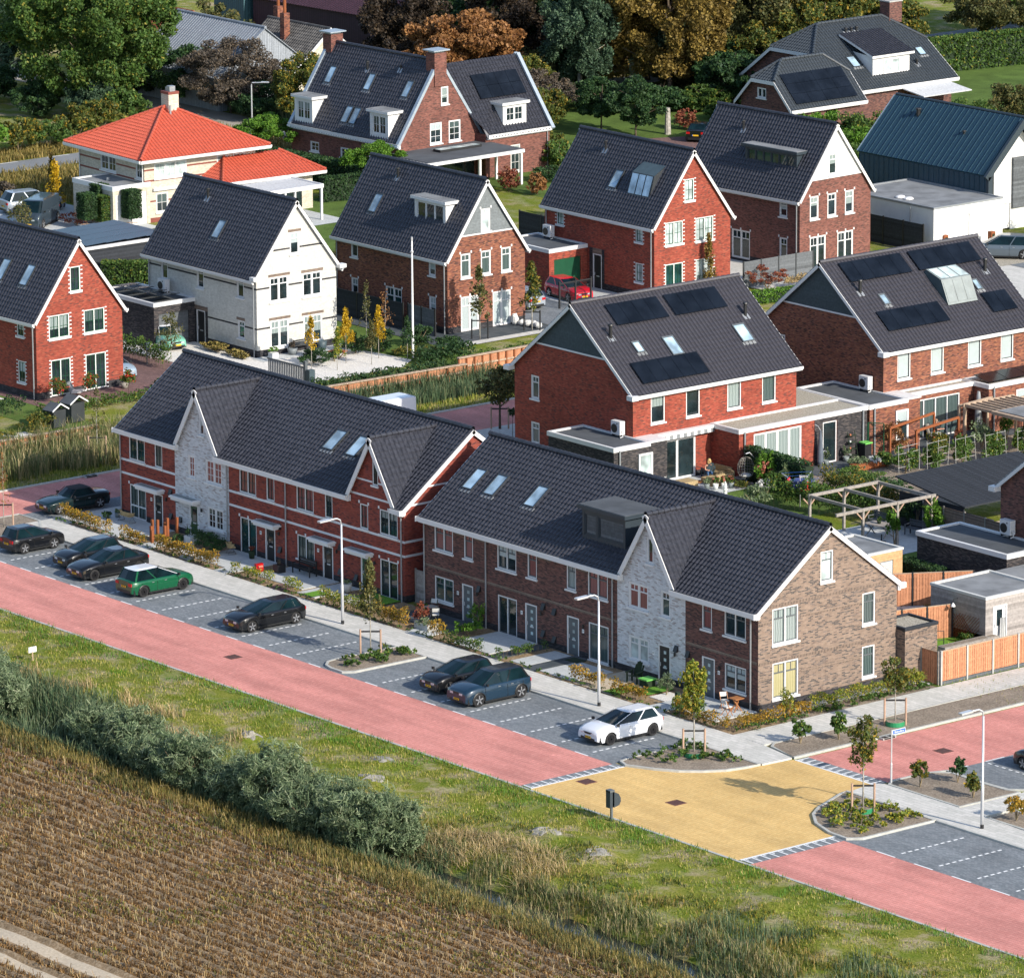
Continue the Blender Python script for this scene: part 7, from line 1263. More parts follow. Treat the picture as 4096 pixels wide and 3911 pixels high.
big('tall blue-green birch right of the large brick house',-99.5,125.0,11.0,7.0,'leaf_bluegreen',18000,.24,1.6,'round',90,.24,'bark_pale'); big('tall copper coloured conifer in the middle of the background',-96.0,132.0,14.0,11.0,'leaf_copper',34000,.28,1.6,'round',130,.19,tr=.28); big('olive copper conifer left of the tall copper one',-102.5,130.5,13.0,8.0,'leaf_copper',22000,.28,1.2,'round',100,.21,tr=.24); big('yellow green bushy tree beside the rusty chestnut',-99.5,119.5,5.2,5.0,'leaf_mixed',6500,.22,.5); big('brownish bare tree behind the large brick house corner',-95.0,117.5,4.6,6.0,'leaf_bare',7000,.2,.6)
big('dark round tree on the far lawn, left of a pair',-88.6,118.3,4.7,5.2,'leaf_dark',9000,.2,.9,cl=60); big('larger dark round tree on the far lawn, right of a pair',-84.6,118.6,5.2,5.4,'leaf_dark',9500,.2,.9,cl=60); big('yellow-green round tree by the large brick house corner',-91.4,114.5,4.0,4.4,'leaf_mixed',6500,.2,.6)
WX = ((-122,131,11,13),(-117,139,13,14),(-111,146,14,15),(-112,131,12,12),(-106,138,14,14),(-99,144,13,14),(-95,150,11,12),(-91.5,145,8.5,9.5),(-101,153,12,14),(-91,135.0,5.0,8.0),(-88.5,140,4.6,6.5))
WL = ('dark tree behind the purple barn','dark tall tree above the chestnut tree, left','dark tall tree above the chestnut tree, right','dark tree just right of the purple barn','dark tree above the blue-green birch','olive green tree right behind the copper conifers','olive tree at the top edge left of the farmhouse','mixed green tree above the farmhouse gable','olive tree at the top edge behind the farmhouse','dark thicket right of the tall copper conifer','dark green bush beside the farmhouse wing')
for (x,y,h_,w),lb,m_ in zip(WX,WL,('leaf_dark','leaf_bluegreen','leaf_dark','leaf_dark','leaf_bluegreen','leaf_olive','leaf_mixed','leaf_mixed','leaf_olive','leaf_dark','leaf_dark')): big(lb,x,y,h_,w,m_,int(w*w*125),.32,.6)
big('bushy dark tree in shadow left of the farmhouse',-93.0,140,6.6,8.0,'leaf_mixed',9000,.26,.3); big('yellow weeping willow at the top edge left of the brick chimney',-108,159,7.6,12,'leaf_mixed',16000,.26,.6); big('second yellow willow at the top edge',-101.0,160,6.6,10,'leaf_mixed',13000,.26,.6)
big('olive tree leaning over the hedge in the top right corner',-99.8,172.5,6.6,10,'leaf_olive',15000,.24,1.4); big('dark green tree at the right end of the top edge',-104,178,6.5,7,'leaf_green',7000,.26,1); big('green tree left of the leaning olive tree',-112,170,5.0,7,'leaf_green',7000,.26,.6); 
for x,y,h_,w,m_,lb in ((-70.5,126.0,3.3,5.0,'leaf_bright','bright green bush in front of the farmhouse wing, left'),(-67.0,127.6,3.6,5.0,'leaf_green','bright green bush in front of the farmhouse wing, right'),(-62.5,122.5,3.6,5.4,'leaf_bright','dense green tree between the white gable and the blue roof'),(-58.0,119.5,3.4,5.4,'leaf_green','dense green tree just left of the blue roof'),(-71.0,136.5,3.0,4.2,'leaf_bright','green bush beside the white veranda roof'),(-68.0,140.0,3.0,4.6,'leaf_green','green bush above the blue roof, right of the veranda'),(-69.0,146.0,3.8,5.4,'leaf_olive','olive bush above the blue roof'),(-68.5,150.5,3.9,5.0,'leaf_olive','willowy bush at the right edge above the blue roof'),(-65.0,146.5,3.0,4.0,'leaf_green','round green bush at the end of the blue roof'),(-83.2,130.5,2.6,3.8,'leaf_bright','yellow-green bush left of the farmhouse wing'),(-84.8,124.2,1.8,2.2,'leaf_red','reddish flowering bush on the far lawn'),(-87.0,129.5,1.4,2.6,'leaf_green','low round green bush on the far lawn'),(-72.6,95.6,2.0,2.2,'leaf_red','red-leaved bush by the canopy of the large brick house'),(-70.0,96.4,1.8,2.0,'leaf_orange','orange-red bush behind the grey gabled roof'),(-77.4,104.6,2.5,3.0,'leaf_green','green shrub beside the large brick house wing'),(-82.0,107.5,2.3,3.0,'leaf_mixed','yellow-green shrub behind the large brick house wing'),(-74.0,101.0,1.2,3.2,'leaf_dark','low dark shrub at the wing corner')):
    big(lb,x,y,h_,w,m_,int(w*w*140),.22,.1,cl=50,cr=.28)
big('bright green umbrella pine behind the orange wing roof',-94.5,88.8,3.9,5.4,'leaf_bright',8000,.17,1.3,'dome',46,.26); big('bright green umbrella pine in front of the large brick house',-79.0,87.4,4.0,4.8,'leaf_bright',7000,.17,1.0,'dome',46,.26)
hedge('long dark clipped hedge in front of the large brick house',(-90.0,85.3),(-78.4,86.2),2.3,1.4,'leaf_dark',130,.16,False,'core_dark',z=0); hedge('dark clipped hedge turning towards the pergola',(-78.6,82.0),(-77.6,86.0),1.9,1.0,'leaf_dark',130,.15,False,'core_dark',z=0); hedge('tall clipped hedge in the top right garden',(-93.0,157.5),(-90.8,171),3.0,1.2,'leaf_green',90,.2,False,'core_dark',z=0)
hedge('dark clipped hedge behind the leftmost house, below the carport',(-61.6,49.6),(-57.5,54.6),2.0,1.4,'leaf_green',160,.14,False,'core_dark',z=0); hedge('low clipped hedge beside the orange villa lawn',(-60.0,66.0),(-56.5,71.0),.8,.9,'leaf_olive',160,.12,False,'core_dark',z=0)
for i,(x,y,h_,m_,lb) in enumerate(((-111.5,73.5,3.0,'leaf_bright','tall green shrub at the left edge beyond the road'),(-111.5,76.4,2.7,'leaf_mixed','yellowing shrub in the hedgerow, second from the left edge'),(-111.8,79.4,2.2,'leaf_green','low green shrub in the middle of the hedgerow'),(-112.3,82.6,3.0,'leaf_mixed','yellow-green shrub above the villa eaves'),(-113.8,86.0,2.9,'leaf_mixed','yellow-flecked shrub left of the villa ridge'),(-115.8,90.0,3.2,'leaf_green','green shrub at the far end of the hedgerow by the lane'))): shrub(lb,x,y,h_,3.9,m_,3200,.2,group='hedgerow shrubs beyond the road',name='shrub',cr=.3,clumps=40)
shrub('sparse green shrub in front of the dark van',-83.4,57.5,2.3,2.0,'leaf_olive',700,.12); shrub('feathery grey tuft of grass behind the silver off-roader',-95.5,64.0,1.5,2.2,'leaf_bare',900,.14); shrub('red-brown low shrub in front of the garage wall',-83.0,62.2,.9,2.6,'leaf_red',900,.12)
# gardens of the back row
shrub('large dark yew in the white gravel garden',-31.8,46.0,1.0,2.6,'leaf_dark',2600,.1); shrub('small round box beside the yew',-31.4,47.4,.8,1.0,'leaf_dark',800,.09)
for x,y,h_,w,lb in ((-32.5,50.0,1.5,2.0,'dark conifer bush under the yellow trees, left'),(-31.8,51.8,1.7,2.0,'dark conifer bush under the yellow trees, middle'),(-31.5,54.6,1.6,2.2,'dark conifer bush by the dark screen gate'),(-29.0,55.2,1.1,2.0,'dark bush right of the flagpole')): shrub(lb,x,y,h_,w,'leaf_dark',2200,.11,shape='round')
shrub('yellow ornamental grass bed beside the flagpole',-29.4,52.9,.55,3.0,'leaf_mixed',2600,.12,wy=3.6); shrub('tall flowering grasses under the white house side wall',-39.0,43.3,.6,3.4,'grass_tall',1500,.14,wy=.9); shrub('flowering grasses near the white house corner',-36.5,43.2,.55,2.2,'grass_tall',1000,.14,wy=.8)
hedge('low dark hedge along the top of the timber wall, right stretch',(-23.9,51.6),(-24.4,66),.9,1.1,'leaf_green',150,.13,False,z=0); hedge('low dark hedge above the reeds, left stretch',(-24.5,40.5),(-24.0,51.0),.8,1.2,'leaf_dark',150,.13,False,z=0); hedge('dark conifer hedge behind the low timber wall hedge',(-27.0,51.0),(-27.4,55.8),1.0,1.4,'leaf_dark',150,.13,False,z=0)
hedge('row of climbing green hedge plants on a wire fence by the brown paving',(-42.6,37.6),(-36.6,37.4),1.5,.7,'leaf_green',150,.12,z=0,gap=.1); hedge('low yellow-green hedge beside the leftmost house patio',(-30.6,22.8),(-29.8,32.6),.7,.9,'leaf_green',160,.12,False,z=0); shrub('small dark box hedge block at the patio corner',-31.4,33.5,.75,1.5,'leaf_dark',1000,.09,shape='box')
shrub('yellow-green shrub above the timber edge at the left',-27.0,20.4,1.1,2.6,'leaf_mixed',1800,.12); shrub('low yellow plants on the gravel at the left edge',-26.0,17.0,.6,2.4,'leaf_mixed',900,.12); hedge('green climber hedge on a wire fence at the left edge',(-32.5,16.0),(-31.6,22.5),1.1,.8,'leaf_dark',130,.12,z=0)
shrub('purple-red leaved acer by the grey fence',-31.0,85.6,1.6,3.4,'leaf_red',1500,.11,cr=.25); shrub('tan ornamental grasses beside the grey fence',-29.6,88.0,.9,2.6,'reed_dry',900,.14); hedge('low fresh green clipped hedge right of the nearer solar panel roof',(-28.0,80.5),(-26.6,88.0),.8,1.2,'leaf_bright',170,.12,False,'core_dark',z=0)
shrub('grey olive tree bush by the modern house entrance',-31.5,114.2,2.6,2.8,'leaf_willow',2200,.13); shrub('red-tipped grasses at the right edge by the silver grey off-roader',-27,114.0,.9,3,'leaf_orange',800,.15)
# front gardens
GH = 'front garden hedges of the rows'; HB,HG = 'leaf_hornbeam','leaf_hornbeam_green'
for a,b,h_,m_,lb in (((-6.2,8.0),(-1.9,7.7),.85,HB,'yellow-orange hedge at the left end, beside the convertible'),((-1.4,7.7),(-.9,7.7),.85,HB,'single yellow hedge plant right of the leftmost hedge'),((.2,7.75),(2.4,7.8),.75,HB,'yellow hedge in front of the white brick gable house, left'),((3.6,7.8),(9.6,7.8),.9,HB,'long orange-yellow hedge in front of the white gable house, left row'),((11.1,7.8),(14.7,8.0),.7,HG,'thin green hedge in front of the bench house'),((16.1,7.8),(17.4,7.9),.8,HG,'short green-yellow hedge right of the brown path'),((19.6,7.7),(24.0,7.8),.85,HG,'green hedge behind the street lamp'),((24.2,7.7),(27.3,7.8),1.0,HB,'tall yellow-brown hedge at the left end of the right row'),((29.6,7.6),(30.7,7.7),1.0,HB,'short yellow hedge beside the grey planter'),((30.9,7.6),(34.0,7.7),.65,'leaf_green','dense low green hedge left of the light patio'),((35.4,7.6),(36.0,10.6),.6,'leaf_green','row of separate small green hedge plants beside the dark path'),((41.2,8.0),(43.8,8.1),.8,HB,'orange-brown hedge beside the street lamp by the white car'),((44.9,7.7),(47.2,8.1),.8,HB,'orange-yellow hedge in front of the white gable house, right row'),((50.2,7.7),(54.4,7.7),.75,HB,'thin orange hedge around the end house patio'),((54.6,8.0),(54.6,13.0),.8,HB,'orange-green hedge at the corner of the pale side wall'),((54.3,13.4),(54.3,21.4),.85,HG,'long yellow-green hedge under the pale brick side wall')):
    hedge(lb,a,b,h_,.5,m_,520 if m_ != HG else 460,.08,group=GH,ragged=.1,gap=.5 if 'separate' in lb else (.25 if 'thin' in lb else 0))
for x,y,h_,w,m_,lb in ((5.4,10.3,1.1,1.9,'leaf_dark','dark green bush in front of the white gable house, left row'),(6.6,10.0,.9,1.4,'leaf_dark','smaller dark bush left of the wicker chair'),(30.4,9.6,.8,1.6,'leaf_bright','green bush with red flowers left of the light patio'),(29.9,10.6,1.5,1.0,'leaf_bright','tall young green shrub by the grey door'),(27.0,9.0,1.3,.9,'leaf_red','small red-brown acer at the left end of the right row'),(28.0,8.6,.6,1.1,'leaf_willow','lavender in the grey planter'),(46.9,9.8,1.2,.9,'leaf_willow','small grey-green olive bush by the black door'),(-4.4,9.9,.5,.6,'leaf_dark','small pot plant beside the rattan bench'),(51.0,7.9,.9,1.6,'leaf_green','low green bush under the tree at the end house'),(50.0,8.2,1.0,1.1,HG,'yellow-green upright bush beside the end house path'),(54.6,11.5,1.7,.9,HG,'upright yellow-green bush at the end house corner'),(54.2,20.7,1.1,1.2,HG,'green bush at the end of the side wall by the fence'),(3.2,9.6,.6,.8,'leaf_dark','low dark plants among the timber posts')): shrub(lb,x,y,h_,w,m_,int(700*w),.085,z=.06)
shrub('large multi-stemmed mahonia in the mulch bed, near the yellow junction',58.4,9.0,1.35,1.0,'leaf_green',500,.16,z=.1,cr=.3,group='mulch bed shrubs'); shrub('second mahonia in the mulch bed by the side street',59.1,11.0,1.3,1.0,'leaf_green',520,.16,z=.1,cr=.3,group='mulch bed shrubs'); shrub('mahonia right of the street sign',68.1,8.3,1.35,1.0,'leaf_mixed',500,.15,z=.1,cr=.3,group='mulch bed shrubs'); shrub('dark mahonia by the shaded parking bays',68.7,10.3,1.2,.9,'leaf_dark',450,.15,z=.1,cr=.3,group='mulch bed shrubs'); shrub('mahonia left of the right street lamp',71.2,9.0,1.3,.9,'leaf_mixed',480,.15,z=.1,cr=.3,group='mulch bed shrubs'); shrub('yellow-green hedge bush at the right picture edge',75.4,7.9,1.2,1.3,HB,1300,.09,z=.1)
def scatter(label,pts,h_,w,mat,n,leafs,cat='ground cover',name='ground_cover',z=.1):
    V = [];
    for (x,y) in pts: k = max(10,int(n*random.uniform(.5,1.3))); s = random.uniform(.7,1.25); V.append(crown_pts(k,(x,y,z+h_*s*.5),(w*s/2,w*s/2,h_*s*.5),'dome',6,.5))
    return tag(quads(name,leaf_quads(np.concatenate(V),leafs,.6),mat),label,cat,kind='stuff')
def inpoly(poly,n,seed=1):
    rd = random.Random(seed); xs_ = [p[0] for p in poly]; ys_ = [p[1] for p in poly]; out = []
    while len(out) < n:
        x,y = rd.uniform(min(xs_),max(xs_)),rd.uniform(min(ys_),max(ys_)); c = False; j = len(poly)-1
        for i in range(len(poly)):
            if (poly[i][1] > y) != (poly[j][1] > y) and x < (poly[j][0]-poly[i][0])*(y-poly[i][1])/(poly[j][1]-poly[i][1])+poly[i][0]: c = not c
            j = i
        if c: out.append((x,y))
    return out
scatter('low green ground cover in the bed between the parking bays',inpoly([(30.2,.4),(32.2,.2),(32.2,4.6),(30.2,4.6)],26,3),.45,.6,'leaf_green',90,.1); scatter('sparse low plants in the bed left of the yellow junction',inpoly([(55.2,.6),(57.5,1.4),(59.2,4.4),(55.2,4.5)],34,5),.4,.55,'leaf_green',75,.1); scatter('low green and bronze plants in the round bed right of the junction',inpoly([(67.2,4.5),(68.4,1.6),(71.0,.2),(72.3,.6),(72.4,4.5)],62,7),.4,.6,'leaf_hornbeam_green',80,.1)
scatter('weeds and herbs under the long side wall hedge',inpoly([(54.4,8.0),(55.0,8.0),(55.0,21.5),(54.4,21.5)],50,8),.3,.6,'leaf_green',60,.09); scatter('weeds under the front garden hedges',[(x,7.55) for x in np.arange(-6,54,.75)],.22,.5,'leaf_green',35,.08)
# duplex gardens
hedge('tall ivy covered garden wall between the two patios',(12.6,45.6),(18.6,45.2),2.2,.7,'leaf_dark',170,.12,False,'core_dark',z=0); hedge('tall mixed hedge on a green wire fence behind the pergola',(18.4,42.0),(25.4,41.8+2.4),1.8,.9,'leaf_green',150,.12,z=0); hedge('long green hedge along the wire fence beyond the rotary dryer',(18.8,46.2),(25.6,45.9),1.7,.9,'leaf_mixed',150,.12,z=0)
shrub('tall shrub with red flower heads by the lawn',15.0,46.2-1.3,2.2,1.7,'leaf_bright',1300,.12); r = [o for o in COL.objects if o.get('label','').startswith('tall shrub with red')][0]; quads('flowers',leaf_quads(crown_pts(260,(0,0,1.35),(.8,.8,.95),'round',22,.16),.12,.9),'flower',r)
shrub('tall tuft of ornamental grass beside the red flowering shrub',16.9,45.9-1.0,1.9,1.6,'reed_green',900,.3,asp=.12,cr=.3); shrub('white flowering shrub behind the lawn',15.9,45.0-.8,.9,1.4,'flower_white',260,.09); shrub('grey-green bush in front of the lawn',18.4,41.0,1.3,1.9,'leaf_willow',1500,.11); shrub('yellow dwarf conifer at the lawn corner',14.0,43.9,.5,1.0,'leaf_mixed',600,.08)
shrub('green climber on the right front pergola post',30.5,41.2,2.4,.9,'leaf_bright',900,.13); shrub('green climber on the right back pergola post',30.6,44.3,2.3,1.4,'leaf_bright',1500,.14); shrub('dark bush behind the pergola bench',28.4,44.9,1.9,2.6,'leaf_dark',2400,.13); shrub('dark hedge plants beside the black garage',36.2,40.0,1.3,1.8,'leaf_green',1200,.12)
hedge('dark hedge behind the orange wooden shed',(37.6,35.4),(41.0,38.0-2.8),1.6,.9,'leaf_dark',140,.12,False,'core_dark',z=0)
for i,(x,y) in enumerate(((17.4,54.2),(17.7,56.3),(18.0,58.4),(18.4,60.6),(18.9,62.8))):
    lb = ('leftmost','second','middle','fourth','rightmost')[i]+' espaliered shrub on a white trellis'; r = shrub(lb,x,y,1.9,.9,'leaf_green',2000,.12,wy=2.1,shape='round',group='espaliered shrubs'); mb = MB()
    for k in range(4): mb.bar((.2,-.85,.5+k*.42),(.2,.85,.55+k*.42),.02,.018,'concrete')
    for k in range(3): mb.bar((.3,-.85+k*.85,.2),(.3,-.85+k*.85+random.uniform(-.2,.2),1.95),.02,.018,'concrete')
    LB(mb,'trellis',r)
for x,y,h_,w,m_,lb in ((13.2,57.2,1.9,1.6,'leaf_orange','orange-leaved bush left of the garden arches'),(14.5,59.4,1.2,1.8,'leaf_mixed','yellow-green bush under the garden arches'),(15.5,62.4,1.8,1.6,'leaf_willow','grey olive bush right of the garden arches'),(14.2,61.6,1.1,.7,'leaf_red','small red-leaved plant under the garden arch'),(15.4,54.5,.9,1.6,'leaf_green','green bush beside the terrace steps'),(14.6,52.8,.8,1.6,'leaf_willow','lavender bed by the black brick extension'),(15.0,53.8,.7,1.0,'flower_white','white daisies by the green lidded bin'),(17,50.5,.7,3.4,'leaf_green','low green planting in the middle garden'),(20.5,49.5,.8,3.4,'leaf_dark','dark low planting in the middle garden'),(21.8,54.5,1.0,3.2,'leaf_green','green planting behind the trellis row'),(14.6,65.4,1.8,1.2,'leaf_bright','tall light green bush between the timber arches'),(49.1,30.0-.6,.6,1.0,'leaf_green','green plants in the timber planter box')): shrub(lb,x,y,h_,w,m_,int(620*w),.11)
# ================================================================ meadow, reeds, field
r2,u2,f2 = (np.array(v) for v in (rt,upv,fwd)); CP = np.array(CAM_POS)
def vis(x,y,mg=.06):
    d = np.stack([x,y,np.zeros_like(x)],-1)-CP; zz = d@f2; s = 202.82/36; return (np.abs(d@r2/zz*s) < .5+mg) & (np.abs(d@u2/zz*s) < .5*977/1024+mg)
def terrv(x,y): return np.array([terr(a,b) for a,b in zip(x,y)])
def blades(name,label,n,region,h_,w,mat,lean=.4,cat='grass',filt=None,zf=None,curve=True,z=0,hv=.5):
    x = RNG.uniform(region[0],region[2],n); y = RNG.uniform(region[1],region[3],n)
    if filt is not None: k = filt(x,y); x,y = x[k],y[k]
    k = vis(x,y); x,y = x[k],y[k]; n = len(x); zz = (terrv(x,y) if zf else np.zeros(n))+z; hh = h_*(1-hv+2*hv*RNG.random(n)); a = RNG.uniform(0,2*np.pi,n); l = lean*hh*RNG.random(n); B_ = np.stack([x,y,zz],1); wd = np.stack([np.cos(a+1.6),np.sin(a+1.6),0*a],1)*w/2; dr = np.stack([np.cos(a)*l,np.sin(a)*l,0*a],1); up_ = np.stack([0*a,0*a,hh],1); M1 = B_+dr*.35+up_*.6; T1 = B_+dr+up_*(.98 if not curve else .85)
    if curve: Q = np.concatenate([np.stack([B_-wd,B_+wd,M1+wd*.8,M1-wd*.8],1),np.stack([M1-wd*.8,M1+wd*.8,T1+wd*.2,T1-wd*.2],1)])
    else: Q = np.stack([B_-wd,B_+wd,T1+wd*.3,T1-wd*.3],1)
    return tag(quads(name,Q,mat),label,cat,kind='stuff')
def nz(x,y,s,o=0): return np.array([noise.noise((a*s,b*s,o)) for a,b in zip(x,y)])
blades('grass','short green and yellow grass on the verge below the red road',75000,(0,-17,112,-6.85),.11,.035,'grass_blade',.8,filt=lambda x,y: nz(x,y,.45,2) < .22,zf=True,curve=False)
blades('grass','tufts of darker green grass along the road edge',26000,(0,-9.8,112,-6.66),.15,.035,'leaf_bright',.8,filt=lambda x,y: nz(x,y,.55,12) > .02-.16*(y+8),zf=True,curve=False)
blades('tall_grass','tall dry grass between the ditch and the field',26000,(0,-23.2,112,-19.4),.45,.03,'grass_tall',.7,zf=True,filt=lambda x,y: (y < -19.9+.6*nz(x,y,.25,5)) & (y > -22.3+1.2*nz(x,y,.2,6)))
blades('tall_grass','tall rough grass on the bank above the ditch',16000,(0,-17.6,112,-13.5),.4,.03,'grass_tall',.8,zf=True,filt=lambda x,y: nz(x,y,.3,8) > .02-.05*(y+17))
blades('reeds','green reeds in the ditch at the left of the willow bushes',5200,(18,-18.6,37,-14.8),1.25,.05,'reed_green',.45,cat='reeds',zf=True,filt=lambda x,y: nz(x,y,.35,4) > -.08); blades('reeds','dry golden reeds lying and standing on the ditch bank',3600,(20,-16.2,40,-12.0),.55,.03,'reed_dry',1.8,cat='reeds',zf=True,filt=lambda x,y: nz(x,y,.3,14) > .05)
blades('reeds','dry golden reeds on the bank right of the willow bushes',2600,(58,-17.4,68,-12.8),.45,.03,'reed_dry',2.4,cat='reeds',zf=True,filt=lambda x,y: nz(x,y,.3,15) > -.02); blades('reeds','green reeds and rushes in the ditch right of the willow bushes',17000,(58,-20.0,112,-15.6),.65,.035,'reed',.7,cat='reeds',zf=True,filt=lambda x,y: (nz(x,y,.5,24) > -.12) & ((np.abs(y+18.3) > .5) | (nz(x,y,.3,34) > -.05)))
blades('reeds','loose grey-green willow shoots between the willow bushes',8000,(23,-20.0,62,-15.4),.95,.04,'leaf_willow',.9,cat='reeds',zf=True,filt=lambda x,y: nz(x,y,.35,61) > .08,hv=.8)
blades('reeds','low weeds covering the ditch under the willow bushes',17000,(0,-20.2,62.5,-16.6),.6,.05,'reed_green',.8,cat='reeds',zf=True)
blades('tall_grass','rough weeds on the field side of the ditch',16000,(0,-22.6,112,-19.2),.4,.05,'leaf_olive',.8,zf=True,filt=lambda x,y: nz(x,y,.4,55) > -.1)
blades('tall_grass','patchy green weeds on the lower verge',15000,(56,-17,112,-11),.2,.05,'leaf_mixed',1.0,zf=True,filt=lambda x,y: nz(x,y,.45,71) > .05)
blades('reeds','green reeds at the bottom right, below the gravelly verge',6000,(78,-18.5,112,-12.5),.7,.04,'reed_green',.7,cat='reeds',zf=True,filt=lambda x,y: (y < -13.2-.12*(x-95)) & (nz(x,y,.3,44) > -.05))
blades('reeds','tall green and golden reeds in the ditch left of the rows',15000,(-22.5,-2,-15.8,37),1.5,.045,'reed',.45,cat='reeds',zf=True,filt=lambda x,y: nz(x,y,.3,7) > -.25); blades('reeds','reeds in front of the timber wall behind the rows',9000,(-21.6,38,-17.5,62),1.1,.045,'reed_green',.45,cat='reeds',zf=True,filt=lambda x,y: nz(x,y,.3,9) > -.2)
blades('grass','rough grass beside the red cross street',12000,(-17.5,-2,-14.7,62),.2,.04,'grass_blade',.8,zf=True,curve=False); blades('tall_grass','tall rough grass on both sides of the far road',24000,(-104,58,-86,96),.6,.07,'grass_tall',.6,filt=lambda x,y: (x < -93) | (y > 67)); blades('tall_grass','tall grass beyond the far road at the left',9000,(-113,60,-108.7,96),.5,.07,'grass_tall',.6); blades('reeds','dark reeds along the far ditch beside the lane',9000,(-132,101.2,-98,103.2),1.3,.08,'reed_green',.4,cat='reeds')
blades('grass','long grass tufts in the middle gardens and behind the rows',9000,(-2,22,60,34),.15,.04,'grass_blade',.6,curve=False)
WL_ = tuple((x_+.4*math.sin(i_*2.1),y_-.1+.35*math.sin(i_*1.7),h_*(.95+.22*math.sin(i_*2.7)),w_*1.2) for i_,(x_,y_,h_,w_) in enumerate(((34.6,-18.0,1.9,3.0),(37.6,-18.4,2.2,3.4),(41.0,-18.5,2.3,3.6),(44.2,-18.6,2.2,3.6),(47.6,-18.6,2.4,3.8),(50.8,-18.6,2.7,4.2),(54.0,-18.4,2.9,4.6),(57.2,-18.2,2.8,4.4),(59.4,-17.9,2.2,3.2),(22.6,-17.2,2.6,4.2),(26.0,-17.9,1.7,3.0))))
WN = ('leftmost of the willow bushes in the middle of the ditch','second of the middle willow bushes from the left','third of the middle willow bushes from the left','fourth of the middle willow bushes from the left','fifth of the middle willow bushes from the left','willow bush below the sandy patch in the verge','tallest grey-green willow bush, towards the right end','broad grey-green willow bush next to the right end','rightmost small willow bush in the ditch','grey-green willow bush at the left picture edge','lower willow bush beside the left edge willow')
for (x,y,h_,w),lb in zip(WL_,WN):
    r = shrub(lb,x,y,h_+.5,w,'leaf_willow',int(w*w*560),.17,wy=w*.82,group='willow bushes along the ditch',name='willow_bush',clumps=110,cr=.22,asp=.25,z=-.5,stems=9,shape='round'); quads('shoots',leaf_quads(crown_pts(int(w*w*90),(0,0,h_*.6+.4),(w*.56,w*.48,h_*.66),'round',90,.2),.32,.1),'leaf_willow',r)
# the field: rows of withered crop
def crop(label,dens,mat,h_,w,lean,filt=None,hv=.5,rowf=.5):
    x = []; y = []; k = 0
    rows = np.arange(-21.4,-56,-.75)
    for ry in rows:
        if any(abs(ry-t_) < .5 for t_ in TRACKS): continue
        n = int(120*dens); xx = RNG.uniform(5,112,n); yy = ry+RNG.normal(0,.13*rowf*2,n); x.append(xx); y.append(yy)
    x = np.concatenate(x); y = np.concatenate(y); k = vis(x,y); x,y = x[k],y[k]
    if filt is not None: k = filt(x,y); x,y = x[k],y[k]
    n = len(x); zz = terrv(x,y)-.02; hh = h_*(1-hv+2*hv*RNG.random(n)); a = RNG.uniform(0,2*np.pi,n); l = lean*hh*(.3+RNG.random(n)); B_ = np.stack([x,y,zz],1); wd = np.stack([np.cos(a+1.6),np.sin(a+1.6),0*a],1)*w/2; M1 = B_+np.stack([np.cos(a)*l*.4,np.sin(a)*l*.4,hh*.9],1); T1 = B_+np.stack([np.cos(a)*l,np.sin(a)*l,hh*(.3+.6*RNG.random(n))],1)
    Q = np.concatenate([np.stack([B_-wd,B_+wd,M1+wd*.8,M1-wd*.8],1),np.stack([M1-wd*.8,M1+wd*.8,T1+wd*.4,T1-wd*.4],1)]); return tag(quads('crop_plants',Q,mat),label,'crop',kind='stuff')
crop('low withered brown crop plants in long rows',44,'crop',.12,.06,1.2,rowf=.6)
crop('taller withered brown stalks in the crop rows',22,'crop',.23,.03,1.1,rowf=.6); crop('pale dry curled crop stems standing out of the rows',3.0,'reed_dry',.40,.022,1.4,rowf=.7)
crop('greenish weeds between the crop rows near the ditch',18,'crop_green',.15,.06,1.0,lambda x,y: nz(x,y,.25,3) > .06-.035*(y+29),rowf=1.2)
# curved extras: mud rubble lumps on the verge
for i,(mx,my,mr,mh) in enumerate(((39.4,-12,.75,.5),(49.8,-12.0,.9,.42),(62.8,-11.4,.95,.5),(66.4,-11.3,.9,.35),(64.6,-10.4,.45,.25),(47,-9.1,.7,.2))):
    mb = MB(); mb.blob((0,0,0),(mr*1.15,mr*.8,mh),'rubble',16,8)
    for j,v in enumerate(mb.v): q = 1+.35*noise.noise((v[0]*3+i,v[1]*3,v[2]*3)); mb.v[j] = (v[0]*q,v[1]*q,v[2]*q+.05*noise.noise((v[0]*9,v[1]*9,i)))
    o = mb.build('rubble_mound'); o.location = (mx,my,terr(mx,my)-mh*.9 if 0 else .0); tag(o,('grey sandy mound in the verge behind the middle willow bushes','grey sandy mound behind the tall willow bushes','light grey rubble mound below the yellow junction, left','light grey rubble mound below the yellow junction, right','small rubble heap between two larger mounds','flat sandy patch of rubble near the road edge')[i],'mound','rubble mounds in the verge')
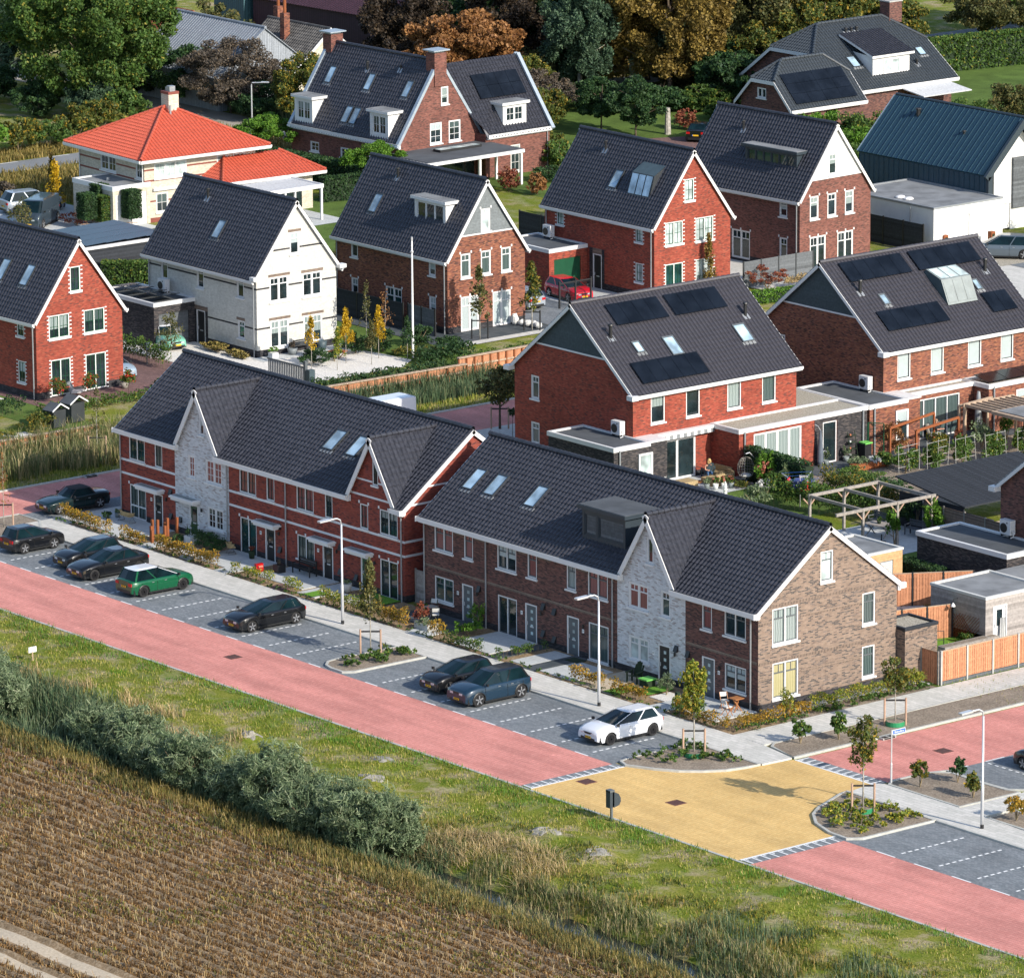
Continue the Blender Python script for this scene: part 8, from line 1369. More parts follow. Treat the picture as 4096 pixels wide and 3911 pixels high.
for (x,y,h_,w,m_,lb) in ((-97,124.5,2.6,5,'leaf_dark','dark undergrowth below the blue-green birch'),(-93,128.5,2.6,5.5,'leaf_dark','dark undergrowth below the tall copper conifer'),(-91,131.5,2.2,5,'leaf_green','green undergrowth right of the copper conifer'),(-100,136.5,4.5,8,'leaf_olive','olive thicket behind the copper conifers'),(-108,131.5,6,9,'leaf_dark','dark thicket behind the rusty chestnut'),(-95.5,137.5,5,7,'leaf_dark','dark thicket left of the farmhouse'),(-104.5,122.5,5,7,'leaf_olive','olive thicket between chestnut and birch'),(-90.0,150.5,4.5,7,'leaf_dark','dark thicket behind the farmhouse ridge'),(-119.5,126.5,8,9,'leaf_dark','dark tree at the right end of the purple barn'),(-113,153,9,12,'leaf_olive','olive tree at the top edge, far middle'),(-94,176,5,8,'leaf_green','green trees by the road at the right end of the hedge'),(-66.5,153.5,3.0,5,'leaf_olive','olive bush at the right edge above the metal house'),(-128.5,99.5,4,6,'leaf_dark','dark thicket beneath the left side of the huge tree'),(-137,103,8,10,'leaf_green','green tree behind the huge tree, towards the left edge'),(-105,183,8,11,'leaf_olive','broad olive tree at the top right edge'),(-97,187,7,10,'leaf_green','green tree in the extreme top right corner'),(-116,166,8,10,'leaf_mixed','mixed tree at the top edge above the brick chimney'),(-131,110,7,8,'leaf_olive','olive tree behind the corrugated barn'),(-66,156.5,3.6,5.5,'leaf_green','green bush at the far right edge above the metal house'),(-71.5,159,3.2,5,'leaf_olive','olive bush on the lawn near the tall hedge')): big(lb,x,y,h_,w,m_,int(w*w*130),.28,.1)
# ================================================================ furniture, small things, people
def P3(x,y,z=0): return Vector((x,y,z))
def bench(label,x,y,w,mat,rz=0,slats=True,name='bench',back=.45):
    r = empty(name,(x,y,.1),rz,label,'bench'); mb = MB()
    for k in range(4): mb.box(-w/2,-.28+k*.13,.42,w/2,-.18+k*.13,.45,mat)
    LB(mb,'seat',r); mb = MB()
    for k in range(3): mb.box(-w/2,.24,.52+k*.13,w/2,.27,.62+k*.13,mat)
    LB(mb,'backrest',r)
    for s in (-1,1):
        mb = MB(); mb.box(s*w/2-.03,-.28,0,s*w/2+.03,-.22,.62,mat); mb.box(s*w/2-.03,.2,0,s*w/2+.03,.27,.9,mat); mb.box(s*w/2-.035,-.3,.6,s*w/2+.035,.25,.64,mat); LB(mb,'armrest',r)
    return r
def table(label,x,y,w,d,h_,mat,rz=0,z=.1):
    r = empty('garden_table',(x,y,z),rz,label,'table'); mb = MB(); mb.box(-w/2,-d/2,h_-.04,w/2,d/2,h_,mat); LB(mb,'tabletop',r)
    for s in (-1,1):
        mb = MB(); mb.bar((s*(w/2-.15),-d/2+.05,0),(s*(w/2-.3),d/2-.1,h_-.05),.05,.05,mat); mb.bar((s*(w/2-.15),d/2-.05,0),(s*(w/2-.3),-d/2+.1,h_-.05),.05,.05,mat); LB(mb,'trestle',r)
    return r
def folding_chair(label,x,y,rz,z=.1,mat='teak'):
    r = empty('folding_chair',(x,y,z),rz,label,'chair','folding garden chairs'); mb = MB(); mb.box(-.2,-.2,.42,.2,.2,.45,mat); LB(mb,'seat',r); mb = MB(); mb.box(-.19,-.19,.45,.19,.19,.5,'cushion'); LB(mb,'cushion',r); mb = MB(); mb.obox((-.2,.18,.65),(.4,0,0),(0,.03,0),(0,.06,.22),'cushion'); LB(mb,'backrest',r)
    for s in (-1,1): mb = MB(); mb.bar((s*.2,-.22,0),(s*.2,.24,.88),.03,.03,mat); mb.bar((s*.2,.24,0),(s*.2,-.18,.44),.03,.03,mat); LB(mb,'leg',r)
def adirondack(label,x,y,rz,mat,z=.1):
    r = empty('garden_chair',(x,y,z),rz,label,'chair','slatted garden armchairs'); mb = MB(); mb.obox((-.27,-.35,.38),(.54,0,0),(0,.6,-.12),(0,0,.03),mat); LB(mb,'seat',r); mb = MB()
    for k in range(5): q = abs(k-2); mb.obox((-.27+k*.11,.2,.26),(.10,0,0),(0,.04,0),(0,.28,.78-.05*q*q),mat)
    LB(mb,'backrest',r)
    for s in (-1,1): mb = MB(); mb.box(s*.33-.06,-.4,.56,s*.33+.06,.3,.59,mat); mb.box(s*.31-.03,-.36,0,s*.31+.03,-.28,.56,mat); mb.box(s*.31-.03,.12,0,s*.31+.03,.2,.56,mat); LB(mb,'armrest',r)
def rattan_chair(label,x,y,rz,w=.62,mat='rattan',z=.1,grp=None):
    r = empty('wicker_chair' if w < 1 else 'wicker_bench',(x,y,z),rz,label,'chair' if w < 1 else 'bench',grp); mb = MB(); n = 14
    ring = [(w/2*math.cos(math.pi*i/n),-.18+.42*math.sin(math.pi*i/n)) for i in range(n+1)]
    for (a,b) in zip(ring,ring[1:]): mb.poly([(a[0]*.8,a[1]*.7,.40),(b[0]*.8,b[1]*.7,.40),(b[0],b[1],.62+.22*max(0,b[1])),(a[0],a[1],.62+.22*max(0,a[1]))],mat)
    for k in range(n+1): a = ring[k]; mb.tube([(a[0]*.8,a[1]*.7,.38),(a[0]*1.02,a[1]*1.02,.64+.22*max(0,a[1]))],.012,mat,4)
    LB(mb,'shell',r); mb = MB(); mb.box(-w*.4,-.28,.37,w*.4,.16,.41,mat); LB(mb,'seat',r)
    for s in (-1,1): mb = MB(); mb.tube([(s*w*.42,-.3,0),(s*w*.36,-.1,.38),(s*w*.42,.2,0),(s*w*.42,-.3,0)],.014,'black',5); LB(mb,'leg',r)
def pot(label,x,y,r_,h_,mat,plant='leaf_green',ph=.4,pw=.4,z=.1,flower=None,group='planted pots',square=False):
    r = empty('plant_pot',(x,y,z),0,label,'pot',group); mb = MB()
    if square: mb.box(-r_,-r_,0,r_,r_,h_,mat)
    else: mb.lathe((0,0,0),[(r_*.72,0),(r_,h_),(r_*.9,h_),(r_*.85,h_-.05)],mat,14)
    LB(mb,'pot_body',r,not square)
    if plant: quads('plant',leaf_quads(crown_pts(260,(0,0,h_+ph/2),(pw/2,pw/2,ph/2),'round',16,.4),.08),plant,r)
    if flower: quads('flowers',leaf_quads(crown_pts(90,(0,0,h_+ph*.75),(pw/2,pw/2,ph*.35),'round',8,.25),.09,.9),flower,r)
def crate(mb,a,b,c,d,e,f,m): mb.box(a,b,c,d,e,f,m)
rattan_chair('pale wicker bench under the window of the leftmost terraced house',-3.0,10.3,math.pi,1.35,'rattan',.12); rattan_chair('pale wicker armchair by the dark french doors',7.3,10.4,math.pi-.4,.62,'rattan',.12,'wicker armchairs')
r = empty('timber_posts',(2.0,8.9,.06),0,'group of rusty timber posts of different heights between two front gardens','posts')
for i,(dx,dy,h_) in enumerate(((-.9,.4,.75),(-.6,.2,1.2),(-.3,-.1,.9),(0,.15,1.3),(.2,-.4,.8),(.5,.5,1.45),(.8,.1,1.1),(-.2,.8,1.0),(.9,.9,1.5))): mb = MB(); mb.box(dx-.07,dy-.07,0,dx+.07,dy+.07,h_,'rust'); LB(mb,'post',r)
r = empty('paving_slabs',(6.6,7.7,.1),0,'small stack of loose concrete slabs beside the orange hedge','slabs')
for i in range(4): mb = MB(); mb.obox((-.5+.06*i,-.1+.07*(i % 2),.05*i),(1.0,.06*i,0),(-.02,.28,0),(0,0,.045),'concrete'); LB(mb,'slab',r)
pot('white square planter with a dark shrub in front of the white gable house, left row',3.9,10.1,.32,.5,'pot_white','leaf_dark',.7,1.0,square=True); pot('dark brown pots with a red plant by the french doors',9.0,10.7,.2,.45,'core_dark','leaf_red',.3,.35); pot('grey pot with a green plant beside the wicker bench',-4.3,10.6,.17,.3,'pot_grey','leaf_willow',.25,.35)
pot('black square planter with a thin plant next to the black bench',12.6,10.0,.26,.45,'black','leaf_bare',.3,.2,square=True); pot('large pale round pot in the garden behind the street lamp',18.7,10.2,.3,.5,'concrete','leaf_willow',.2,.5); pot('terracotta pot with a green plant by the folding bistro set',25.7,10.3,.22,.35,'terracotta','leaf_green',.4,.5)
bench('black slatted garden bench under the window of the red brick row',14.0,10.75,1.6,'black'); 
mb = MB(); mb.box(11.55,9.0,.1,11.75,9.5,.55,'lens_red'); mb.box(11.45,9.1,.35,11.85,9.4,.45,'flower'); thing(mb,'garden_ornament','small coral red garden ornament by the thin green hedge','ornament')
table('small folding bistro table on dark tiles at the left end of the right row',26.5,10.1,.6,.6,.72,'timber_grey'); folding_chair('folding chair left of the bistro table on dark tiles',25.9,10.7,.5,mat='core_dark'); folding_chair('folding chair right of the bistro table on dark tiles',27.3,9.8,-2.2,mat='core_dark')
mb = MB(); mb.box(27.4,8.2,.1,28.6,9.0,.45,'concrete'); mb.box(27.48,8.28,.45,28.52,8.92,.46,'bark_mulch'); thing(mb,'raised_planter','low grey raised planter with lavender','planter')
mb = MB(); mb.box(38.0,10.2,.1,39.0,10.9,.13,'core_dark'); thing(mb,'doormat','dark doormat outside the grey door on the dark path','doormat')
adirondack('dark slatted garden armchair in front of the white gable house, right row',43.9,10.2,.3,'core_dark'); mb = MB(); mb.box(44.6,9.9,.1,45.2,10.5,.45,'core_dark'); mb.box(44.55,9.85,.45,45.25,10.55,.52,'lime_plastic'); thing(mb,'storage_box','dark storage box with a bright green lid by the black door','box')
table('small teak bistro table at the end house',51.7,10.5,.6,.6,.72,'teak'); folding_chair('teak folding chair with white cushion, left of the teak table',51.0,10.3,1.2); folding_chair('teak folding chair with white cushion, in front of the teak table',52.0,9.6,math.pi)
mb = MB(); mb.box(49.0,8.6,.1,49.2,8.8,.9,'core_dark'); thing(mb,'garden_pillar','short black garden pillar beside the end house path','pillar')
# right end garden
r = empty('raised_planter',(48.5,27.5,.05),0,'long grey timber raised bed framing artificial turf behind the orange fence','planter'); mb = MB()
for a in ((46.6,25.0,47.2,30.2),(47.2,29.6,50.8,30.2),(50.2,26.2,50.8,29.6)): mb.box(*a[:2],.05,*a[2:],.6,'timber_grey'); mb.box(a[0]+.1,a[1]+.1,.6,a[2]-.1,a[3]-.1,.61,'bark_mulch')
wb(mb,'planter_wall',r); sheet('lawn',R4(47.2,24.8,50.2,29.6),'turf',.06)
mb = MB()
for s in (0,2.0):
    mb.tube([(48.2+s*.5,25.6+s,0),(48.2+s*.5,25.6+s,1.0)],.025,'black',6)
mb.tube([(48.2,25.6,1.0),(49.2,27.6,1.0)],.02,'black',6); mb.tube([(48.2,25.6,.5),(49.2,27.6,.5)],.015,'black',6); thing(mb,'play_goal','thin black metal frame standing on the artificial turf','frame')
mb = MB(); mb.box(46.7,27.6,.61,47.1,28.4,.8,'lens_red'); mb.box(46.75,27.75,.8,47.05,28.2,.9,'print_black'); thing(mb,'toy_car','small red toy car on the timber raised bed','toy'); mb = MB(); mb.box(46.7,25.4,.61,47.0,25.7,.8,'plate'); mb.blob((46.85,25.55,.85),(.1,.1,.1),'lens_red'); thing(mb,'toy','small yellow toy at the near corner of the raised bed','toy')
r = empty('hose_reel',(47.6,35.2,1.4),0,'blue and black hose reel on the back wall of the open shed','hose reel'); mb = MB(); mb.tube([(46.12-47.6,0,0),(46.4-47.6,0,0)],.34,'print_blue',18); LB(mb,'drum',r); mb = MB(); mb.tube([(46.4-47.6,0,0),(46.45-47.6,0,0)],.2,'black',14); LB(mb,'hub',r)
mb = MB(); n = 12; P_ = []
for i in range(n+1): t = i/n; P_.append((50.48+.06*math.sin(i*2.4),30.55+.5*t))
for i in range(n): a,b = P_[i],P_[i+1]; mb.poly([(a[0],a[1],.35),(b[0],b[1],.35),(b[0]-.05,30.62+(b[1]-30.55)*.72,1.45),(a[0]-.05,30.62+(a[1]-30.55)*.72,1.45)],'cushion')
thing(mb,'parasol_cover','white folded cloth hanging beside the shed door','cloth')
# pergola garden
table('grey garden table under the timber pergola',28.3,42.0,1.6,1.0,.75,'timber_grey',.2,.06); bench('grey slatted garden bench left of the pergola table',27.0,43.3,1.7,'boards_grey',-.1); bench('grey slatted garden bench behind the pergola table',29.8,43.6,1.4,'boards_grey',.1)
pot('dark pot with a green plant on the pergola table',28.3,42.0,.14,.2,'core_dark','leaf_green',.2,.35,.82); mb = MB(); mb.lathe((29.6,41.0,.06),[(.28,0),(.28,.08),(.04,.12),(.035,.5)],'black',14); thing(mb,'parasol_foot','black parasol base beside the pergola table','parasol base')
r = empty('rotary_dryer',(19.8,43.4,0),.3,'rotary clothes dryer with red, white and blue washing','clothes dryer'); mb = MB(); mb.tube([(0,0,0),(0,0,1.9)],.025,'lamp_metal',6); LB(mb,'pole',r); mb = MB()
for k in range(4): a = k*math.pi/2; mb.tube([(0,0,1.3),(1.3*math.cos(a),1.3*math.sin(a),1.95)],.015,'lamp_metal',5)
for q in (.5,.75,1.0):
    for k in range(4): a = k*math.pi/2; b = a+math.pi/2; mb.tube([(1.3*q*math.cos(a),1.3*q*math.sin(a),1.3+.65*q),(1.3*q*math.cos(b),1.3*q*math.sin(b),1.3+.65*q)],.006,'print_blue',3)
LB(mb,'line_frame',r); plain('cloth_red',(.5,.02,.02),.9); plain('cloth_blue',(.05,.07,.2),.9)
for k,(a,q,m_) in enumerate(((.2,.95,'cloth_blue'),(.55,.95,'cushion'),(.8,.7,'cloth_red'),(1.8,.9,'cushion'),(2.2,.7,'cloth_blue'),(3.4,.85,'cloth_red'),(4.0,.6,'cushion'),(5.0,.9,'cloth_blue'),(5.4,.9,'parasol'),(5.8,.7,'cloth_red'))):
    c,s = math.cos(a),math.sin(a); rr = .85*q; mb = MB(); n = 5
    for i in range(n): t0,t1 = -.3+.6*i/n,-.3+.6*(i+1)/n; w0,w1 = .04*math.sin(i*2),.04*math.sin(i*2+2); z0 = 1.3+.55*q; mb.poly([(rr*c-s*t0,rr*s+c*t0,z0),(rr*c-s*t1,rr*s+c*t1,z0),(rr*c-s*t1+w1*c,rr*s+c*t1+w1*s,z0-.55),(rr*c-s*t0+w0*c,rr*s+c*t0+w0*s,z0-.5)],m_)
    LB(mb,'washing',r)
mb = MB()
for i in range(4): mb.box(34.6+.05*(i % 2),50.0,.03+i*.16,36.0-.05*(i % 2),51.2,.13+i*.16,'concrete')
thing(mb,'pallet_stack','stack of pale slabs on bare sand behind the slatted fence','slabs')
# nearer duplex patio
adirondack('grey-green slatted garden armchair in the corner of the patio',9.75+.75,44.2,-1.9,'cladding_dark',.05)
def sofa(label,x,y,rz,w): 
    r = empty('wicker_sofa',(x,y,.05),rz,label,'sofa','wicker lounge furniture'); mb = MB(); mb.box(-w/2,-.35,0,w/2,.2,.38,'rattan'); LB(mb,'seat',r); mb = MB(); mb.box(-w/2,.2,0,w/2,.35,.72,'rattan'); LB(mb,'backrest',r)
    for s in (-1,1): mb = MB(); mb.box(s*w/2-.07,-.35,0,s*w/2+.07,.2,.58,'rattan'); LB(mb,'armrest',r)
sofa('wicker lounge sofa against the red brick extension',11.0,44.7,0,1.5); sofa('wicker lounge chair right of the wicker sofa',12.1,44.3,-.3,.8); sofa('low wicker seat near the hanging egg chair',12.4,43.2,-1.4,.8)
mb = MB(); mb.box(11.2,40.2,.05,12.1,42.0,.5,'rattan'); thing(mb,'wicker_chest','long wicker storage chest beside the patio doors','chest'); mb = MB(); mb.box(11.2,43.0,.05,12.0,43.9,.38,'rattan'); thing(mb,'wicker_table','low wicker coffee table on the patio','table'); mb = MB(); mb.lathe((11.0,42.9,.05),[(.38,0),(.4,.04)],'teak',18); thing(mb,'round_tray','flat round wooden tray on the patio floor','tray')
r = empty('hanging_egg_chair',(13.5,44.6,.05),0,'grey wicker hanging egg chair on a curved stand','egg chair'); mb = MB(); mb.tube([(.0,.75,0),(.05,.85,.9),(0,.7,1.6),(0,.3,1.98),(0,0,1.95)],.035,'lamp_metal',8); mb.tube([(.5*math.cos(t),.2+.5*math.sin(t),.02) for t in [math.pi*2*i/16 for i in range(17)]],.03,'lamp_metal',6); LB(mb,'stand',r); mb = MB()
def egg(t,u): rr = .5*math.sin(t)**.8 if t > 0 else 0; return (rr*math.cos(u),rr*math.sin(u),.35+1.4*(1-(1-math.cos(math.pi-t))/2) if 0 else 1.75-1.35*(1-math.cos(t))/2)
for k in range(14): u = math.pi*.25+k*(math.pi*1.75)/13*.85; mb.tube([egg(math.pi*i/12,u) for i in range(1,12)],.014,'rattan_grey',4)
for i in range(2,12): t = math.pi*i/12; mb.tube([egg(t,math.pi*.25+k*(math.pi*1.75)/13*.85) for k in range(14)],.012,'rattan_grey',4)
mb.tube([(0,0,1.95),(0,0,1.74)],.01,'black',4); LB(mb,'basket',r); mb = MB(); mb.blob((0,0,.62),(.36,.36,.13),'cushion'); LB(mb,'cushion',r)
mb = MB(); mb.box(13.0,44.0,.05,13.7,44.6,.5,'dark_metal'); mb.box(12.95,43.95,.5,13.75,44.65,.54,'grey_paint'); mb.box(13.7,44.1,.12,13.71,44.25,.4,'white'); mb.box(13.7,44.35,.12,13.71,44.5,.4,'white'); thing(mb,'rabbit_hutch','small dark hutch with white framed windows under the egg chair','hutch')
for i,(x,y,m_,f_,lb) in enumerate(((12.8,42.1,'pot_grey',None,'grey-green pot with lavender, leftmost of four pots'),(13.2,42.45,'pot_white','flower','white pot with orange hydrangea, second of four pots'),(13.4,42.95,'pot_white','flower','white pot with orange hydrangea, third of four pots'),(13.55,43.4,'pot_grey','flower','grey pot with flowers, rightmost of four pots'))): pot(lb,x,y,.18,.36,m_,'leaf_green' if f_ else 'leaf_willow',.4,.5,.05,f_)
pot('silvery leaved plant in a low pot beside the wicker chest',11.4,39.9,.2,.3,'core_dark','flower_white',.6,.6,.05); mb = MB(); mb.lathe((14.6,42.0,.03),[(.14,0),(.1,.3),(.16,.32),(.1,.5),(.14,.52),(.05,.7),(.06,.78),(.02,.86)],'pot_white',12); thing(mb,'garden_statue','small white tiered garden ornament on the lawn','ornament')
mb = MB(); mb.lathe((12.7,51.4,.05),[(.08,0),(.2,.3),(.19,.9),(.1,1.9),(.04,2.3)],'parasol',12); mb.tube([(12.7,51.4,2.3),(12.7,51.2,2.6),(12.5,51.1,2.7)],.02,'lamp_metal',6); thing(mb,'folded_parasol','folded dark grey parasol at the black brick extension','parasol')
mb = MB(); mb.lathe((12.0,65.4,.05),[(.1,0),(.26,.3),(.24,1.1),(.14,2.3),(.1,2.6)],'pipe_grey',12); thing(mb,'folded_parasol','tall pale grey covered parasol on the farther terrace','parasol')
r = empty('hose_reel',(12.4,52.2-.0,.8),0,'round black hose reel with a white ring on the black brick wall','hose reel'); mb = MB(); mb.tube([(0,-.35,0),(.18,-.35,0)],.26,'black',18); LB(mb,'drum',r); mb = MB(); mb.tube([(.18,-.35,0),(.2,-.35,0)],.17,'print_white',16); mb.tube([(.2,-.35,0),(.21,-.35,0)],.11,'black',16); LB(mb,'hub',r)
for y,lb in ((52.4-.55,'small olive tree in a grey pot, left of the open black door'),(53.5,'small olive tree in a grey pot, right of the open black door')): pot(lb,12.75,y,.2,.32,'pot_grey','leaf_willow',.75,.5,.05,group='potted olive trees')
r = empty('ladder_shelf',(12.6,54.1,.05),0,'dark ladder shelf with small pots against the black brick wall','shelf'); mb = MB()
for k in range(4): mb.box(-.18+.03*k,-.3,.25+.42*k,.22-.05*k,.3,.28+.42*k,'core_dark'); mb.box(-.05,-.2,.28+.42*k,.05,-.1,.38+.42*k,'terracotta' if k % 2 else 'pot_white')
LB(mb,'shelf_board',r); mb = MB()
for s in (-.3,.3): mb.bar((.28,s,0),(-.1,s,1.8),.03,.03,'core_dark')
LB(mb,'side_rail',r)
r = empty('wheeled_bin',(12.85,55.0,.05),0,'black wheeled bin with a green lid beside the black brick extension','bin'); mb = MB(); mb.poly([(-.28,-.28,.05),(-.28,.28,.05),(.28,.28,.05),(.28,-.28,.05)],'black'); mb.obox((-.27,-.27,.05),(.54,0,0),(0,.54,0),(0,0,.9),'black'); LB(mb,'body',r); mb = MB(); mb.box(-.3,-.3,.95,.34,.3,1.03,'lime_plastic'); LB(mb,'lid',r)
r = empty('garden_gate',(12.4,56.2-.35,0),0,'dark green wire gate between the two extensions','gate'); mb = MB()
for y in (55.65,55.72): mb.box(12.3,y-.04,0,12.38,y,2.1,'dark_green')
for k in range(9): mb.tube([(12.3+.0,55.7,.2+k*.22),(13.1,56.3,.2+k*.22)],.01,'dark_green',4)
mb.bar((12.3,55.7,2.1),(13.1,56.3,2.1),.05,.05,'dark_green'); mb.bar((13.1,56.3,0),(13.1,56.3,2.1),.05,.05,'dark_green'); wb(mb,'gate_leaf',r)
mb = MB(); mb.box(14.7,52.0,.05,15.3,54.6,.45,'rust'); thing(mb,'corten_planter','rust coloured planter edge in front of the black brick extension','planter'); mb = MB()
mb.tube([(12.2,61.9,.05),(12.2,61.9,.4)],.03,'black',6); mb.blob((12.1,61.6,.45),(.4,.45,.18),'cushion'); thing(mb,'lounge_pouf','grey lounge cushion beside the sitting man','cushion')
# gravel garden things
r = empty('fire_pit',(-32.3,48.3,.05),.3,'low rusty steel fire table on crossed legs in the white gravel','fire pit'); mb = MB(); mb.box(-.5,-.5,.35,.5,.5,.42,'rust'); LB(mb,'bowl',r)
for s in (-1,1): mb = MB(); mb.bar((s*.4,-.4,0),(s*.4,.4,.35),.06,.03,'rust'); LB(mb,'leg',r)
bench('grey metal garden bench between the windows of the white house',-35.2,47.4,1.5,'dark_metal',-D90); pot('large grey round pot left of the bench at the white house',-34.9,46.5,.36,.45,'cladding_grey','leaf_bare',.5,.5,.05); pot('tall dark grey pot right of the bench at the white house',-34.9,49.0,.34,.6,'cladding_dark',None,z=.05); pot('white square pot with a bright fern at the white house corner',-34.9,44.9,.25,.35,'pot_white','leaf_bright',.4,.7,.05,square=True)
r = empty('lounge_chair',(-33.4,27.9,.05),2.2,'grey quilted lounge chair on the patio of the leftmost house','chair'); mb = MB(); mb.obox((-.35,-.35,.35),(.7,0,0),(0,.65,-.08),(0,0,.14),'cushion'); LB(mb,'seat',r); mb = MB(); mb.obox((-.35,.26,.3),(.7,0,0),(0,.13,0),(0,.3,.65),'cladding_grey'); LB(mb,'backrest',r); mb = MB(); mb.tube([(-.3,-.3,0),(.3,.3,.35)],.02,'core_dark'); mb.tube([(.3,-.3,0),(-.3,.3,.35)],.02,'core_dark'); LB(mb,'leg_frame',r)
pot('wicker pot with a plant at the right patio corner of the leftmost house',-33.6,31.8,.28,.4,'rattan_grey','leaf_green',.4,.6,.05)
for (x,y,s,lb) in ((-27.0,21.8,1.0,'dark rabbit hutch with a white edged gable roof, nearer of two'),(-27.6,23.6,1.1,'dark bird house box with a white edged gable roof, farther of two')):
    r = empty('small_hutch',(x,y,.0),.1,lb,'hutch','small gabled hutches'); mb = MB(); mb.box(-.4*s,-.5*s,.1,.4*s,.5*s,1.2*s,'dark_metal'); LB(mb,'box',r); mb = MB()
    for t in (-1,1): mb.obox((0,0,1.62*s),(0,0,-.05),(0,t*.68*s,-.42*s),(.0,0,0),'white') if 0 else mb.obox((-.5*s,0,1.6*s),(1.0*s,0,0),(0,t*.68*s,-.42*s),(0,0,.04),'roof_felt'); mb.obox((.5*s,0,1.58*s),(.04,0,0),(0,t*.68*s,-.42*s),(0,0,.1),'white')
    LB(mb,'roof',r)
for i,(x,y) in enumerate(((-32.7,63.95),(-32.2,64.2),(-31.7,64.3),(-31.2,64.5),(-30.7,64.4))):
    mb = MB(); mb.blob((0,0,.22 if i else .4),(.3,.25,.22 if i else .4),'cushion',10,6)
    for j,v in enumerate(mb.v): q = 1+.25*noise.noise((v[0]*5+i*3,v[1]*5,v[2]*5)); mb.v[j] = (v[0]*q,v[1]*q,v[2]*q)
    o = mb.build('sand_bag'); o.location = (x,y,.06); tag(o,('upright white bag leaning at the right garden door','second white bag from the right garden door','middle white bag of the row on the dark tiles','fourth white bag of the row on the dark tiles','rightmost white bag at the tile corner')[i],'bag','white bags by the brown brick house')
for x,y,lb in ((-34.2,105.0,'rusty steel box at the left side of the white garage door'),(-33.0,108.6,'rusty steel box at the right side of the white garage door')): mb = MB(); mb.box(x+.6,y-.2,0,x+1.0,y+.2,1.1,'rust'); mb.box(x+.98,y-.12,.7,x+1.01,y+.12,.95,'core_dark'); thing(mb,'corten_pillar',lb,'pillar','rusty steel pillars')
mb = MB(); mb.box(-38.9,37.2,1.0,-38.7,37.5,1.5,'cladding_dark'); mb.tube([(-38.8,37.3,0),(-38.8,37.3,1.0)],.04,'grey_paint'); thing(mb,'letter_box','grey letter box on a post by the young birch','letter box'); mb = MB(); mb.tube([(-84.1,121.6,0),(-84.1,121.6,2.2)],[.28,.2],'bark_pale',9); thing(mb,'tree_stump','tall bare tree stump on the far lawn','tree stump')
# people -------------------------------------------------------------
def person(label,loc,rz,J,skin_r,mats,hair,extra=None):
    """one continuous body from a skinned skeleton; mats: function of vertex -> material"""
    r = empty('person',loc,rz,label,'person'); V_,E_,R_ = J; me = bpy.data.meshes.new('body'); me.from_pydata(V_,E_,[]); me.update(); o = link('body',me,r)
    sk = o.modifiers.new('s','SKIN'); 
    for i,rr in enumerate(R_): me.skin_vertices[0].data[i].radius = rr if isinstance(rr,tuple) else (rr,rr); me.skin_vertices[0].data[i].use_root = (i == 0)
    sb = o.modifiers.new('u','SUBSURF'); sb.levels = 2; sb.render_levels = 2; dg = bpy.context.evaluated_depsgraph_get(); dg.update(); m2 = bpy.data.meshes.new_from_object(o.evaluated_get(dg)); o.modifiers.clear(); o.data = m2
    names = ['skin','top_','leg_','shoe']; m2.materials.clear()
    for k in mats[0]: m2.materials.append(MATS[k])
    for p in m2.polygons: p.use_smooth = True; p.material_index = mats[1](p.center)
    h_ = MB(); hair(h_); LB(h_,'hair',r,True); return r
def body(lean,reach,legs):
    # side profile towards +X (facing +X), seated, seat height .42
    V_ = [(0,0,.50),(.02-lean*.15,0,.72),(.03-lean*.3,0,.92),(.05-lean*.36,0,1.06),(.09-lean*.36,0,1.14),(.12-lean*.36,0,1.26)]; R_ = [(.15,.12),(.15,.11),(.17,.11),(.07,.07),(.055,.055),(.10,.085)]; E_ = [(0,1),(1,2),(2,3),(3,4),(4,5)]
    for s in (-1,1):
        b = len(V_); V_ += [(.05,s*.10,.50),(legs[0],s*.13,.52+legs[2]),(legs[1],s*.13,.10),(legs[1]+.16,s*.14,.05)]; R_ += [.09,.07,.045,(.045,.035)]; E_ += [(0,b),(b,b+1),(b+1,b+2),(b+2,b+3)]
        b = len(V_); ex,ez = reach[0 if s < 0 else 1]; V_ += [(.03-lean*.32,s*.20,.98),((.03-lean*.32+ex)/2,s*.25,(.98+ez)/2-.10),(ex,s*.10,ez),(ex+.07,s*.07,ez+.01)]; R_ += [.062,.045,.032,.036]; E_ += [(2,b),(b,b+1),(b+1,b+2),(b+2,b+3)]
        c = len(V_)
        for f in range(4): V_ += [(ex+.12+.008*f,s*(.05+.018*f),ez+.01),(ex+.155+.004*f,s*(.045+.016*f),ez-.012-.004*f)]; R_ += [.010,.008]; E_ += [(b+3,c+2*f),(c+2*f,c+2*f+1)]
        V_ += [(ex+.08,s*.02,ez+.04)]; R_ += [.010]; E_ += [(b+3,len(V_)-1)]
    return V_,E_,R_
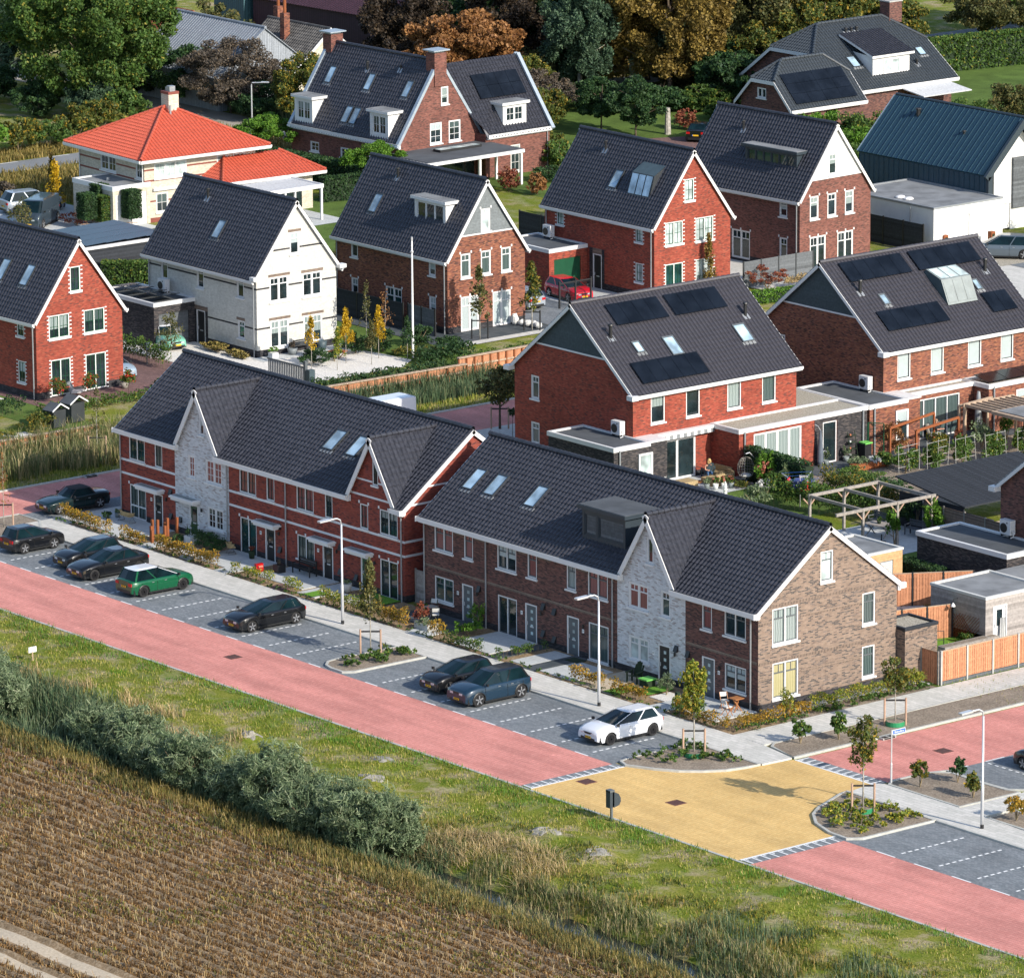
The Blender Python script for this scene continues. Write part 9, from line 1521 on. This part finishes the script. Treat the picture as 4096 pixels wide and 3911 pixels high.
def face_hair(cx,cz,col,long_):
    def f(h_):
        h_.blob((cx-.02,0,cz+.035),(.115,.105,.12),col,14,8)
        if long_: h_.blob((cx-.045,0,cz-.07),(.085,.125,.15),col,14,8); h_.blob((cx+.0,.085,cz-.06),(.05,.04,.13),col,8,6); h_.blob((cx+.0,-.085,cz-.06),(.05,.04,.13),col,8,6)
    return f
def features(r,cx,cz):
    mb = MB()
    for s in (-1,1): mb.blob((cx+.105,s*.035,cz+.01),(.012,.014,.01),'print_black',8,5)
    LB(mb,'eyes',r); mb = MB(); mb.blob((cx+.118,0,cz-.015),(.02,.014,.024),'skin',8,5)
    for s in (-1,1): mb.blob((cx+.0,s*.088,cz),(.02,.012,.03),'skin',8,5)
    LB(mb,'nose_and_ears',r,True); mb = MB(); mb.blob((cx+.108,0,cz-.05),(.008,.026,.006),'lens_red',8,4); LB(mb,'mouth',r)
J = body(-.45,[(.26,.68),(.20,1.02)],(.40,.44,.03)); r = person('blond person in a brown jumper and jeans, leaning forward in the grey-green armchair',(10.62,44.05,.05-.12),-.35,J,None,(['skin','shirt_brown','jeans','trim_black'],lambda c: 3 if c.z < .11 else (2 if c.z < .62 and c.x > -.4 and abs(c.y) < .3 and not (c.x > .2 and c.z > .60) else (0 if c.z > 1.12 or (c.x > .2 and c.z > .6) else 1))),face_hair(.28,1.26,'hair_blond',True)); features(r,.29,1.25)
J = body(.35,[(.34,.80),(.34,.80)],(.45,.85,-.02)); r = person('man in black clothes sitting back with bare feet, looking at his hands',(11.9,61.9,.05-.10),.5,J,None,(['skin','cloth_black','cloth_black','skin'],lambda c: 3 if c.z < .13 else (2 if c.z < .6 and c.x < .8 else (0 if c.z > 1.12 or (c.x > .14 and c.z > .62) else 1))),face_hair(-.01,1.27,'hair_grey',False)); features(r,.0,1.25)
mb = MB(); mb.obox((-.35,-.3,.0),(.8,0,0),(0,.6,0),(0,0,.38),'rattan_grey'); mb.obox((-.4,-.3,.0),(.12,0,0),(0,.6,0),(-.25,0,.95),'rattan_grey'); o = mb.build('lounge_chair'); o.location = (11.9,61.9,.05); o.rotation_euler[2] = .5; tag(o,'grey wicker lounge seat carrying the man in black','chair')
